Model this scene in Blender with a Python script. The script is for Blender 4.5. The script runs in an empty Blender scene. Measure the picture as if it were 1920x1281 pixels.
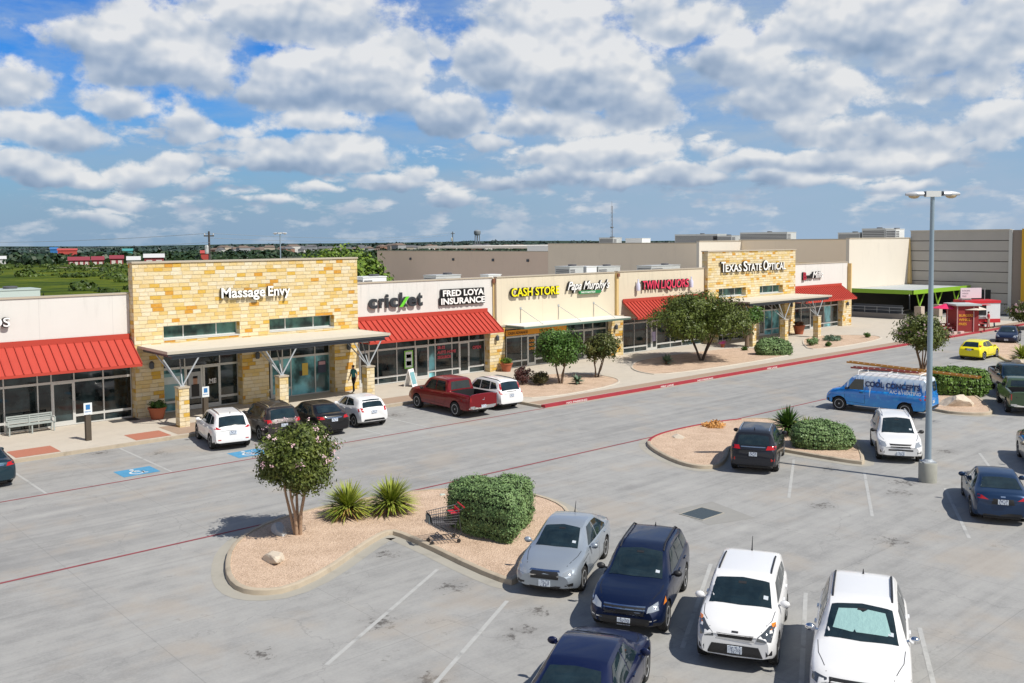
import bpy, bmesh, math, random
import numpy as np
from mathutils import Vector, Matrix, geometry
from mathutils.bvhtree import BVHTree
scene = bpy.context.scene
COL = scene.collection
R = math.radians
# ---------------------------------------------------------------- camera
HEAD, PIT, ROLL, CZ, FPX = 0.8432, 0.0579, -0.00846, 9.45, 1756.6
fw = Vector((math.cos(HEAD)*math.cos(PIT), math.sin(HEAD)*math.cos(PIT), -math.sin(PIT)))
rt0 = Vector((math.sin(HEAD), -math.cos(HEAD), 0)); up0 = rt0.cross(fw)
rt = rt0*math.cos(ROLL)+up0*math.sin(ROLL); up = -rt0*math.sin(ROLL)+up0*math.cos(ROLL)
cam = bpy.data.cameras.new('camera'); camo = bpy.data.objects.new('camera', cam); COL.objects.link(camo)
M = Matrix((rt, up, -fw)).transposed().to_4x4(); M.translation = (0, 0, CZ)
camo.matrix_world = M
cam.lens = FPX*36/1920; cam.sensor_width = 36; cam.shift_y = -0.0452
cam.clip_start = 0.3; cam.clip_end = 30000
scene.camera = camo
scene.view_settings.view_transform = 'Standard'; scene.view_settings.look = 'None'
scene.view_settings.exposure = 0.08; scene.view_settings.gamma = 1
# ---------------------------------------------------------------- sun
SAZ, SEL = R(-75.8), R(52)          # direction to the sun: azimuth from +X, elevation
sd = Vector((math.cos(SAZ)*math.cos(SEL), math.sin(SAZ)*math.cos(SEL), math.sin(SEL)))
sl = bpy.data.lights.new('sun', 'SUN'); sl.energy = 4.9; sl.angle = R(0.5); sl.color = (1, 0.95, 0.86)
so = bpy.data.objects.new('sun', sl); COL.objects.link(so)
so.rotation_euler = sd.to_track_quat('Z', 'Y').to_euler()

# ---------------------------------------------------------------- node helper
class NT:
    def __init__(s, tree): s.t = tree; s.n = tree.nodes; s.l = tree.links
    def new(s, typ, **kw):
        n = s.n.new(typ)
        for k, v in kw.items(): setattr(n, k, v)
        return n
    def put(s, sock, v):
        if isinstance(v, bpy.types.NodeSocket): s.l.new(v, sock)
        elif v is not None:
            try: sock.default_value = v
            except Exception: sock.default_value = (v, v, v) if not hasattr(v, '__len__') else tuple(v)+(1,)
    def m(s, op, a, b=None, c=None, clamp=False):
        n = s.new('ShaderNodeMath', operation=op, use_clamp=clamp)
        s.put(n.inputs[0], a)
        if b is not None: s.put(n.inputs[1], b)
        if c is not None: s.put(n.inputs[2], c)
        return n.outputs[0]
    def xyz(s, v):
        n = s.new('ShaderNodeSeparateXYZ'); s.put(n.inputs[0], v); return n.outputs
    def comb(s, x=0., y=0., z=0.):
        n = s.new('ShaderNodeCombineXYZ')
        for i, v in enumerate((x, y, z)): s.put(n.inputs[i], v)
        return n.outputs[0]
    def noise(s, vec, scale=5., detail=3., rough=.5, dist=0., out=0):
        n = s.new('ShaderNodeTexNoise'); s.put(n.inputs['Vector'], vec)
        s.put(n.inputs['Scale'], scale); s.put(n.inputs['Detail'], detail); s.put(n.inputs['Roughness'], rough); s.put(n.inputs['Distortion'], dist)
        return n.outputs[out]
    def white(s, vec):
        n = s.new('ShaderNodeTexWhiteNoise', noise_dimensions='3D'); s.put(n.inputs[0], vec); return n.outputs[0]
    def vmul(s, v, k):
        n = s.new('ShaderNodeVectorMath', operation='MULTIPLY'); s.put(n.inputs[0], v); n.inputs[1].default_value = k; return n.outputs[0]
    def ramp(s, f, stops, interp='LINEAR'):
        n = s.new('ShaderNodeValToRGB'); s.put(n.inputs[0], f); cr = n.color_ramp; cr.interpolation = interp
        while len(cr.elements) < len(stops): cr.elements.new(0.5)
        for e, (p, c) in zip(cr.elements, stops):
            e.position = p; e.color = tuple(c)+(1,) if hasattr(c, '__len__') else (c, c, c, 1)
        return n.outputs[0]
    def mix(s, f, a, b, blend='MIX'):
        n = s.new('ShaderNodeMix', data_type='RGBA', blend_type=blend)
        s.put(n.inputs[0], f)
        for i, v in ((6, a), (7, b)):
            if isinstance(v, bpy.types.NodeSocket): s.l.new(v, n.inputs[i])
            else: n.inputs[i].default_value = tuple(v)+(1,) if len(v) == 3 else v
        return n.outputs[2]
    def smooth(s, x, a, b):
        n = s.new('ShaderNodeMapRange', interpolation_type='SMOOTHSTEP'); s.put(n.inputs[0], x)
        n.inputs[1].default_value = a; n.inputs[2].default_value = b; return n.outputs[0]

# ---------------------------------------------------------------- world: blue sky with cumulus
def px_dir(x, y):
    d = fw*FPX + rt*(x-960) + up*(553.8-y); d.normalize()
    return math.atan2(d.y, d.x), math.asin(d.z)
W = bpy.data.worlds.new('World'); scene.world = W; W.use_nodes = True
# cumulus banks standing in the sky: (direction as azimuth, elevation via px_dir, half-widths rad, weight)
CL = [(300,100,175,85,1.15),(180,75,60,45,.7),(400,150,80,60,.7),(640,165,190,75,1.2),(735,150,80,85,1.25),(850,215,80,60,1.1),(590,235,120,45,.8),(560,40,230,75,.95),(640,20,160,60,.8),(960,110,110,90,1.15),(1110,150,150,100,1.25),(1200,215,90,60,1.05),(1010,235,160,45,.85),(1000,40,180,60,.9),(820,90,55,45,.6),
      (1260,40,130,60,.95),(1380,110,110,60,.95),(1500,190,130,65,1.1),(1440,130,120,60,.9),(1600,50,190,80,1.1),(1750,75,130,80,1.1),(1890,60,110,90,1.05),(1560,245,150,38,.95),(1660,265,120,30,.85),(1760,255,90,50,.85),(1870,230,90,60,.85),(1840,150,110,60,.85),(1600,300,170,22,.8),
      (100,255,110,45,1.0),(40,165,80,65,.8),(230,190,120,45,.75),(340,225,90,40,.7),(400,250,150,36,.75),(480,280,120,34,.75),(640,300,90,34,.85),(560,310,120,26,.7),(40,320,60,26,.85),(110,345,70,18,.7),(270,330,50,24,.7),(330,310,50,24,.65),(730,345,55,20,.85),(910,265,60,28,.9),(940,350,42,16,.85),(850,380,30,14,.6),(1160,290,90,34,.8),(1060,300,80,30,.7),(1040,335,60,22,.7),(1150,340,60,18,.6),
      (1330,275,70,34,.75),(1250,330,60,24,.65),(1310,330,50,22,.6),(1470,335,80,18,.65),(1860,275,60,28,.7),(1420,300,90,22,.6),(180,415,50,14,.55),(400,345,60,16,.55),(600,355,60,14,.5),(210,385,70,12,.5),(1700,345,90,14,.5),(480,380,90,12,.45),(780,330,40,16,.5)]
def build_world():
    t = NT(W.node_tree); t.n.clear()
    out = t.new('ShaderNodeOutputWorld'); bg = t.new('ShaderNodeBackground')
    sky = t.new('ShaderNodeTexSky'); sky.sky_type = 'NISHITA'; sky.sun_disc = False
    sky.sun_elevation = SEL; sky.sun_rotation = math.pi/2 - SAZ; sky.altitude = 200; sky.air_density = 1.0; sky.dust_density = .6; sky.ozone_density = 1.6
    tc = t.new('ShaderNodeTexCoord'); D = t.xyz(tc.outputs['Generated'])
    az = t.m('ARCTAN2', D[1], D[0]); el = t.m('ARCSINE', D[2])
    P = t.comb(az, el, 0.)
    w = t.noise(P, 14., 3., .55, 0, 1); wx = t.xyz(w)
    X = (t.m('ADD', az, t.m('MULTIPLY', t.m('SUBTRACT', wx[0], .5), .05)), t.m('ADD', el, t.m('MULTIPLY', t.m('SUBTRACT', wx[1], .5), .035)))
    acc = None; H = None
    for (cx, cy, rx, ry, wt) in CL:
        if cy > 280: rx, ry, wt = rx*1.35, ry*1.3, wt+.20
        a, e = px_dir(cx, cy)
        du = t.m('MULTIPLY', t.m('SUBTRACT', X[0], a), FPX/rx); dv = t.m('MULTIPLY', t.m('SUBTRACT', X[1], e), FPX/ry)
        dv2 = t.m('MAXIMUM', dv, t.m('MULTIPLY', dv, -1.5))      # flat bases
        q = t.m('ADD', t.m('MULTIPLY', du, du), t.m('MULTIPLY', dv2, dv2))
        b = t.m('MULTIPLY', t.m('EXPONENT', t.m('MULTIPLY', q, -.8)), wt)
        b3 = t.m('POWER', b, 3.); h = t.m('MULTIPLY', b3, t.m('SUBTRACT', dv, t.m('MULTIPLY', du, .25)))
        if acc is None: acc, S, H = b, b3, h
        else: acc = t.m('MAXIMUM', acc, b); S = t.m('ADD', S, b3); H = t.m('ADD', H, h)
    H = t.m('DIVIDE', H, t.m('ADD', S, .02))
    sc = t.comb(az, t.m('MULTIPLY', el, 1.25), 0.)
    sc2 = t.comb(t.m('ADD', az, .003), t.m('MULTIPLY', t.m('ADD', el, .009), 1.25), 0.)
    n1 = t.noise(sc, 19., 9., .60); na = t.noise(sc, 15., 3., .5); nb = t.noise(sc2, 15., 3., .5)
    wisp = t.noise(t.comb(az, t.m('MULTIPLY', el, 3.), 3.), 7., 6., .6)
    nlow = t.noise(t.comb(az, t.m('MULTIPLY', el, 2.6), 8.), 16., 6., .58); d0 = t.m('ADD', acc, t.m('MULTIPLY', t.m('SUBTRACT', n1, .5), 1.25)); d0 = t.m('MAXIMUM', d0, t.m('SUBTRACT', t.m('MULTIPLY', nlow, 1.9), t.m('ADD', .525, t.m('MULTIPLY', t.smooth(el, .085, .16), .6))))
    hs = t.new('ShaderNodeHueSaturation'); hs.inputs['Saturation'].default_value = 1.35; t.put(hs.inputs['Color'], sky.outputs[0])
    base = hs.outputs[0]
    hz = t.smooth(el, 0.0, .22)
    base = t.mix(hz, t.mix(1., base, (.40, .72, 1.06), 'MULTIPLY'), t.mix(1., base, (.19, .70, 1.25), 'MULTIPLY'))
    K = 7.6
    veil = t.smooth(wisp, .34, .66)
    right = t.m('MULTIPLY', t.smooth(az, R(72), R(30)), .45)
    base = t.mix(t.m('ADD', t.m('MULTIPLY', veil, .55), right, None, True), base, (.46*K, .60*K, .78*K))
    cover = t.smooth(d0, .40, .66)
    lit = t.m('ADD', t.m('MULTIPLY', t.m('SUBTRACT', na, nb), 2.6), t.m('MULTIPLY', t.m('SUBTRACT', n1, .5), .5))
    s = t.m('ADD', t.m('ADD', lit, .44), t.m('MULTIPLY', t.smooth(H, -.9, .55), .86))
    s = t.m('SUBTRACT', s, .35, None, True)
    cc = t.ramp(s, [(0., (.30*K, .42*K, .60*K)), (.30, (.42*K, .53*K, .70*K)), (.55, (.58*K, .67*K, .80*K)), (.8, (.80*K, .85*K, .92*K)), (1., (1.0*K, 1.01*K, 1.02*K))])
    low = t.smooth(el, -.02, .05)
    cc2 = t.mix(t.m('ADD', t.m('MULTIPLY', low, .88), .12, None, True), (.49*K, .61*K, .76*K), cc)
    hzc = t.mix(t.smooth(az, R(70), R(30)), (.32*K, .48*K, .67*K), (.42*K, .58*K, .78*K)); hb = t.mix(t.smooth(el, -.015, .175), hzc, base)
    fin = t.mix(t.m('MULTIPLY', cover, t.m('ADD', t.m('MULTIPLY', low, .45), .5)), hb, cc2)
    # out of view the horizon is brightened to fill shaded walls, the zenith darkened
    away = t.m('MAXIMUM', t.smooth(az, R(84), R(105)), t.smooth(az, R(12), R(-8)))
    lowb = t.m('MULTIPLY', away, t.smooth(el, .55, .12)); fin = t.mix(lowb, fin, (.98*K, .93*K, .84*K))
    fin = t.mix(t.smooth(el, .38, .7), fin, t.mix(1., base, (.62, .62, .62), 'MULTIPLY'))
    t.put(bg.inputs[0], fin); bg.inputs[1].default_value = .1
    t.l.new(bg.outputs[0], out.inputs[0])
build_world()

# ---------------------------------------------------------------- materials
MATS = {}
def mat(name, col, rough=.6, metal=0., var=0., vscale=3., bump=0., bscale=60., coat=0., spec=.5, trans=0., dirt=0.):
    if name in MATS: return MATS[name]
    m = bpy.data.materials.new(name); m.use_nodes = True; t = NT(m.node_tree)
    b = t.n['Principled BSDF']; c = tuple(col)+(1,)
    b.inputs['Base Color'].default_value = c; b.inputs['Roughness'].default_value = rough; b.inputs['Metallic'].default_value = metal
    b.inputs['Coat Weight'].default_value = coat; b.inputs['Coat Roughness'].default_value = .04; b.inputs['Specular IOR Level'].default_value = spec
    m.diffuse_color = c
    if var or dirt or bump: tc = t.new('ShaderNodeTexCoord').outputs['Object']
    cur = None
    if var:
        n = t.noise(tc, vscale, 5., .6)
        cur = t.mix(n, tuple(max(0, k*(1-var)) for k in col), tuple(min(1, k*(1+var)) for k in col))
    if dirt:
        n = t.noise(t.vmul(tc, (1, 1, .35)), 1.3, 6., .65)
        f = t.m('MULTIPLY', t.smooth(n, .52, .75), dirt)
        cur = t.mix(f, cur if cur else col, tuple(k*.55 for k in col))
    if cur: t.put(b.inputs['Base Color'], cur)
    if bump:
        bn = t.new('ShaderNodeBump'); bn.inputs['Strength'].default_value = bump; bn.inputs['Distance'].default_value = .02
        t.put(bn.inputs['Height'], t.noise(tc, bscale, 3., .6)); t.put(b.inputs['Normal'], bn.outputs[0])
    MATS[name] = m; return m
def newmat(name):
    m = bpy.data.materials.new(name); m.use_nodes = True; MATS[name] = m
    t = NT(m.node_tree); return m, t, t.n['Principled BSDF'], t.new('ShaderNodeTexCoord').outputs['Object']

# ---------------------------------------------------------------- mesh helpers
def obj(name, bm, m=None, parent=None, smooth=None, loc=None):
    if isinstance(bm, bmesh.types.BMesh):
        me = bpy.data.meshes.new(name); bm.to_mesh(me); bm.free()
    else: me = bm
    if m:
        for k in (m if isinstance(m, (list, tuple)) else [m]): me.materials.append(k)
    if smooth is not None:
        me.polygons.foreach_set('use_smooth', [True]*len(me.polygons))
        if smooth < 180: me.set_sharp_from_angle(angle=R(smooth))
    o = bpy.data.objects.new(name, me); COL.objects.link(o)
    if parent: o.parent = parent
    if loc: o.location = loc
    return o
def tag(o, label=None, cat=None, group=None, kind=None):
    if label: o['label'] = label
    if cat: o['category'] = cat
    if group: o['group'] = group
    if kind: o['kind'] = kind
    return o
def thing(name, label, cat, loc=(0, 0, 0), rz=0., group=None):
    o = bpy.data.objects.new(name, None); COL.objects.link(o); o.location = loc; o.rotation_euler = (0, 0, rz); o.empty_display_size = .3
    return tag(o, label, cat, group)
def dup(o, parent=None, loc=None, rz=None, label=None, group=None):
    kids = [c for c in KIDS(o)]
    c = o.copy(); COL.objects.link(c)
    if parent: c.parent = parent
    if loc is not None: c.location = loc
    if rz is not None: c.rotation_euler = (0, 0, rz)
    if label: c['label'] = label
    if group: c['group'] = group
    for k in kids: dup(k, c)
    return c
def KIDS(o): return [c for c in COL.objects if c.parent == o]
def box(bm, x0, x1, y0, y1, z0, z1, mi=0):
    vs = [bm.verts.new(p) for p in ((x0,y0,z0),(x1,y0,z0),(x1,y1,z0),(x0,y1,z0),(x0,y0,z1),(x1,y0,z1),(x1,y1,z1),(x0,y1,z1))]
    for f in ((0,3,2,1),(4,5,6,7),(0,1,5,4),(1,2,6,5),(2,3,7,6),(3,0,4,7)):
        fc = bm.faces.new([vs[i] for i in f]); fc.material_index = mi
    return vs
def B(*bs):
    bm = bmesh.new()
    for b in bs: box(bm, *b)
    return bm
def prism(bm, pts, z0, z1, mi=0):
    n = len(pts); a = [bm.verts.new((p[0], p[1], z0)) for p in pts]; b = [bm.verts.new((p[0], p[1], z1)) for p in pts]
    for f in (bm.faces.new(a[::-1]), bm.faces.new(b)): f.material_index = mi
    for i in range(n):
        f = bm.faces.new((a[i], a[(i+1) % n], b[(i+1) % n], b[i])); f.material_index = mi
def tube(bm, pts, r, n=8, mi=0, cap=True):
    pts = [Vector(p) for p in pts]; rs = r if hasattr(r, '__len__') else [r]*len(pts); rings = []
    for i, p in enumerate(pts):
        d = (pts[min(i+1, len(pts)-1)]-pts[max(i-1, 0)]).normalized()
        u = d.cross(Vector((0, 0, 1)) if abs(d.z) < .95 else Vector((1, 0, 0))).normalized(); v = d.cross(u)
        rings.append([bm.verts.new(p+(u*math.cos(k*2*math.pi/n)+v*math.sin(k*2*math.pi/n))*rs[i]) for k in range(n)])
    for a, b in zip(rings, rings[1:]):
        for k in range(n):
            f = bm.faces.new((a[k], a[(k+1) % n], b[(k+1) % n], b[k])); f.material_index = mi
    if cap:
        for q in (rings[0][::-1], rings[-1]): bm.faces.new(q).material_index = mi
def lathe(bm, prof, n=24, c=(0, 0, 0), axis='z', mi=0, cap=True):
    rings = []
    for (r, h) in prof:
        ring = []
        for k in range(n):
            a = 2*math.pi*k/n; p = (r*math.cos(a), r*math.sin(a), h) if axis == 'z' else (r*math.cos(a), h, r*math.sin(a))
            ring.append(bm.verts.new(Vector(c)+Vector(p)))
        rings.append(ring)
    for a, b in zip(rings, rings[1:]):
        for k in range(n): bm.faces.new((a[k], a[(k+1) % n], b[(k+1) % n], b[k])).material_index = mi
    if cap: bm.faces.new(rings[0][::-1]).material_index = mi; bm.faces.new(rings[-1]).material_index = mi
def fixn(bm): bmesh.ops.recalc_face_normals(bm, faces=bm.faces); return bm
def bevel(bm, w, seg=1):
    bmesh.ops.bevel(bm, geom=[e for e in bm.edges if len(e.link_faces) == 2 and e.calc_face_angle(0) > .6], offset=w, segments=seg, affect='EDGES'); return bm
def evalmesh(o, name):
    dg = bpy.context.evaluated_depsgraph_get(); me = bpy.data.meshes.new_from_object(o.evaluated_get(dg)); me.name = name; return me
def text(name, s, size, m, parent=None, loc=(0, 0, 0), rot=(math.pi/2, 0, 0), ext=.05, bold=.0, shear=0., sx=1., side=None, align='LEFT', space=1., fit=None):
    cu = bpy.data.curves.new('t', 'FONT'); cu.body = s; cu.size = size; cu.extrude = ext; cu.offset = bold; cu.shear = shear; cu.align_x = align; cu.space_character = space; cu.resolution_u = 4
    to = bpy.data.objects.new('t', cu); COL.objects.link(to)
    me = evalmesh(to, name); bpy.data.objects.remove(to); bpy.data.curves.remove(cu)
    if fit:          # (width, height): measured extents of the lettering
        xs = [v.co.x for v in me.vertices]; ys = [v.co.y for v in me.vertices]
        me.transform(Matrix.Translation((-min(xs), 0, 0))); kx = fit[0]/(max(xs)-min(xs)); ky = fit[1]/max(ys)
        me.transform(Matrix.Diagonal((kx, ky, 1, 1)))
    else: me.transform(Matrix.Diagonal((sx, 1, 1, 1)))
    me.materials.clear(); me.materials.append(m)
    if side:
        me.materials.append(side)
        for p in me.polygons: p.material_index = 0 if p.normal.z > .5 else 1
    o = bpy.data.objects.new(name, me); COL.objects.link(o); o.location = loc; o.rotation_euler = rot
    if parent: o.parent = parent
    return o
rnd = random.Random(7)
# ================================================================ specialised materials
def concrete_lot():
    m, t, b, tc = newmat('parking_concrete')
    n1 = t.noise(tc, .12, 5., .6); n2 = t.noise(tc, 1.1, 6., .65); n3 = t.noise(tc, 14., 4., .7)
    X = t.xyz(tc)
    streak = t.noise(t.comb(t.m('MULTIPLY', X[0], .07), t.m('MULTIPLY', X[1], 1.6), 0.), 1.2, 4., .6)   # tyre wear along the lane
    streak2 = t.noise(t.comb(t.m('MULTIPLY', X[0], .35), t.m('MULTIPLY', X[1], 3.), 5.), 1.2, 5., .6)
    v = t.m('ADD', t.m('ADD', t.m('MULTIPLY', n1, .30), t.m('MULTIPLY', n2, .34)), t.m('ADD', t.m('MULTIPLY', n3, .20), t.m('MULTIPLY', streak, .28)))
    v = t.m('ADD', v, t.m('MULTIPLY', streak2, .16))
    col = t.ramp(v, [(.42, (.195, .194, .190)), (.56, (.255, .253, .247)), (.64, (.305, .302, .293)), (.78, (.365, .36, .346))])
    # bands of wear along the drive lane
    lane = t.m('MULTIPLY', t.smooth(X[1], 28.6, 30.), t.m('SUBTRACT', 1., t.smooth(X[1], 36.4, 37.8)))
    wear = t.noise(t.comb(t.m('MULTIPLY', X[0], .03), t.m('MULTIPLY', X[1], 1.1), 9.), 1., 4., .6)
    col = t.mix(t.m('MULTIPLY', lane, t.m('MULTIPLY', t.smooth(wear, .40, .66), .30)), col, (.19, .192, .195))
    # oil drips and spots
    st = t.noise(tc, .55, 6., .72); sp = t.noise(tc, 5., 4., .75)
    col = t.mix(t.m('MULTIPLY', t.smooth(st, .58, .72), t.m('MULTIPLY', t.smooth(sp, .45, .68), .6)), col, (.085, .08, .075))
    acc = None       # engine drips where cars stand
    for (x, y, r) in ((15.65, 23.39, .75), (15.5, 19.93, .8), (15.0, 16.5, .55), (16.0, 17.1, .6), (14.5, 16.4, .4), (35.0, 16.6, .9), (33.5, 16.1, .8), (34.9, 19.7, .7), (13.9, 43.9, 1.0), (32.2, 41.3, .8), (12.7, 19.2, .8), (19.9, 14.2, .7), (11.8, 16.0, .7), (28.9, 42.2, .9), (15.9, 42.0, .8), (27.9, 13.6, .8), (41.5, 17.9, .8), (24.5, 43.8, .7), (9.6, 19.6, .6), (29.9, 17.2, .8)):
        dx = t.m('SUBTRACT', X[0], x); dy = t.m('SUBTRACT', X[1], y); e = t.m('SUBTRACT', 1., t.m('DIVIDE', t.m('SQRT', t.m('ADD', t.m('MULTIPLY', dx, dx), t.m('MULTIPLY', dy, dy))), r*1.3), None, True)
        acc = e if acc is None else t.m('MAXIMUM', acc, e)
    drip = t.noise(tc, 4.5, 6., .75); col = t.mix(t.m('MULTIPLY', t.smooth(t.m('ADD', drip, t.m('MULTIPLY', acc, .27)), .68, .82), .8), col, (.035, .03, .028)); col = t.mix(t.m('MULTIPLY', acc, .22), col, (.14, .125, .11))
    tan_ = t.noise(tc, .3, 4., .6); col = t.mix(t.m('MULTIPLY', t.smooth(tan_, .50, .68), .45), col, (.36, .31, .255))
    # saw-cut joints every 4.6 m and hairline cracks
    vo = t.new('ShaderNodeTexVoronoi', feature='DISTANCE_TO_EDGE'); vo.inputs['Scale'].default_value = .16
    wv = t.new('ShaderNodeVectorMath', operation='ADD'); t.put(wv.inputs[0], tc); t.put(wv.inputs[1], t.vmul(t.noise(tc, .9, 4., .6, 0, 1), (1.6, 1.6, 0))); t.put(vo.inputs['Vector'], wv.outputs[0])
    cr = t.m('LESS_THAN', vo.outputs[0], .0022)
    col = t.mix(t.m('MULTIPLY', cr, .20), col, (.12, .12, .12))
    j = None
    for k, off in ((0, 1.1), (1, .4)):
        q = t.m('ABSOLUTE', t.m('SUBTRACT', t.m('FRACT', t.m('MULTIPLY', t.m('ADD', X[k], off), 1/4.6)), .5)); f = t.m('GREATER_THAN', q, .4975)
        j = f if j is None else t.m('MAXIMUM', j, f)
    col = t.mix(t.m('MULTIPLY', j, .28), col, (.13, .13, .13))
    t.put(b.inputs['Base Color'], col); b.inputs['Roughness'].default_value = .85
    bn = t.new('ShaderNodeBump'); bn.inputs['Strength'].default_value = .25; bn.inputs['Distance'].default_value = .01; t.put(bn.inputs['Height'], t.noise(tc, 40., 3., .7)); t.put(b.inputs['Normal'], bn.outputs[0])
    return m
def stone_mat(name, warm=0.):
    m, t, b, tc = newmat(name)
    geo = t.new('ShaderNodeNewGeometry'); X = t.xyz(geo.outputs['Position']); N = t.xyz(geo.outputs['Normal'])
    # horizontal coordinate follows whichever way the face looks
    h = t.m('ADD', t.m('MULTIPLY', X[0], t.m('ABSOLUTE', N[1])), t.m('MULTIPLY', X[1], t.m('ABSOLUTE', N[0])))
    zr = t.m('DIVIDE', X[2], .215); row = t.m('FLOOR', zr)
    rr = t.white(t.comb(row, 3.3, 0.)); wd = t.m('ADD', .42, t.m('MULTIPLY', t.white(t.comb(row, 9.1, 2.)), .25))
    u = t.m('ADD', t.m('DIVIDE', h, wd), t.m('MULTIPLY', rr, 7.)); cell = t.m('FLOOR', u)
    # two stones sometimes share one tint
    r1 = t.white(t.comb(cell, row, 1.)); r2 = t.white(t.comb(cell, row, 8.)); r3 = t.white(t.comb(cell, row, 4.))
    col = t.ramp(r1, [(0., (.76, .62, .36)), (.20, (.79, .70, .50)), (.38, (.74, .57, .25)), (.50, (.80, .73, .56)), (.64, (.70, .50, .18)), (.74, (.77, .66, .42)), (.86, (.64, .31, .035)), (.925, (.68, .43, .07))], 'CONSTANT')
    n = t.noise(tc, 7., 5., .65)
    big = t.noise(geo.outputs['Position'], 1.1, 4., .6)
    col = t.mix(t.m('MULTIPLY', t.smooth(big, .40, .62), t.m('MULTIPLY', t.m('LESS_THAN', r1, .86), .40)), col, (.77, .64, .40))
    col = t.mix(t.m('MULTIPLY', t.smooth(n, .45, .75), .45), col, (.66, .46, .16))
    col = t.mix(.5, col, t.mix(n, (.55, .50, .42), (1., 1., 1.)), 'MULTIPLY')
    fu = t.m('ABSOLUTE', t.m('SUBTRACT', t.m('FRACT', u), .5)); fz = t.m('ABSOLUTE', t.m('SUBTRACT', t.m('FRACT', zr), .5))
    mort = t.m('MAXIMUM', t.m('GREATER_THAN', fu, .478), t.m('GREATER_THAN', fz, .455))
    col = t.mix(t.m('MULTIPLY', mort, .55), col, (.50, .40, .25))
    t.put(b.inputs['Base Color'], col); b.inputs['Roughness'].default_value = .88
    bn = t.new('ShaderNodeBump'); bn.inputs['Strength'].default_value = .9; bn.inputs['Distance'].default_value = .06
    t.put(bn.inputs['Height'], t.m('ADD', t.m('MULTIPLY', r3, .5), t.m('SUBTRACT', t.m('MULTIPLY', n, .6), t.m('MULTIPLY', mort, .8)))); t.put(b.inputs['Normal'], bn.outputs[0])
    return m
def gravel_mat():
    m, t, b, tc = newmat('decomposed_granite')
    n1 = t.noise(tc, 1.2, 5., .6); n2 = t.noise(tc, 35., 3., .7)
    vo = t.new('ShaderNodeTexVoronoi'); vo.inputs['Scale'].default_value = 26.; t.put(vo.inputs['Vector'], tc)
    g = t.m('ADD', t.m('MULTIPLY', n1, .5), t.m('ADD', t.m('MULTIPLY', n2, .25), t.m('MULTIPLY', t.xyz(vo.outputs['Color'])[0], .28)))
    col = t.ramp(g, [(.3, (.36, .25, .17)), (.5, (.53, .385, .28)), (.62, (.60, .445, .325)), (.8, (.67, .52, .40))])
    t.put(b.inputs['Base Color'], col); b.inputs['Roughness'].default_value = .95
    bn = t.new('ShaderNodeBump'); bn.inputs['Strength'].default_value = .7; bn.inputs['Distance'].default_value = .03; t.put(bn.inputs['Height'], vo.outputs[0]); t.put(b.inputs['Normal'], bn.outputs[0])
    return m
def panel_glass(name, tint=(.012, .02, .022), rough=.04, var=.5):
    m, t, b, tc = newmat(name)
    n = t.noise(t.vmul(tc, (.9, 1, .7)), 1.3, 3., .5)
    t.put(b.inputs['Base Color'], t.mix(t.smooth(n, .35, .7), tuple(k*.4 for k in tint), tuple(min(1, k*(1+4*var)) for k in tint)))
    b.inputs['Roughness'].default_value = rough; b.inputs['Specular IOR Level'].default_value = .6
    bn = t.new('ShaderNodeBump'); bn.inputs['Strength'].default_value = .05; bn.inputs['Distance'].default_value = .02; t.put(bn.inputs['Height'], t.noise(tc, .6, 2., .5)); t.put(b.inputs['Normal'], bn.outputs[0])
    return m
LOT = concrete_lot(); STONE = stone_mat('limestone_blocks'); GRAVEL = gravel_mat()
GLASS = panel_glass('storefront_glass'); GREENGLASS = panel_glass('green_clerestory_glass', (.03, .075, .065), .06); TEALGLASS = panel_glass('frosted_teal_glass', (.09, .24, .27), .12, .4)
def stucco(name, col, jx=3.6):
    m, t, b, tc = newmat(name); g = t.new('ShaderNodeNewGeometry').outputs['Position']; X = t.xyz(g)
    c = t.mix(t.noise(g, .7, 5., .6), tuple(k*.94 for k in col), tuple(min(1, k*1.05) for k in col))
    st = t.noise(t.comb(t.m('MULTIPLY', X[0], 3.2), t.m('MULTIPLY', X[1], 3.2), t.m('MULTIPLY', X[2], .30)), 1., 5., .65); top = t.smooth(X[2], 4.6, 6.9)
    c = t.mix(t.m('MULTIPLY', t.m('MULTIPLY', t.smooth(st, .50, .72), top), .28), c, tuple(k*.52 for k in col))
    jq = t.m('ABSOLUTE', t.m('SUBTRACT', t.m('FRACT', t.m('DIVIDE', t.m('ADD', X[0], .9), jx)), .5)); c = t.mix(t.m('MULTIPLY', t.m('GREATER_THAN', jq, .4955), .30), c, tuple(k*.6 for k in col))
    t.put(b.inputs['Base Color'], c); b.inputs['Roughness'].default_value = .92
    bn = t.new('ShaderNodeBump'); bn.inputs['Strength'].default_value = .15; bn.inputs['Distance'].default_value = .02; t.put(bn.inputs['Height'], t.noise(g, 50., 3., .6)); t.put(b.inputs['Normal'], bn.outputs[0]); return m
STUCCO = stucco('white_stucco', (.67, .655, .63)); CREAM = stucco('cream_stucco', (.66, .59, .46), 4.1)
COPING = mat('tan_metal_coping', (.50, .44, .35), .5, .2)
GOLDSTUCCO = mat('ochre_shade_stucco', (.66, .48, .22), .9, var=.08)  # at the reveals this golden tone paints in side-face shade
TAN = mat('tan_precast', (.92, .78, .60), .9, var=.05, vscale=.3, dirt=.12)
BROWN = mat('brown_precast', (.84, .65, .50), .9, var=.05, vscale=.3, dirt=.12)
OFFWHITE = mat('off_white_precast', (.66, .61, .53), .9, var=.04, vscale=.3, dirt=.12)
GREYPANEL = mat('grey_block_panel', (.42, .40, .37), .9, var=.08, vscale=.5)
REDMETAL = mat('red_standing_seam', (.44, .056, .038), .6, 0, var=.12, vscale=.7, spec=.25, dirt=.22)
REDSEAM = mat('red_seam', (.36, .03, .018), .5)
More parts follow.
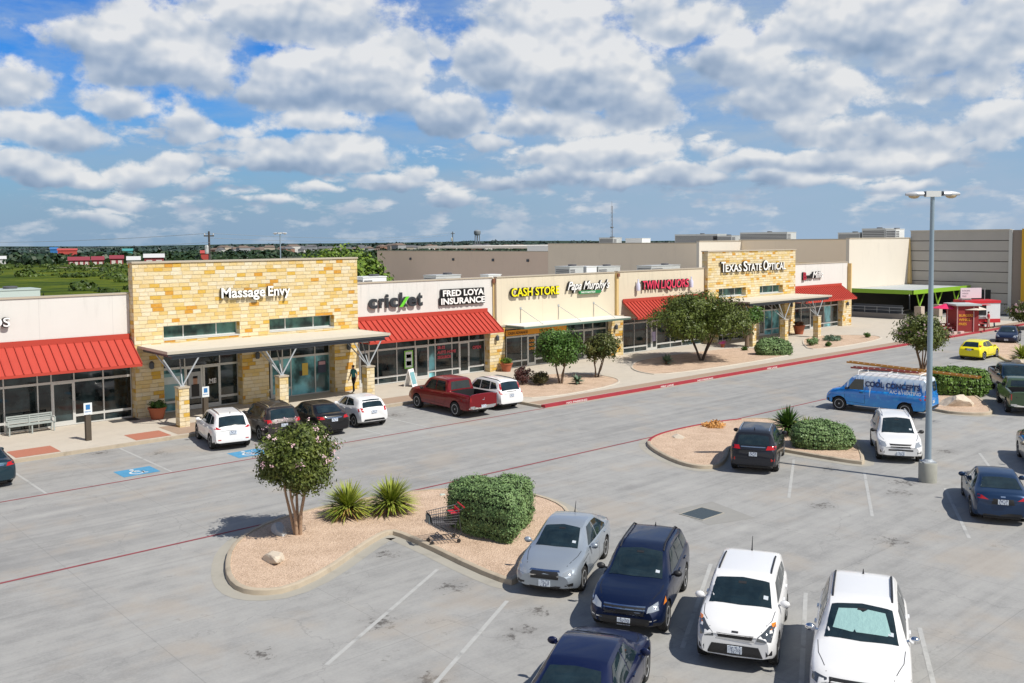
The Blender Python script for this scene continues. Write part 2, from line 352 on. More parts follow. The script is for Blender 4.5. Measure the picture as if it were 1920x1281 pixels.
ALU = mat('aluminium_mullion', (.60, .61, .60), .45, .3)
DARKSTEEL = mat('dark_steel', (.075, .09, .11), .5, .2)
STEEL = mat('painted_grey_steel', (.42, .45, .48), .5, .2)
ROOFING = mat('white_membrane_roof', (.62, .59, .53), .85, var=.08, dirt=.15)
SIDEWALK = mat('sidewalk_concrete', (.50, .45, .38), .9, var=.10, vscale=1.1, bump=.15, dirt=.25)
KERB = mat('kerb_concrete', (.42, .355, .27), .9, var=.22, vscale=2.5, dirt=.8)
GUTTER = mat('gutter_concrete', (.345, .325, .28), .9, var=.14, vscale=.9, dirt=.4)
REDPAINT = mat('red_kerb_paint', (.34, .028, .042), .7, var=.22, vscale=3., dirt=.5)
REDLINE = mat('faded_red_line', (.24, .052, .062), .8, var=.30, vscale=3., dirt=.8)
WHITELINE = mat('worn_white_line', (.40, .40, .39), .8, var=.22, vscale=5., dirt=1.)
BLUEPAINT = mat('blue_pavement_paint', (.07, .27, .46), .8, var=.25, vscale=3., dirt=.35)
RAMPRED = mat('brick_red_ramp', (.40, .155, .10), .85, var=.10, vscale=9.)
PAVER = mat('brown_paver', (.34, .245, .18), .9, var=.16, vscale=7.)
WHITEP = mat('white_plastic', (.80, .80, .80), .4); BLACKP = mat('black_plastic', (.02, .02, .022), .45)
HVACM = mat('hvac_grey', (.48, .50, .50), .5, .2, var=.1); HVACW = mat('hvac_white', (.70, .72, .72), .5, .1); LOUVER = mat('louver_dark', (.10, .10, .11), .6)
TERRA = mat('terracotta', (.36, .10, .045), .75, var=.12); SOIL = mat('soil', (.07, .05, .035), .95)

# ================================================================ ground, terrain, lot
def struct(name, bm, m, **k): o = obj(name, bm, m, **k); o['kind'] = 'structure'; return o
def terrain_z(x, y):
    d = math.hypot(x-40, y-40)
    z = -9*min(1, max(0, (d-260)/1300))**1.2
    if d > 2500: z += min(1, (d-2500)/2500)*(6+9*math.sin(math.atan2(y, x)*9)+5*math.sin(math.atan2(y, x)*23+1))
    return z
def field_mat():
    m, t, b, tc = newmat('meadow')
    n1 = t.noise(tc, .012, 5., .6); n2 = t.noise(tc, .12, 6., .7); n3 = t.noise(tc, 1.4, 4., .7)
    v = t.m('ADD', t.m('MULTIPLY', n1, .45), t.m('ADD', t.m('MULTIPLY', n2, .4), t.m('MULTIPLY', n3, .2)))
    col = t.ramp(v, [(.40, (.012, .028, .006)), (.47, (.035, .062, .006)), (.53, (.085, .115, .008)), (.61, (.135, .145, .014)), (.70, (.19, .15, .045))])
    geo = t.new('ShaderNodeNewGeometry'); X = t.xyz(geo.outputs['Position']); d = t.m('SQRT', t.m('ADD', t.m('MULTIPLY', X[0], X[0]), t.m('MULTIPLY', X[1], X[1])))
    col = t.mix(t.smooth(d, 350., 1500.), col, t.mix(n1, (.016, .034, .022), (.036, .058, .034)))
    t.put(b.inputs['Base Color'], col); b.inputs['Roughness'].default_value = 1.; b.inputs['Specular IOR Level'].default_value = .1
    return m
bm = bmesh.new(); rings = [0, 60, 120, 200, 260, 330, 420, 550, 750, 1000, 1300, 1700, 2200, 2800, 3500, 4300, 5200, 6500, 9000, 14000]; NS = 144; prev = None
for r in rings:
    cur = [bm.verts.new((40+r*math.cos(k*2*math.pi/NS), 40+r*math.sin(k*2*math.pi/NS), terrain_z(40+r*math.cos(k*2*math.pi/NS), 40+r*math.sin(k*2*math.pi/NS))-.012)) for k in range(NS)] if r else [bm.verts.new((40, 40, -.012))]
    if prev:
        for k in range(NS):
            if len(prev) == 1: bm.faces.new((prev[0], cur[k], cur[(k+1) % NS]))
            else: bm.faces.new((prev[k], cur[k], cur[(k+1) % NS], prev[(k+1) % NS]))
    prev = cur
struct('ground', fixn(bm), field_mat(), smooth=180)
def sheet(name, pts, z, m):
    bm = bmesh.new(); bm.faces.new([bm.verts.new((p[0], p[1], z)) for p in pts]); 
    if bm.faces: fixn(bm); [f.normal_flip() for f in bm.faces if f.normal.z < 0]
    return struct(name, bm, m)
sheet('parking_lot', [(-60, -60), (190, -60), (190, 84), (96, 84), (96, 150), (34, 150), (34, 96), (-60, 96)], 0., LOT)  # yard behind the shops is unseen, added to bounce sunlight onto store walls
# pavement in front of the shops: left walk, planter walk
def slab(name, pts, z, m, bev=.02):
    bm = bmesh.new(); prism(bm, pts, -.05, z); fixn(bm); return struct(name, bm, m)
slab('shop_pavement', [(-12, 44.55), (36.3, 44.55), (36.3, 38.35), (96.5, 38.35), (110, 38.35), (110, 57), (36, 57), (-12, 57)], .146, SIDEWALK)
slab('pavement_kerb', [(-12, 44.38), (36.12, 44.38), (36.12, 38.18), (36.12, 38.18), (36.3, 38.35), (36.3, 44.55), (-12, 44.55)], .15, KERB)
rk = slab('red_kerb', [(36.3, 38.02), (112, 38.02), (112, 38.35), (36.3, 38.35)], .152, REDPAINT)
sheet('gutter', [(36.3, 37.62), (112, 37.62), (112, 38.02), (36.3, 38.02)], .004, GUTTER)
# brick-brown paver strip behind the kerb
sheet('paver_strip', [(36.3, 38.45), (110, 38.45), (110, 39.4), (36.3, 39.4)], .150, PAVER)
# painted lines
def line(name, x0, y0, x1, y1, w, m, z=.005):
    d = Vector((x1-x0, y1-y0)).normalized(); n = Vector((-d.y, d.x))*w/2
    return sheet(name, [(x0+n.x, y0+n.y), (x1+n.x, y1+n.y), (x1-n.x, y1-n.y), (x0-n.x, y0-n.y)], z, m)
line('fire_lane_line', -12, 37.97, 36.2, 37.97, .11, REDLINE)
line('fire_lane_line', -12, 28.78, 12.6, 28.78, .12, REDLINE); line('fire_lane_line', 12.6, 28.78, 36.4, 28.78, .12, REDLINE, .006)
line('fire_lane_line', 41.0, 28.6, 60.5, 28.6, .12, REDLINE)
for x in (10.1, 14.95, 20.3, 22.9, 25.5, 28.2, 30.8, 33.6): line('stall_line', x, 44.2, x, 38.1, .10, WHITELINE)
C30, S30 = math.cos(R(30)), math.sin(R(30))
def stall(x, y, L=5.9): line('stall_line', x, y, x-L*C30, y-L*S30, .11, WHITELINE)
for k in range(7):
    stall(22.1-(2.1 if k < 0 else 0), 16.2-3.07*k+0)
for (x, y) in ((16.0, 21.3), (15.9, 18.15)): stall(x, y, 6.4)
for (x, y) in ((22.0, 19.27),): stall(x, y, 1.2)
for k in range(4): stall(35.3, 21.6-3.2*k, 6.2)
for k in range(3): line('stall_line', 42.2+.3*k, 16.7-3.2*k, 42.2+.3*k-5.2, 16.7-3.2*k-3., .11, WHITELINE)
for k in range(3): line('stall_line', 56+0*k, 17.5-3.2*k, 51, 14.6-3.2*k, .11, WHITELINE)
# wheelchair bay paint
def isa(x, y):
    o = sheet('accessible_bay_marking', [(x-.75, y-.62), (x+.75, y-.62), (x+.75, y+.62), (x-.75, y+.62)], .006, BLUEPAINT)
    bm = bmesh.new()
    def ring(cx, cy, r0, r1, a0, a1, n=18):
        for k in range(n):
            a, b = R(a0+(a1-a0)*k/n), R(a0+(a1-a0)*(k+1)/n)
            bm.faces.new([bm.verts.new((cx+r*math.cos(q), cy+r*math.sin(q), .010)) for r, q in ((r0, a), (r1, a), (r1, b), (r0, b))])
    ring(x-.05, y-.14, .22, .31, 100, 385); ring(x-.08, y+.42, 0.001, .09, 0, 360)
    for (x0, y0, x1, y1) in ((x-.12, y-.05, x-.03, y+.30), (x-.12, y-.10, x+.2, y-.01), (x-.10, y+.12, x+.15, y+.19), (x+.14, y-.30, x+.22, y-.01), (x+.14, y-.38, x+.34, y-.30)):
        bm.faces.new([bm.verts.new((a, b, .010)) for a, b in ((x0, y0), (x1, y0), (x1, y1), (x0, y1))])
    bm.normal_update(); [f.normal_flip() for f in bm.faces if f.normal.z < 0]
    struct('wheelchair_symbol', bm, mat('marking_white', (.6, .62, .62), .8, dirt=.4))
isa(13.9, 39.15); isa(18.85, 39.1)
# pavement ramps and mats
for (x0, x1) in ((10.7, 12.55), (15.9, 17.6)):
    sheet('accessible_ramp', [(x0, 44.75), (x1, 44.75), (x1, 46.4), (x0, 46.4)], .152, RAMPRED)
sheet('paver_border', [(17.9, 44.7), (20.6, 44.7), (20.6, 47.2), (17.9, 47.2)], .151, PAVER)
sheet('paver_border', [(28.2, 44.7), (36.2, 44.7), (36.2, 46.4), (28.2, 46.4)], .151, PAVER)
tag(obj('door_mat', fixn(B((16.6, 18.0, 50.0, 50.75, .15, .165))), mat('dark_mat', (.05, .05, .05), .9)), 'small dark doormat left of the stone pier with the flower pot', 'doormat')
# drain grate in the lot
sheet('drain_apron', [(25.1, 18.5), (26.9, 17.9), (27.5, 20.1), (25.6, 20.4)], .004, mat('drain_patch', (.27, .265, .25), .9, var=.12))
tg = thing('storm_drain', 'square dark metal drain grate set in the parking lot between the islands', 'drain', (26.0, 19.45, 0), R(0))
bm = bmesh.new(); box(bm, -.62, .62, -.5, -.46, 0, .02); box(bm, -.62, .62, .46, .5, 0, .02); box(bm, -.62, -.58, -.46, .46, 0, .02); box(bm, .58, .62, -.46, .46, 0, .02); obj('grate_frame', fixn(bm), GUTTER, tg)
bm = bmesh.new(); [box(bm, -.57+.095*k, -.52+.095*k, -.455, .455, .0, .016) for k in range(12)]; box(bm, -.58, .58, -.46, .46, -.01, .006); obj('grate', fixn(bm), mat('grate_iron', (.10, .13, .15), .6, .3), tg)

# planted islands with kerbs
def smoothpoly(pts, it=3):
    for _ in range(it):
        q = []
        for i in range(len(pts)):
            a, b = pts[i], pts[(i+1) % len(pts)]
            q += [(a[0]*.75+b[0]*.25, a[1]*.75+b[1]*.25), (a[0]*.25+b[0]*.75, a[1]*.25+b[1]*.75)]
        pts = q
    return pts
def inset(pts, d):
    n = len(pts); out = []
    A = sum(pts[i][0]*pts[(i+1) % n][1]-pts[(i+1) % n][0]*pts[i][1] for i in range(n)); sg = 1 if A > 0 else -1
    for i in range(n):
        a, b = Vector(pts[i-1]), Vector(pts[(i+1) % n]); tn = (b-a).normalized(); out.append((pts[i][0]-tn.y*sg*d, pts[i][1]+tn.x*sg*d))
    return out
def island(pts, it=3, gut=.38, redside=None):
    p = smoothpoly(pts, it)
    g = inset(p, -gut)
    sheet('gutter', g, .0045, GUTTER)
    inn = inset(p, .16); n = len(p)
    bm = bmesh.new()
    lo = [bm.verts.new((a, b, 0)) for a, b in p]; t1 = [bm.verts.new((a, b, .13)) for a, b in inset(p, .02)]; t2 = [bm.verts.new((a, b, .15)) for a, b in inset(p, .045)]; t3 = [bm.verts.new((a, b, .15)) for a, b in inn]; t4 = [bm.verts.new((a, b, .05)) for a, b in inn]
    for A, Bq in ((lo, t1), (t1, t2), (t2, t3), (t3, t4)):
        for i in range(n):
            f = bm.faces.new((A[i], A[(i+1) % n], Bq[(i+1) % n], Bq[i]))
            if redside and redside(*p[i]): f.material_index = 1
    struct('island_kerb', fixn(bm), [KERB, REDPAINT], smooth=40)
    tri = geometry.tessellate_polygon([[Vector((a, b, 0)) for a, b in inn]]); bm = bmesh.new(); vs = [bm.verts.new((a, b, .12)) for a, b in inn]
    for tr in tri: bm.faces.new([vs[i] for i in tr])
    bm.normal_update(); [f.normal_flip() for f in bm.faces if f.normal.z < 0]
    struct('island_gravel_bed', bm, GRAVEL)
island([(11.1, 24.9), (10.9, 23.1), (12.3, 22.4), (16.6, 25.0), (17.0, 24.7), (16.5, 18.9), (17.1, 18.9), (21.6, 21.4), (23.2, 23.1), (23.3, 25.8), (21.6, 27.9), (18.7, 28.95), (15.0, 28.95), (12.6, 27.6)], 2)
island([(32.6, 27.6), (31.0, 24.6), (31.0, 23.1), (32.3, 22.9), (36.2, 25.4), (36.3, 19.2), (36.9, 19.1), (42.2, 22.6), (42.4, 27.5), (40, 28.6), (36.4, 28.9), (34.2, 28.6)], 2, redside=lambda x, y: y > 28.1)
island([(50.2, 22.7), (51.0, 19.9), (53.0, 20.1), (60.5, 25.2), (66.3, 27.0), (67, 30.6), (62, 30.8), (56.5, 27.6)], 2)
island([(71.6, 24.9), (72.8, 24.4), (84, 29.5), (90, 33), (88, 35), (78.6, 30.2), (73.5, 27.0)], 2)
# planting beds in the pavement
def bed(pts, nm):
    p = smoothpoly(pts, 2); inn = inset(p, .14)
    bm = bmesh.new(); n = len(p)
    a = [bm.verts.new((x, y, .151)) for x, y in p]; b = [bm.verts.new((x, y, .20)) for x, y in inset(p, .03)]; c = [bm.verts.new((x, y, .20)) for x, y in inn]; d = [bm.verts.new((x, y, .16)) for x, y in inn]
    for A, Bq in ((a, b), (b, c), (c, d)):
        for i in range(n): bm.faces.new((A[i], A[(i+1) % n], Bq[(i+1) % n], Bq[i]))
    struct('planting_bed_edge', fixn(bm), SIDEWALK)
    tri = geometry.tessellate_polygon([[Vector((x, y, 0)) for x, y in inn]]); bm = bmesh.new(); vs = [bm.verts.new((x, y, .175)) for x, y in inn]
    for tr in tri: bm.faces.new([vs[i] for i in tr])
    bm.normal_update(); [f.normal_flip() for f in bm.faces if f.normal.z < 0]
    struct('planting_bed', bm, GRAVEL)
bed([(36.9, 39.6), (44.6, 39.9), (47.2, 42.0), (47.0, 45.4), (44.2, 47.2), (39.5, 46.2), (37.0, 43.2)], 'a')
bed([(50.0, 40.6), (62.3, 40.4), (67.8, 41.0), (68.2, 46.6), (64, 47.4), (55.6, 47.6), (51.8, 45.4), (50.0, 43.0)], 'b')
bed([(69.2, 40.9), (80.5, 40.9), (85.2, 42.6), (83.2, 46.3), (79.2, 47.4), (74.5, 45.0)], 'c')
# kerb lettering
for (x, s) in ((38.0, 'NO PARKING'), (46.5, 'FIRE LANE'), (50.3, 'NO PARKING'), (58.5, 'FIRE LANE')):
    o = text('kerb_lettering', s, .15, mat('stencil_white', (.66, .60, .60), .8), loc=(x, 38.016, .022), ext=.001, sx=1.9, bold=.004); o['kind'] = 'structure'
# ================================================================ shop strip
def part(name, m, parent, *bs, bev=0, smooth=None):
    bm = B(*bs)
    if bev: bevel(bm, bev)
    return obj(name, fixn(bm), m, parent, smooth)
def shop(name, label, x0, x1):
    return thing(name, label, 'shop building')
def pane(parent, x0, x1, z0, z1, Y=51.0, g=None, name='window'):
    """one bay: glass with its own aluminium frame"""
    w = part(name, g or GLASS, parent, (x0+.03, x1-.03, Y+.03, Y+.05, z0+.03, z1-.03))
    f = .06
    part('window_frame', ALU, w, (x0, x1, Y-.03, Y+.06, z1-f, z1), (x0, x1, Y-.03, Y+.06, z0, z0+f), (x0, x0+f/2, Y-.03, Y+.06, z0+f, z1-f), (x1-f/2, x1, Y-.03, Y+.06, z0+f, z1-f))
    return w
def door(parent, x0, x1, z1, Y=51.0, g=None, hs=1):
    f = .11; d = part('door', ALU, parent, (x0, x1, Y-.04, Y+.05, z1-f, z1), (x0, x1, Y-.04, Y+.05, .16, .40), (x0, x0+f, Y-.04, Y+.05, .4, z1-f), (x1-f, x1, Y-.04, Y+.05, .4, z1-f))
    part('door_glass', g or GLASS, d, (x0+f, x1-f, Y, Y+.02, .4, z1-f))
    hx = x1-.07 if hs > 0 else x0+.07
    bm = bmesh.new(); tube(bm, [(hx, Y-.04, .95), (hx, Y-.11, .95), (hx, Y-.11, 1.35), (hx, Y-.04, 1.35)], .018, 6); obj('handle', bm, STEEL, d)
    return d
def front(parent, bays, top=3.05, Y=51.0, mid=2.42, low=.62, g=None, tr=GLASS):
    """bays: (x0, x1, kind)  kind: w window with low rail, d door, f full pane"""
    for b in bays:
        x0, x1, k = b[:3]; gg = b[3] if len(b) > 3 else g
        pane(parent, x0, x1, mid, top, Y, tr if k != 'd' else GLASS, 'transom')
        if k == 'w': pane(parent, x0, x1, low, mid, Y, gg); pane(parent, x0, x1, .16, low, Y, gg)
        elif k == 'f': pane(parent, x0, x1, .16, mid, Y, gg)
        elif k == 'd': door(parent, x0, x1, mid, Y, gg)
        elif k == 'dd': xm = (x0+x1)/2; door(parent, x0, xm-.01, mid, Y, gg); door(parent, xm+.01, x1, mid, Y, gg, -1)
def awning(parent, x0, x1, Yw=50.95, zt=4.68, Yo=49.25, zo=3.2):
    a = part('awning', REDMETAL, parent, (x0, x1-.0, Yw-.09, Yw-.02, zt-.30, zt))
    bm = bmesh.new(); za = zt-.28
    for dz, mi in ((0, 0),):
        vs = [(x0, Yw-.06, za), (x1, Yw-.06, za), (x1, Yo, zo), (x0, Yo, zo)]
        t = [bm.verts.new(v) for v in vs]; b = [bm.verts.new((v[0], v[1], v[2]-.06)) for v in vs]
        bm.faces.new(t); bm.faces.new(b[::-1])
        for i in range(4): bm.faces.new((t[i], b[i], b[(i+1) % 4], t[(i+1) % 4]))
    box(bm, x0, x1, Yo-.03, Yo-.003, zo-.13, zo+.012)
    obj('awning_panel', fixn(bm), REDMETAL, a)
    bm = bmesh.new(); n = max(2, int(round((x1-x0)/.405))); L = Vector((0, Yo-Yw+.06, zo-za)); nrm = Vector((0, -L.z, L.y)).normalized()*-1
    nrm = Vector((0, -abs(L.z), abs(L.y))).normalized()
    for k in range(n+1):
        x = x0+.02+(x1-x0-.04)*k/n; p0 = Vector((x, Yw-.085, za+.005)); p1 = Vector((x, Yo-.03, zo+.0))
        c = []
        for p in (p0, p1):
            for sx, h in ((-.02, 0), (.02, 0), (.02, .055), (-.02, .055)): c.append(bm.verts.new(p+Vector((sx, 0, 0))+nrm*h))
        for f in ((0,1,2,3),(7,6,5,4),(0,4,5,1),(1,5,6,2),(2,6,7,3),(3,7,4,0)): bm.faces.new([c[i] for i in f])
    obj('awning_seams', fixn(bm), REDSEAM, a)
    for x in (x0+.08, x1-.08):
        bm = bmesh.new(); tube(bm, [(x, Yw, zo-.1), (x, Yo+.1, zo-.1)], .03, 6); obj('awning_bracket', bm, REDMETAL, a)
    return a
def sconce(parent, x, Y, z):
    bm = bmesh.new(); box(bm, x-.05, x+.05, Y-.04, Y, z-.08, z+.08); lathe(bm, [(.04, z+.22), (.13, z+.12), (.13, z-.12), (.09, z-.2)], 12, (x, Y-.17, 0)); tube(bm, [(x, Y, z), (x, Y-.15, z)], .02, 6)
    return obj('wall_lamp', fixn(bm), DARKSTEEL, parent)
def upperwall(parent, x0, x1, m, Y=51.0, z0=3.05, z1=6.78, cop=COPING):
    w = part('wall', m, parent, (x0, x1, Y, Y+.3, z0, z1))
    part('coping', cop, w, (x0, x1, Y-.05, Y+.36, z1, z1+.09))
    return w
def roof(parent, x0, x1, z=5.9, Y0=51.35, Y1=71):
    bm = bmesh.new(); prism(bm, [(x0, Y0), (x1, Y0), (x1, Y1), (x0, Y1)], 0, 0.01); bm.free()
    bm = bmesh.new(); vs = []
    for (x, y, zz) in ((x0, Y0, z), (x1, Y0, z), (x1, Y1, z-.9), (x0, Y1, z-.9)): vs.append((x, y, zz))
    t = [bm.verts.new(v) for v in vs]; b = [bm.verts.new((v[0], v[1], .0)) for v in vs]
    bm.faces.new(t); bm.faces.new(b[::-1]); [bm.faces.new((t[i], b[i], b[(i+1) % 4], t[(i+1) % 4])) for i in range(4)]
    return obj('roof', fixn(bm), ROOFING, parent)
LETW = mat('letter_white', (.86, .86, .85), .4); LETB = mat('letter_black', (.012, .012, .014), .45)
SIGNROT = (math.pi/2, 0, 0)
def sign(name, label, x, Y, z): return thing(name, label, 'shop sign', (x, Y, z))

# ---- left white unit
A = shop('shop_building', 'leftmost white shop with red awning, bench and glass front, left of the big stone tower', 0, 0)
upperwall(A, -10, 17.97, STUCCO); roof(A, -10, 17.97)
awning(A, -9.9, 17.93)
front(A, [(4.0, 6.2, 'w'), (6.2, 8.4, 'w'), (8.4, 10.1, 'w'), (10.1, 11.75, 'w'), (11.75, 13.3, 'w'), (13.3, 13.95, 'w'), (13.95, 15.05, 'd'), (15.05, 16.5, 'w'), (16.5, 17.95, 'w')])
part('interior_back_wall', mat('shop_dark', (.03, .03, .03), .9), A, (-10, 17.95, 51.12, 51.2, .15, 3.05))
# ---- stone tower helper
def tower(name, label, x0, x1, piers, wins, colx, lab2, cx0, cx1, z1=8.42, bays=()):
    T = shop(name, label, x0, x1); Y = 50.4
    prev = x0; bs = []
    bs.append((x0, x1, Y, Y+.62, 5.0, z1))
    for (a, b) in wins: bs.append((prev, a, Y, Y+.62, 4.25, 5.0)); prev = b
    bs.append((prev, x1, Y, Y+.62, 4.25, 5.0)); bs.append((x0, x1, Y, Y+.62, 3.42, 4.25))
    for (a, b) in piers: bs.append((a, b, Y, Y+.62, .15, 3.42))
    w = part('stone_wall', STONE, T, *bs)
    part('coping', COPING, w, (x0-.04, x1+.04, Y-.06, Y+.68, z1, z1+.10))
    roof(T, x0, x1, 5.9, 51.4)
    for (a, b) in wins:
        d = (b-a); xs = [a, a+d*.285, a+d*.72, b]
        for i in range(3): pane(T, xs[i], xs[i+1], 4.26, 4.99, Y+.45, GREENGLASS, 'clerestory_window')
        part('window_sill', ALU, T, (a, b, Y-.03, Y+.42, 4.20, 4.262))
    front(T, bays, 3.4, 51.0, 2.55, .7)
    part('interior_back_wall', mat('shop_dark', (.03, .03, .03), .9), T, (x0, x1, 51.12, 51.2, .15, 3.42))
    # canopy
    c = part('canopy', mat('canopy_roof', (.60, .55, .46), .75, var=.08, dirt=.2), T, (cx0, cx1, 46.35, 50.39, 3.93, 4.03))
    part('canopy_beam', DARKSTEEL, c, (cx0+.25, cx1-.25, 46.5, 46.62, 3.62, 3.92), (cx0+.02, cx1-.02, 46.37, 46.41, 3.80, 3.928))
    xs = [cx0+.3+(cx1-cx0-.6)*k/6 for k in range(7)]
    part('canopy_joist', DARKSTEEL, c, *[(x-.05, x+.05, 46.63, 50.38, 3.70, 3.925) for x in xs])
    part('canopy_trim', mat('canopy_trim', (.50, .46, .38), .5), c, (cx0-.03, cx1+.03, 46.31, 46.348, 3.90, 4.045), (cx0-.03, cx0-.002, 46.35, 50.39, 3.90, 4.045), (cx1+.002, cx1+.03, 46.35, 50.39, 3.90, 4.045))
    for x in colx:
        p = part('canopy_column', STONE, T, (x-.26, x+.26, 46.32, 46.84, .15, 2.12))
        part('column_cap', COPING, p, (x-.30, x+.30, 46.28, 46.88, 2.121, 2.2))
        bm = bmesh.new(); box(bm, x-.12, x+.12, 46.5, 46.66, 2.2, 2.26)
        for sx in (-1, 1):
            tube(bm, [(x+sx*.06, 46.58, 2.25), (x+sx*.92, 46.56, 3.63)], .042, 8)
            tube(bm, [(x+sx*.05, 46.62, 2.25), (x+sx*.6, 48.3, 3.72)], .035, 8)
        obj('v_strut', bm, STEEL, p)
    for a, b in piers: sconce(T, (a+b)/2+.05, Y, 2.95)
    return T
T1 = tower('shop_building', 'tall stone-faced shop front with two clerestory windows and canopy, nearest of the two towers', 17.98, 31.88, [(17.98, 19.5), (24.05, 25.7), (30.15, 31.88)], [(19.55, 23.95), (25.8, 30.15)], (18.92, 24.5, 30.1), '', 18.15, 31.5,
   bays=[(19.55, 20.9, 'w', TEALGLASS), (20.9, 22.95, 'dd'), (22.95, 24.03, 'w'), (25.75, 26.1, 'w'), (26.1, 26.9, 'd', TEALGLASS), (26.9, 27.45, 'w', TEALGLASS), (27.45, 29.1, 'f', TEALGLASS), (29.1, 30.12, 'f', TEALGLASS)])
# posters in the spa windows
def poster(nm, lab, x0, x1, z0, z1, m, Y=50.985, extra=()):
    t = thing(nm, lab, 'poster', ((x0+x1)/2, Y, z0)); o = part('poster_sheet', m, None, (x0, x1, Y-.012, Y, z0, z1)); o.parent = t; o.location = (-(x0+x1)/2, -Y, -z0)
    for e in extra:
        q = part(e[5] if len(e) > 5 else 'poster_print', e[4], None, (e[0], e[1], Y-.016, Y-.0121, e[2], e[3])); q.parent = t; q.location = o.location
    return t
SKIN = mat('skin', (.45, .25, .17), .6)
poster('door_poster', 'tall poster of a dark-haired person in a dark shirt on the left spa door', 21.08, 21.85, .75, 2.25, mat('poster_pale', (.42, .44, .46), .4), extra=[(21.25, 21.7, .85, 1.55, BLACKP, 'poster_shirt'), (21.36, 21.6, 1.5, 1.95, SKIN, 'poster_face'), (21.34, 21.62, 1.88, 2.02, BLACKP, 'poster_hair')])
poster('window_decal', 'white letters on the right-hand spa door', 22.25, 22.66, 1.5, 1.52, mat('decal_white', (.7, .7, .72), .5))
text('decal_letters', 'ME', .34, mat('decal_white', (.7, .7, .72), .5), KIDS and [o for o in COL.objects if o.name.startswith('window_decal')][0], (-.18, -.02, .04), ext=.002, bold=.012)
poster('window_poster', 'yellow and dark figure poster in the teal spa window', 28.2, 28.6, 1.35, 2.1, mat('poster_yellow', (.62, .45, .08), .5), extra=[(28.0, 28.2, 1.35, 1.65, BLACKP)])
poster('window_poster', 'dark square poster in the rightmost teal spa window', 29.3, 29.85, 1.4, 2.15, mat('poster_navy', (.03, .04, .08), .5), extra=[(29.35, 29.8, 1.9, 2.1, mat('poster_pink', (.5, .3, .35), .5))])
poster('window_poster', 'pale blue poster in the leftmost spa window', 19.7, 20.7, .9, 2.3, mat('poster_blue', (.22, .42, .48), .4), extra=[(19.72, 20.6, 1.7, 2.1, mat('poster_white', (.6, .68, .7), .4))])
# ---- phone shop + insurance
Cb = shop('shop_building', 'white shop with red awning housing phone store and insurance office', 0, 0)
upperwall(Cb, 31.9, 43.62, STUCCO, 51.1, 3.05, 6.80); roof(Cb, 31.9, 43.62)
awning(Cb, 31.95, 43.05, 51.05)
front(Cb, [(31.9, 32.35, 'w'), (32.35, 33.1, 'd'), (33.1, 33.75, 'w'), (33.75, 35.25, 'w'), (35.25, 36.75, 'w'), (36.75, 37.85, 'd'), (37.85, 38.42, 'w', TEALGLASS), (38.42, 39.87, 'w'), (39.87, 40.5, 'w'), (40.5, 41.4, 'd'), (41.4, 42.85, 'w')], 3.05, 51.1)
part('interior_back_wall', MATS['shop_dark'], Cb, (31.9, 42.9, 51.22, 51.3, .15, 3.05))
pr_ = part('stone_pier', STONE, Cb, (42.86, 44.3, 50.55, 51.08, .15, 3.3)); part('pier_cap', COPING, pr_, (42.82, 44.34, 50.5, 51.08, 3.3, 3.4)); sconce(Cb, 43.45, 50.55, 2.55)
part('reveal', GOLDSTUCCO, Cb, (43.63, 43.75, 51.0, 51.3, 3.41, 6.78)); part('scupper', mat('copper_scupper', (.22, .09, .05), .5), Cb, (43.55, 43.8, 50.9, 51.05, 6.45, 6.75))  # reveal coloured golden to stand for the shaded side of the cream wall
poster('window_poster', 'green-framed phone offer poster in the shop window under the green-k sign', 35.85, 36.55, 1.0, 2.2, mat('poster_green', (.25, .6, .1), .5), Y=51.07, extra=[(35.93, 36.47, 1.08, 2.12, mat('poster_paper', (.7, .75, .75), .5)), (36.0, 36.4, 1.2, 1.5, mat('poster_navy', (.03, .04, .08), .5)), (36.0, 36.4, 1.7, 1.95, mat('poster_navy', (.03, .04, .08), .5))])
RT = mat('window_red_text', (.55, .07, .10), .5)
def wtext(nm, lab, lines, x, z, sz, Y=51.06, m=RT):
    t = thing(nm, lab, 'window lettering', (x, Y, z))
    for i, s in enumerate(lines): text('text_line', s, sz, m, t, (0, 0, -i*sz*1.25), ext=.003, bold=.01)
    return t
wtext('window_lettering', 'three-line red lettering on the insurance office window left of its door', ['SR-22', 'AUTO HOME', 'SEGUROS'], 38.6, 2.1, .27)
wtext('window_lettering', 'single red word on the insurance window right of its door', ['OPEN'], 41.7, 1.85, .3)
# ---- cream shop with hung flat canopy
Cd = shop('shop_building', 'cream shop with flat rod-hung canopy, home of the yellow-lettered sign', 0, 0)
upperwall(Cd, 43.76, 56.35, CREAM, 50.8, 3.05, 6.82); roof(Cd, 43.76, 56.35)
cc = part('flat_canopy', mat('canopy_white', (.72, .70, .64), .6, var=.06), Cd, (44.4, 55.75, 48.6, 50.79, 3.30, 3.42)); part('canopy_fascia', mat('canopy_green_edge', (.10, .16, .13), .5), cc, (44.38, 55.77, 48.56, 48.598, 3.22, 3.36), (44.36, 44.398, 48.56, 50.78, 3.22, 3.36))
for xw, xo in ((46.07, 46.4), (49.96, 50.3), (53.86, 54.1)):
    bm = bmesh.new(); tube(bm, [(xw, 50.8, 4.5), (xo, 48.75, 3.44)], .022, 6); tube(bm, [(xw, 50.79, 4.5), (xw, 50.76, 3.45)], .015, 5); box(bm, xw-.07, xw+.07, 50.76, 50.8, 4.42, 4.6); obj('tie_rod', bm, STEEL, cc)
front(Cd, [(44.8, 46.3, 'w'), (46.3, 46.9, 'w'), (46.9, 47.7, 'd'), (47.7, 49.3, 'w'), (49.3, 50.95, 'w'), (50.95, 52.9, 'w'), (52.9, 53.95, 'd'), (53.95, 55.55, 'w')], 3.05, 51.0)
part('interior_back_wall', MATS['shop_dark'], Cd, (44.4, 55.6, 51.12, 51.2, .15, 3.05))
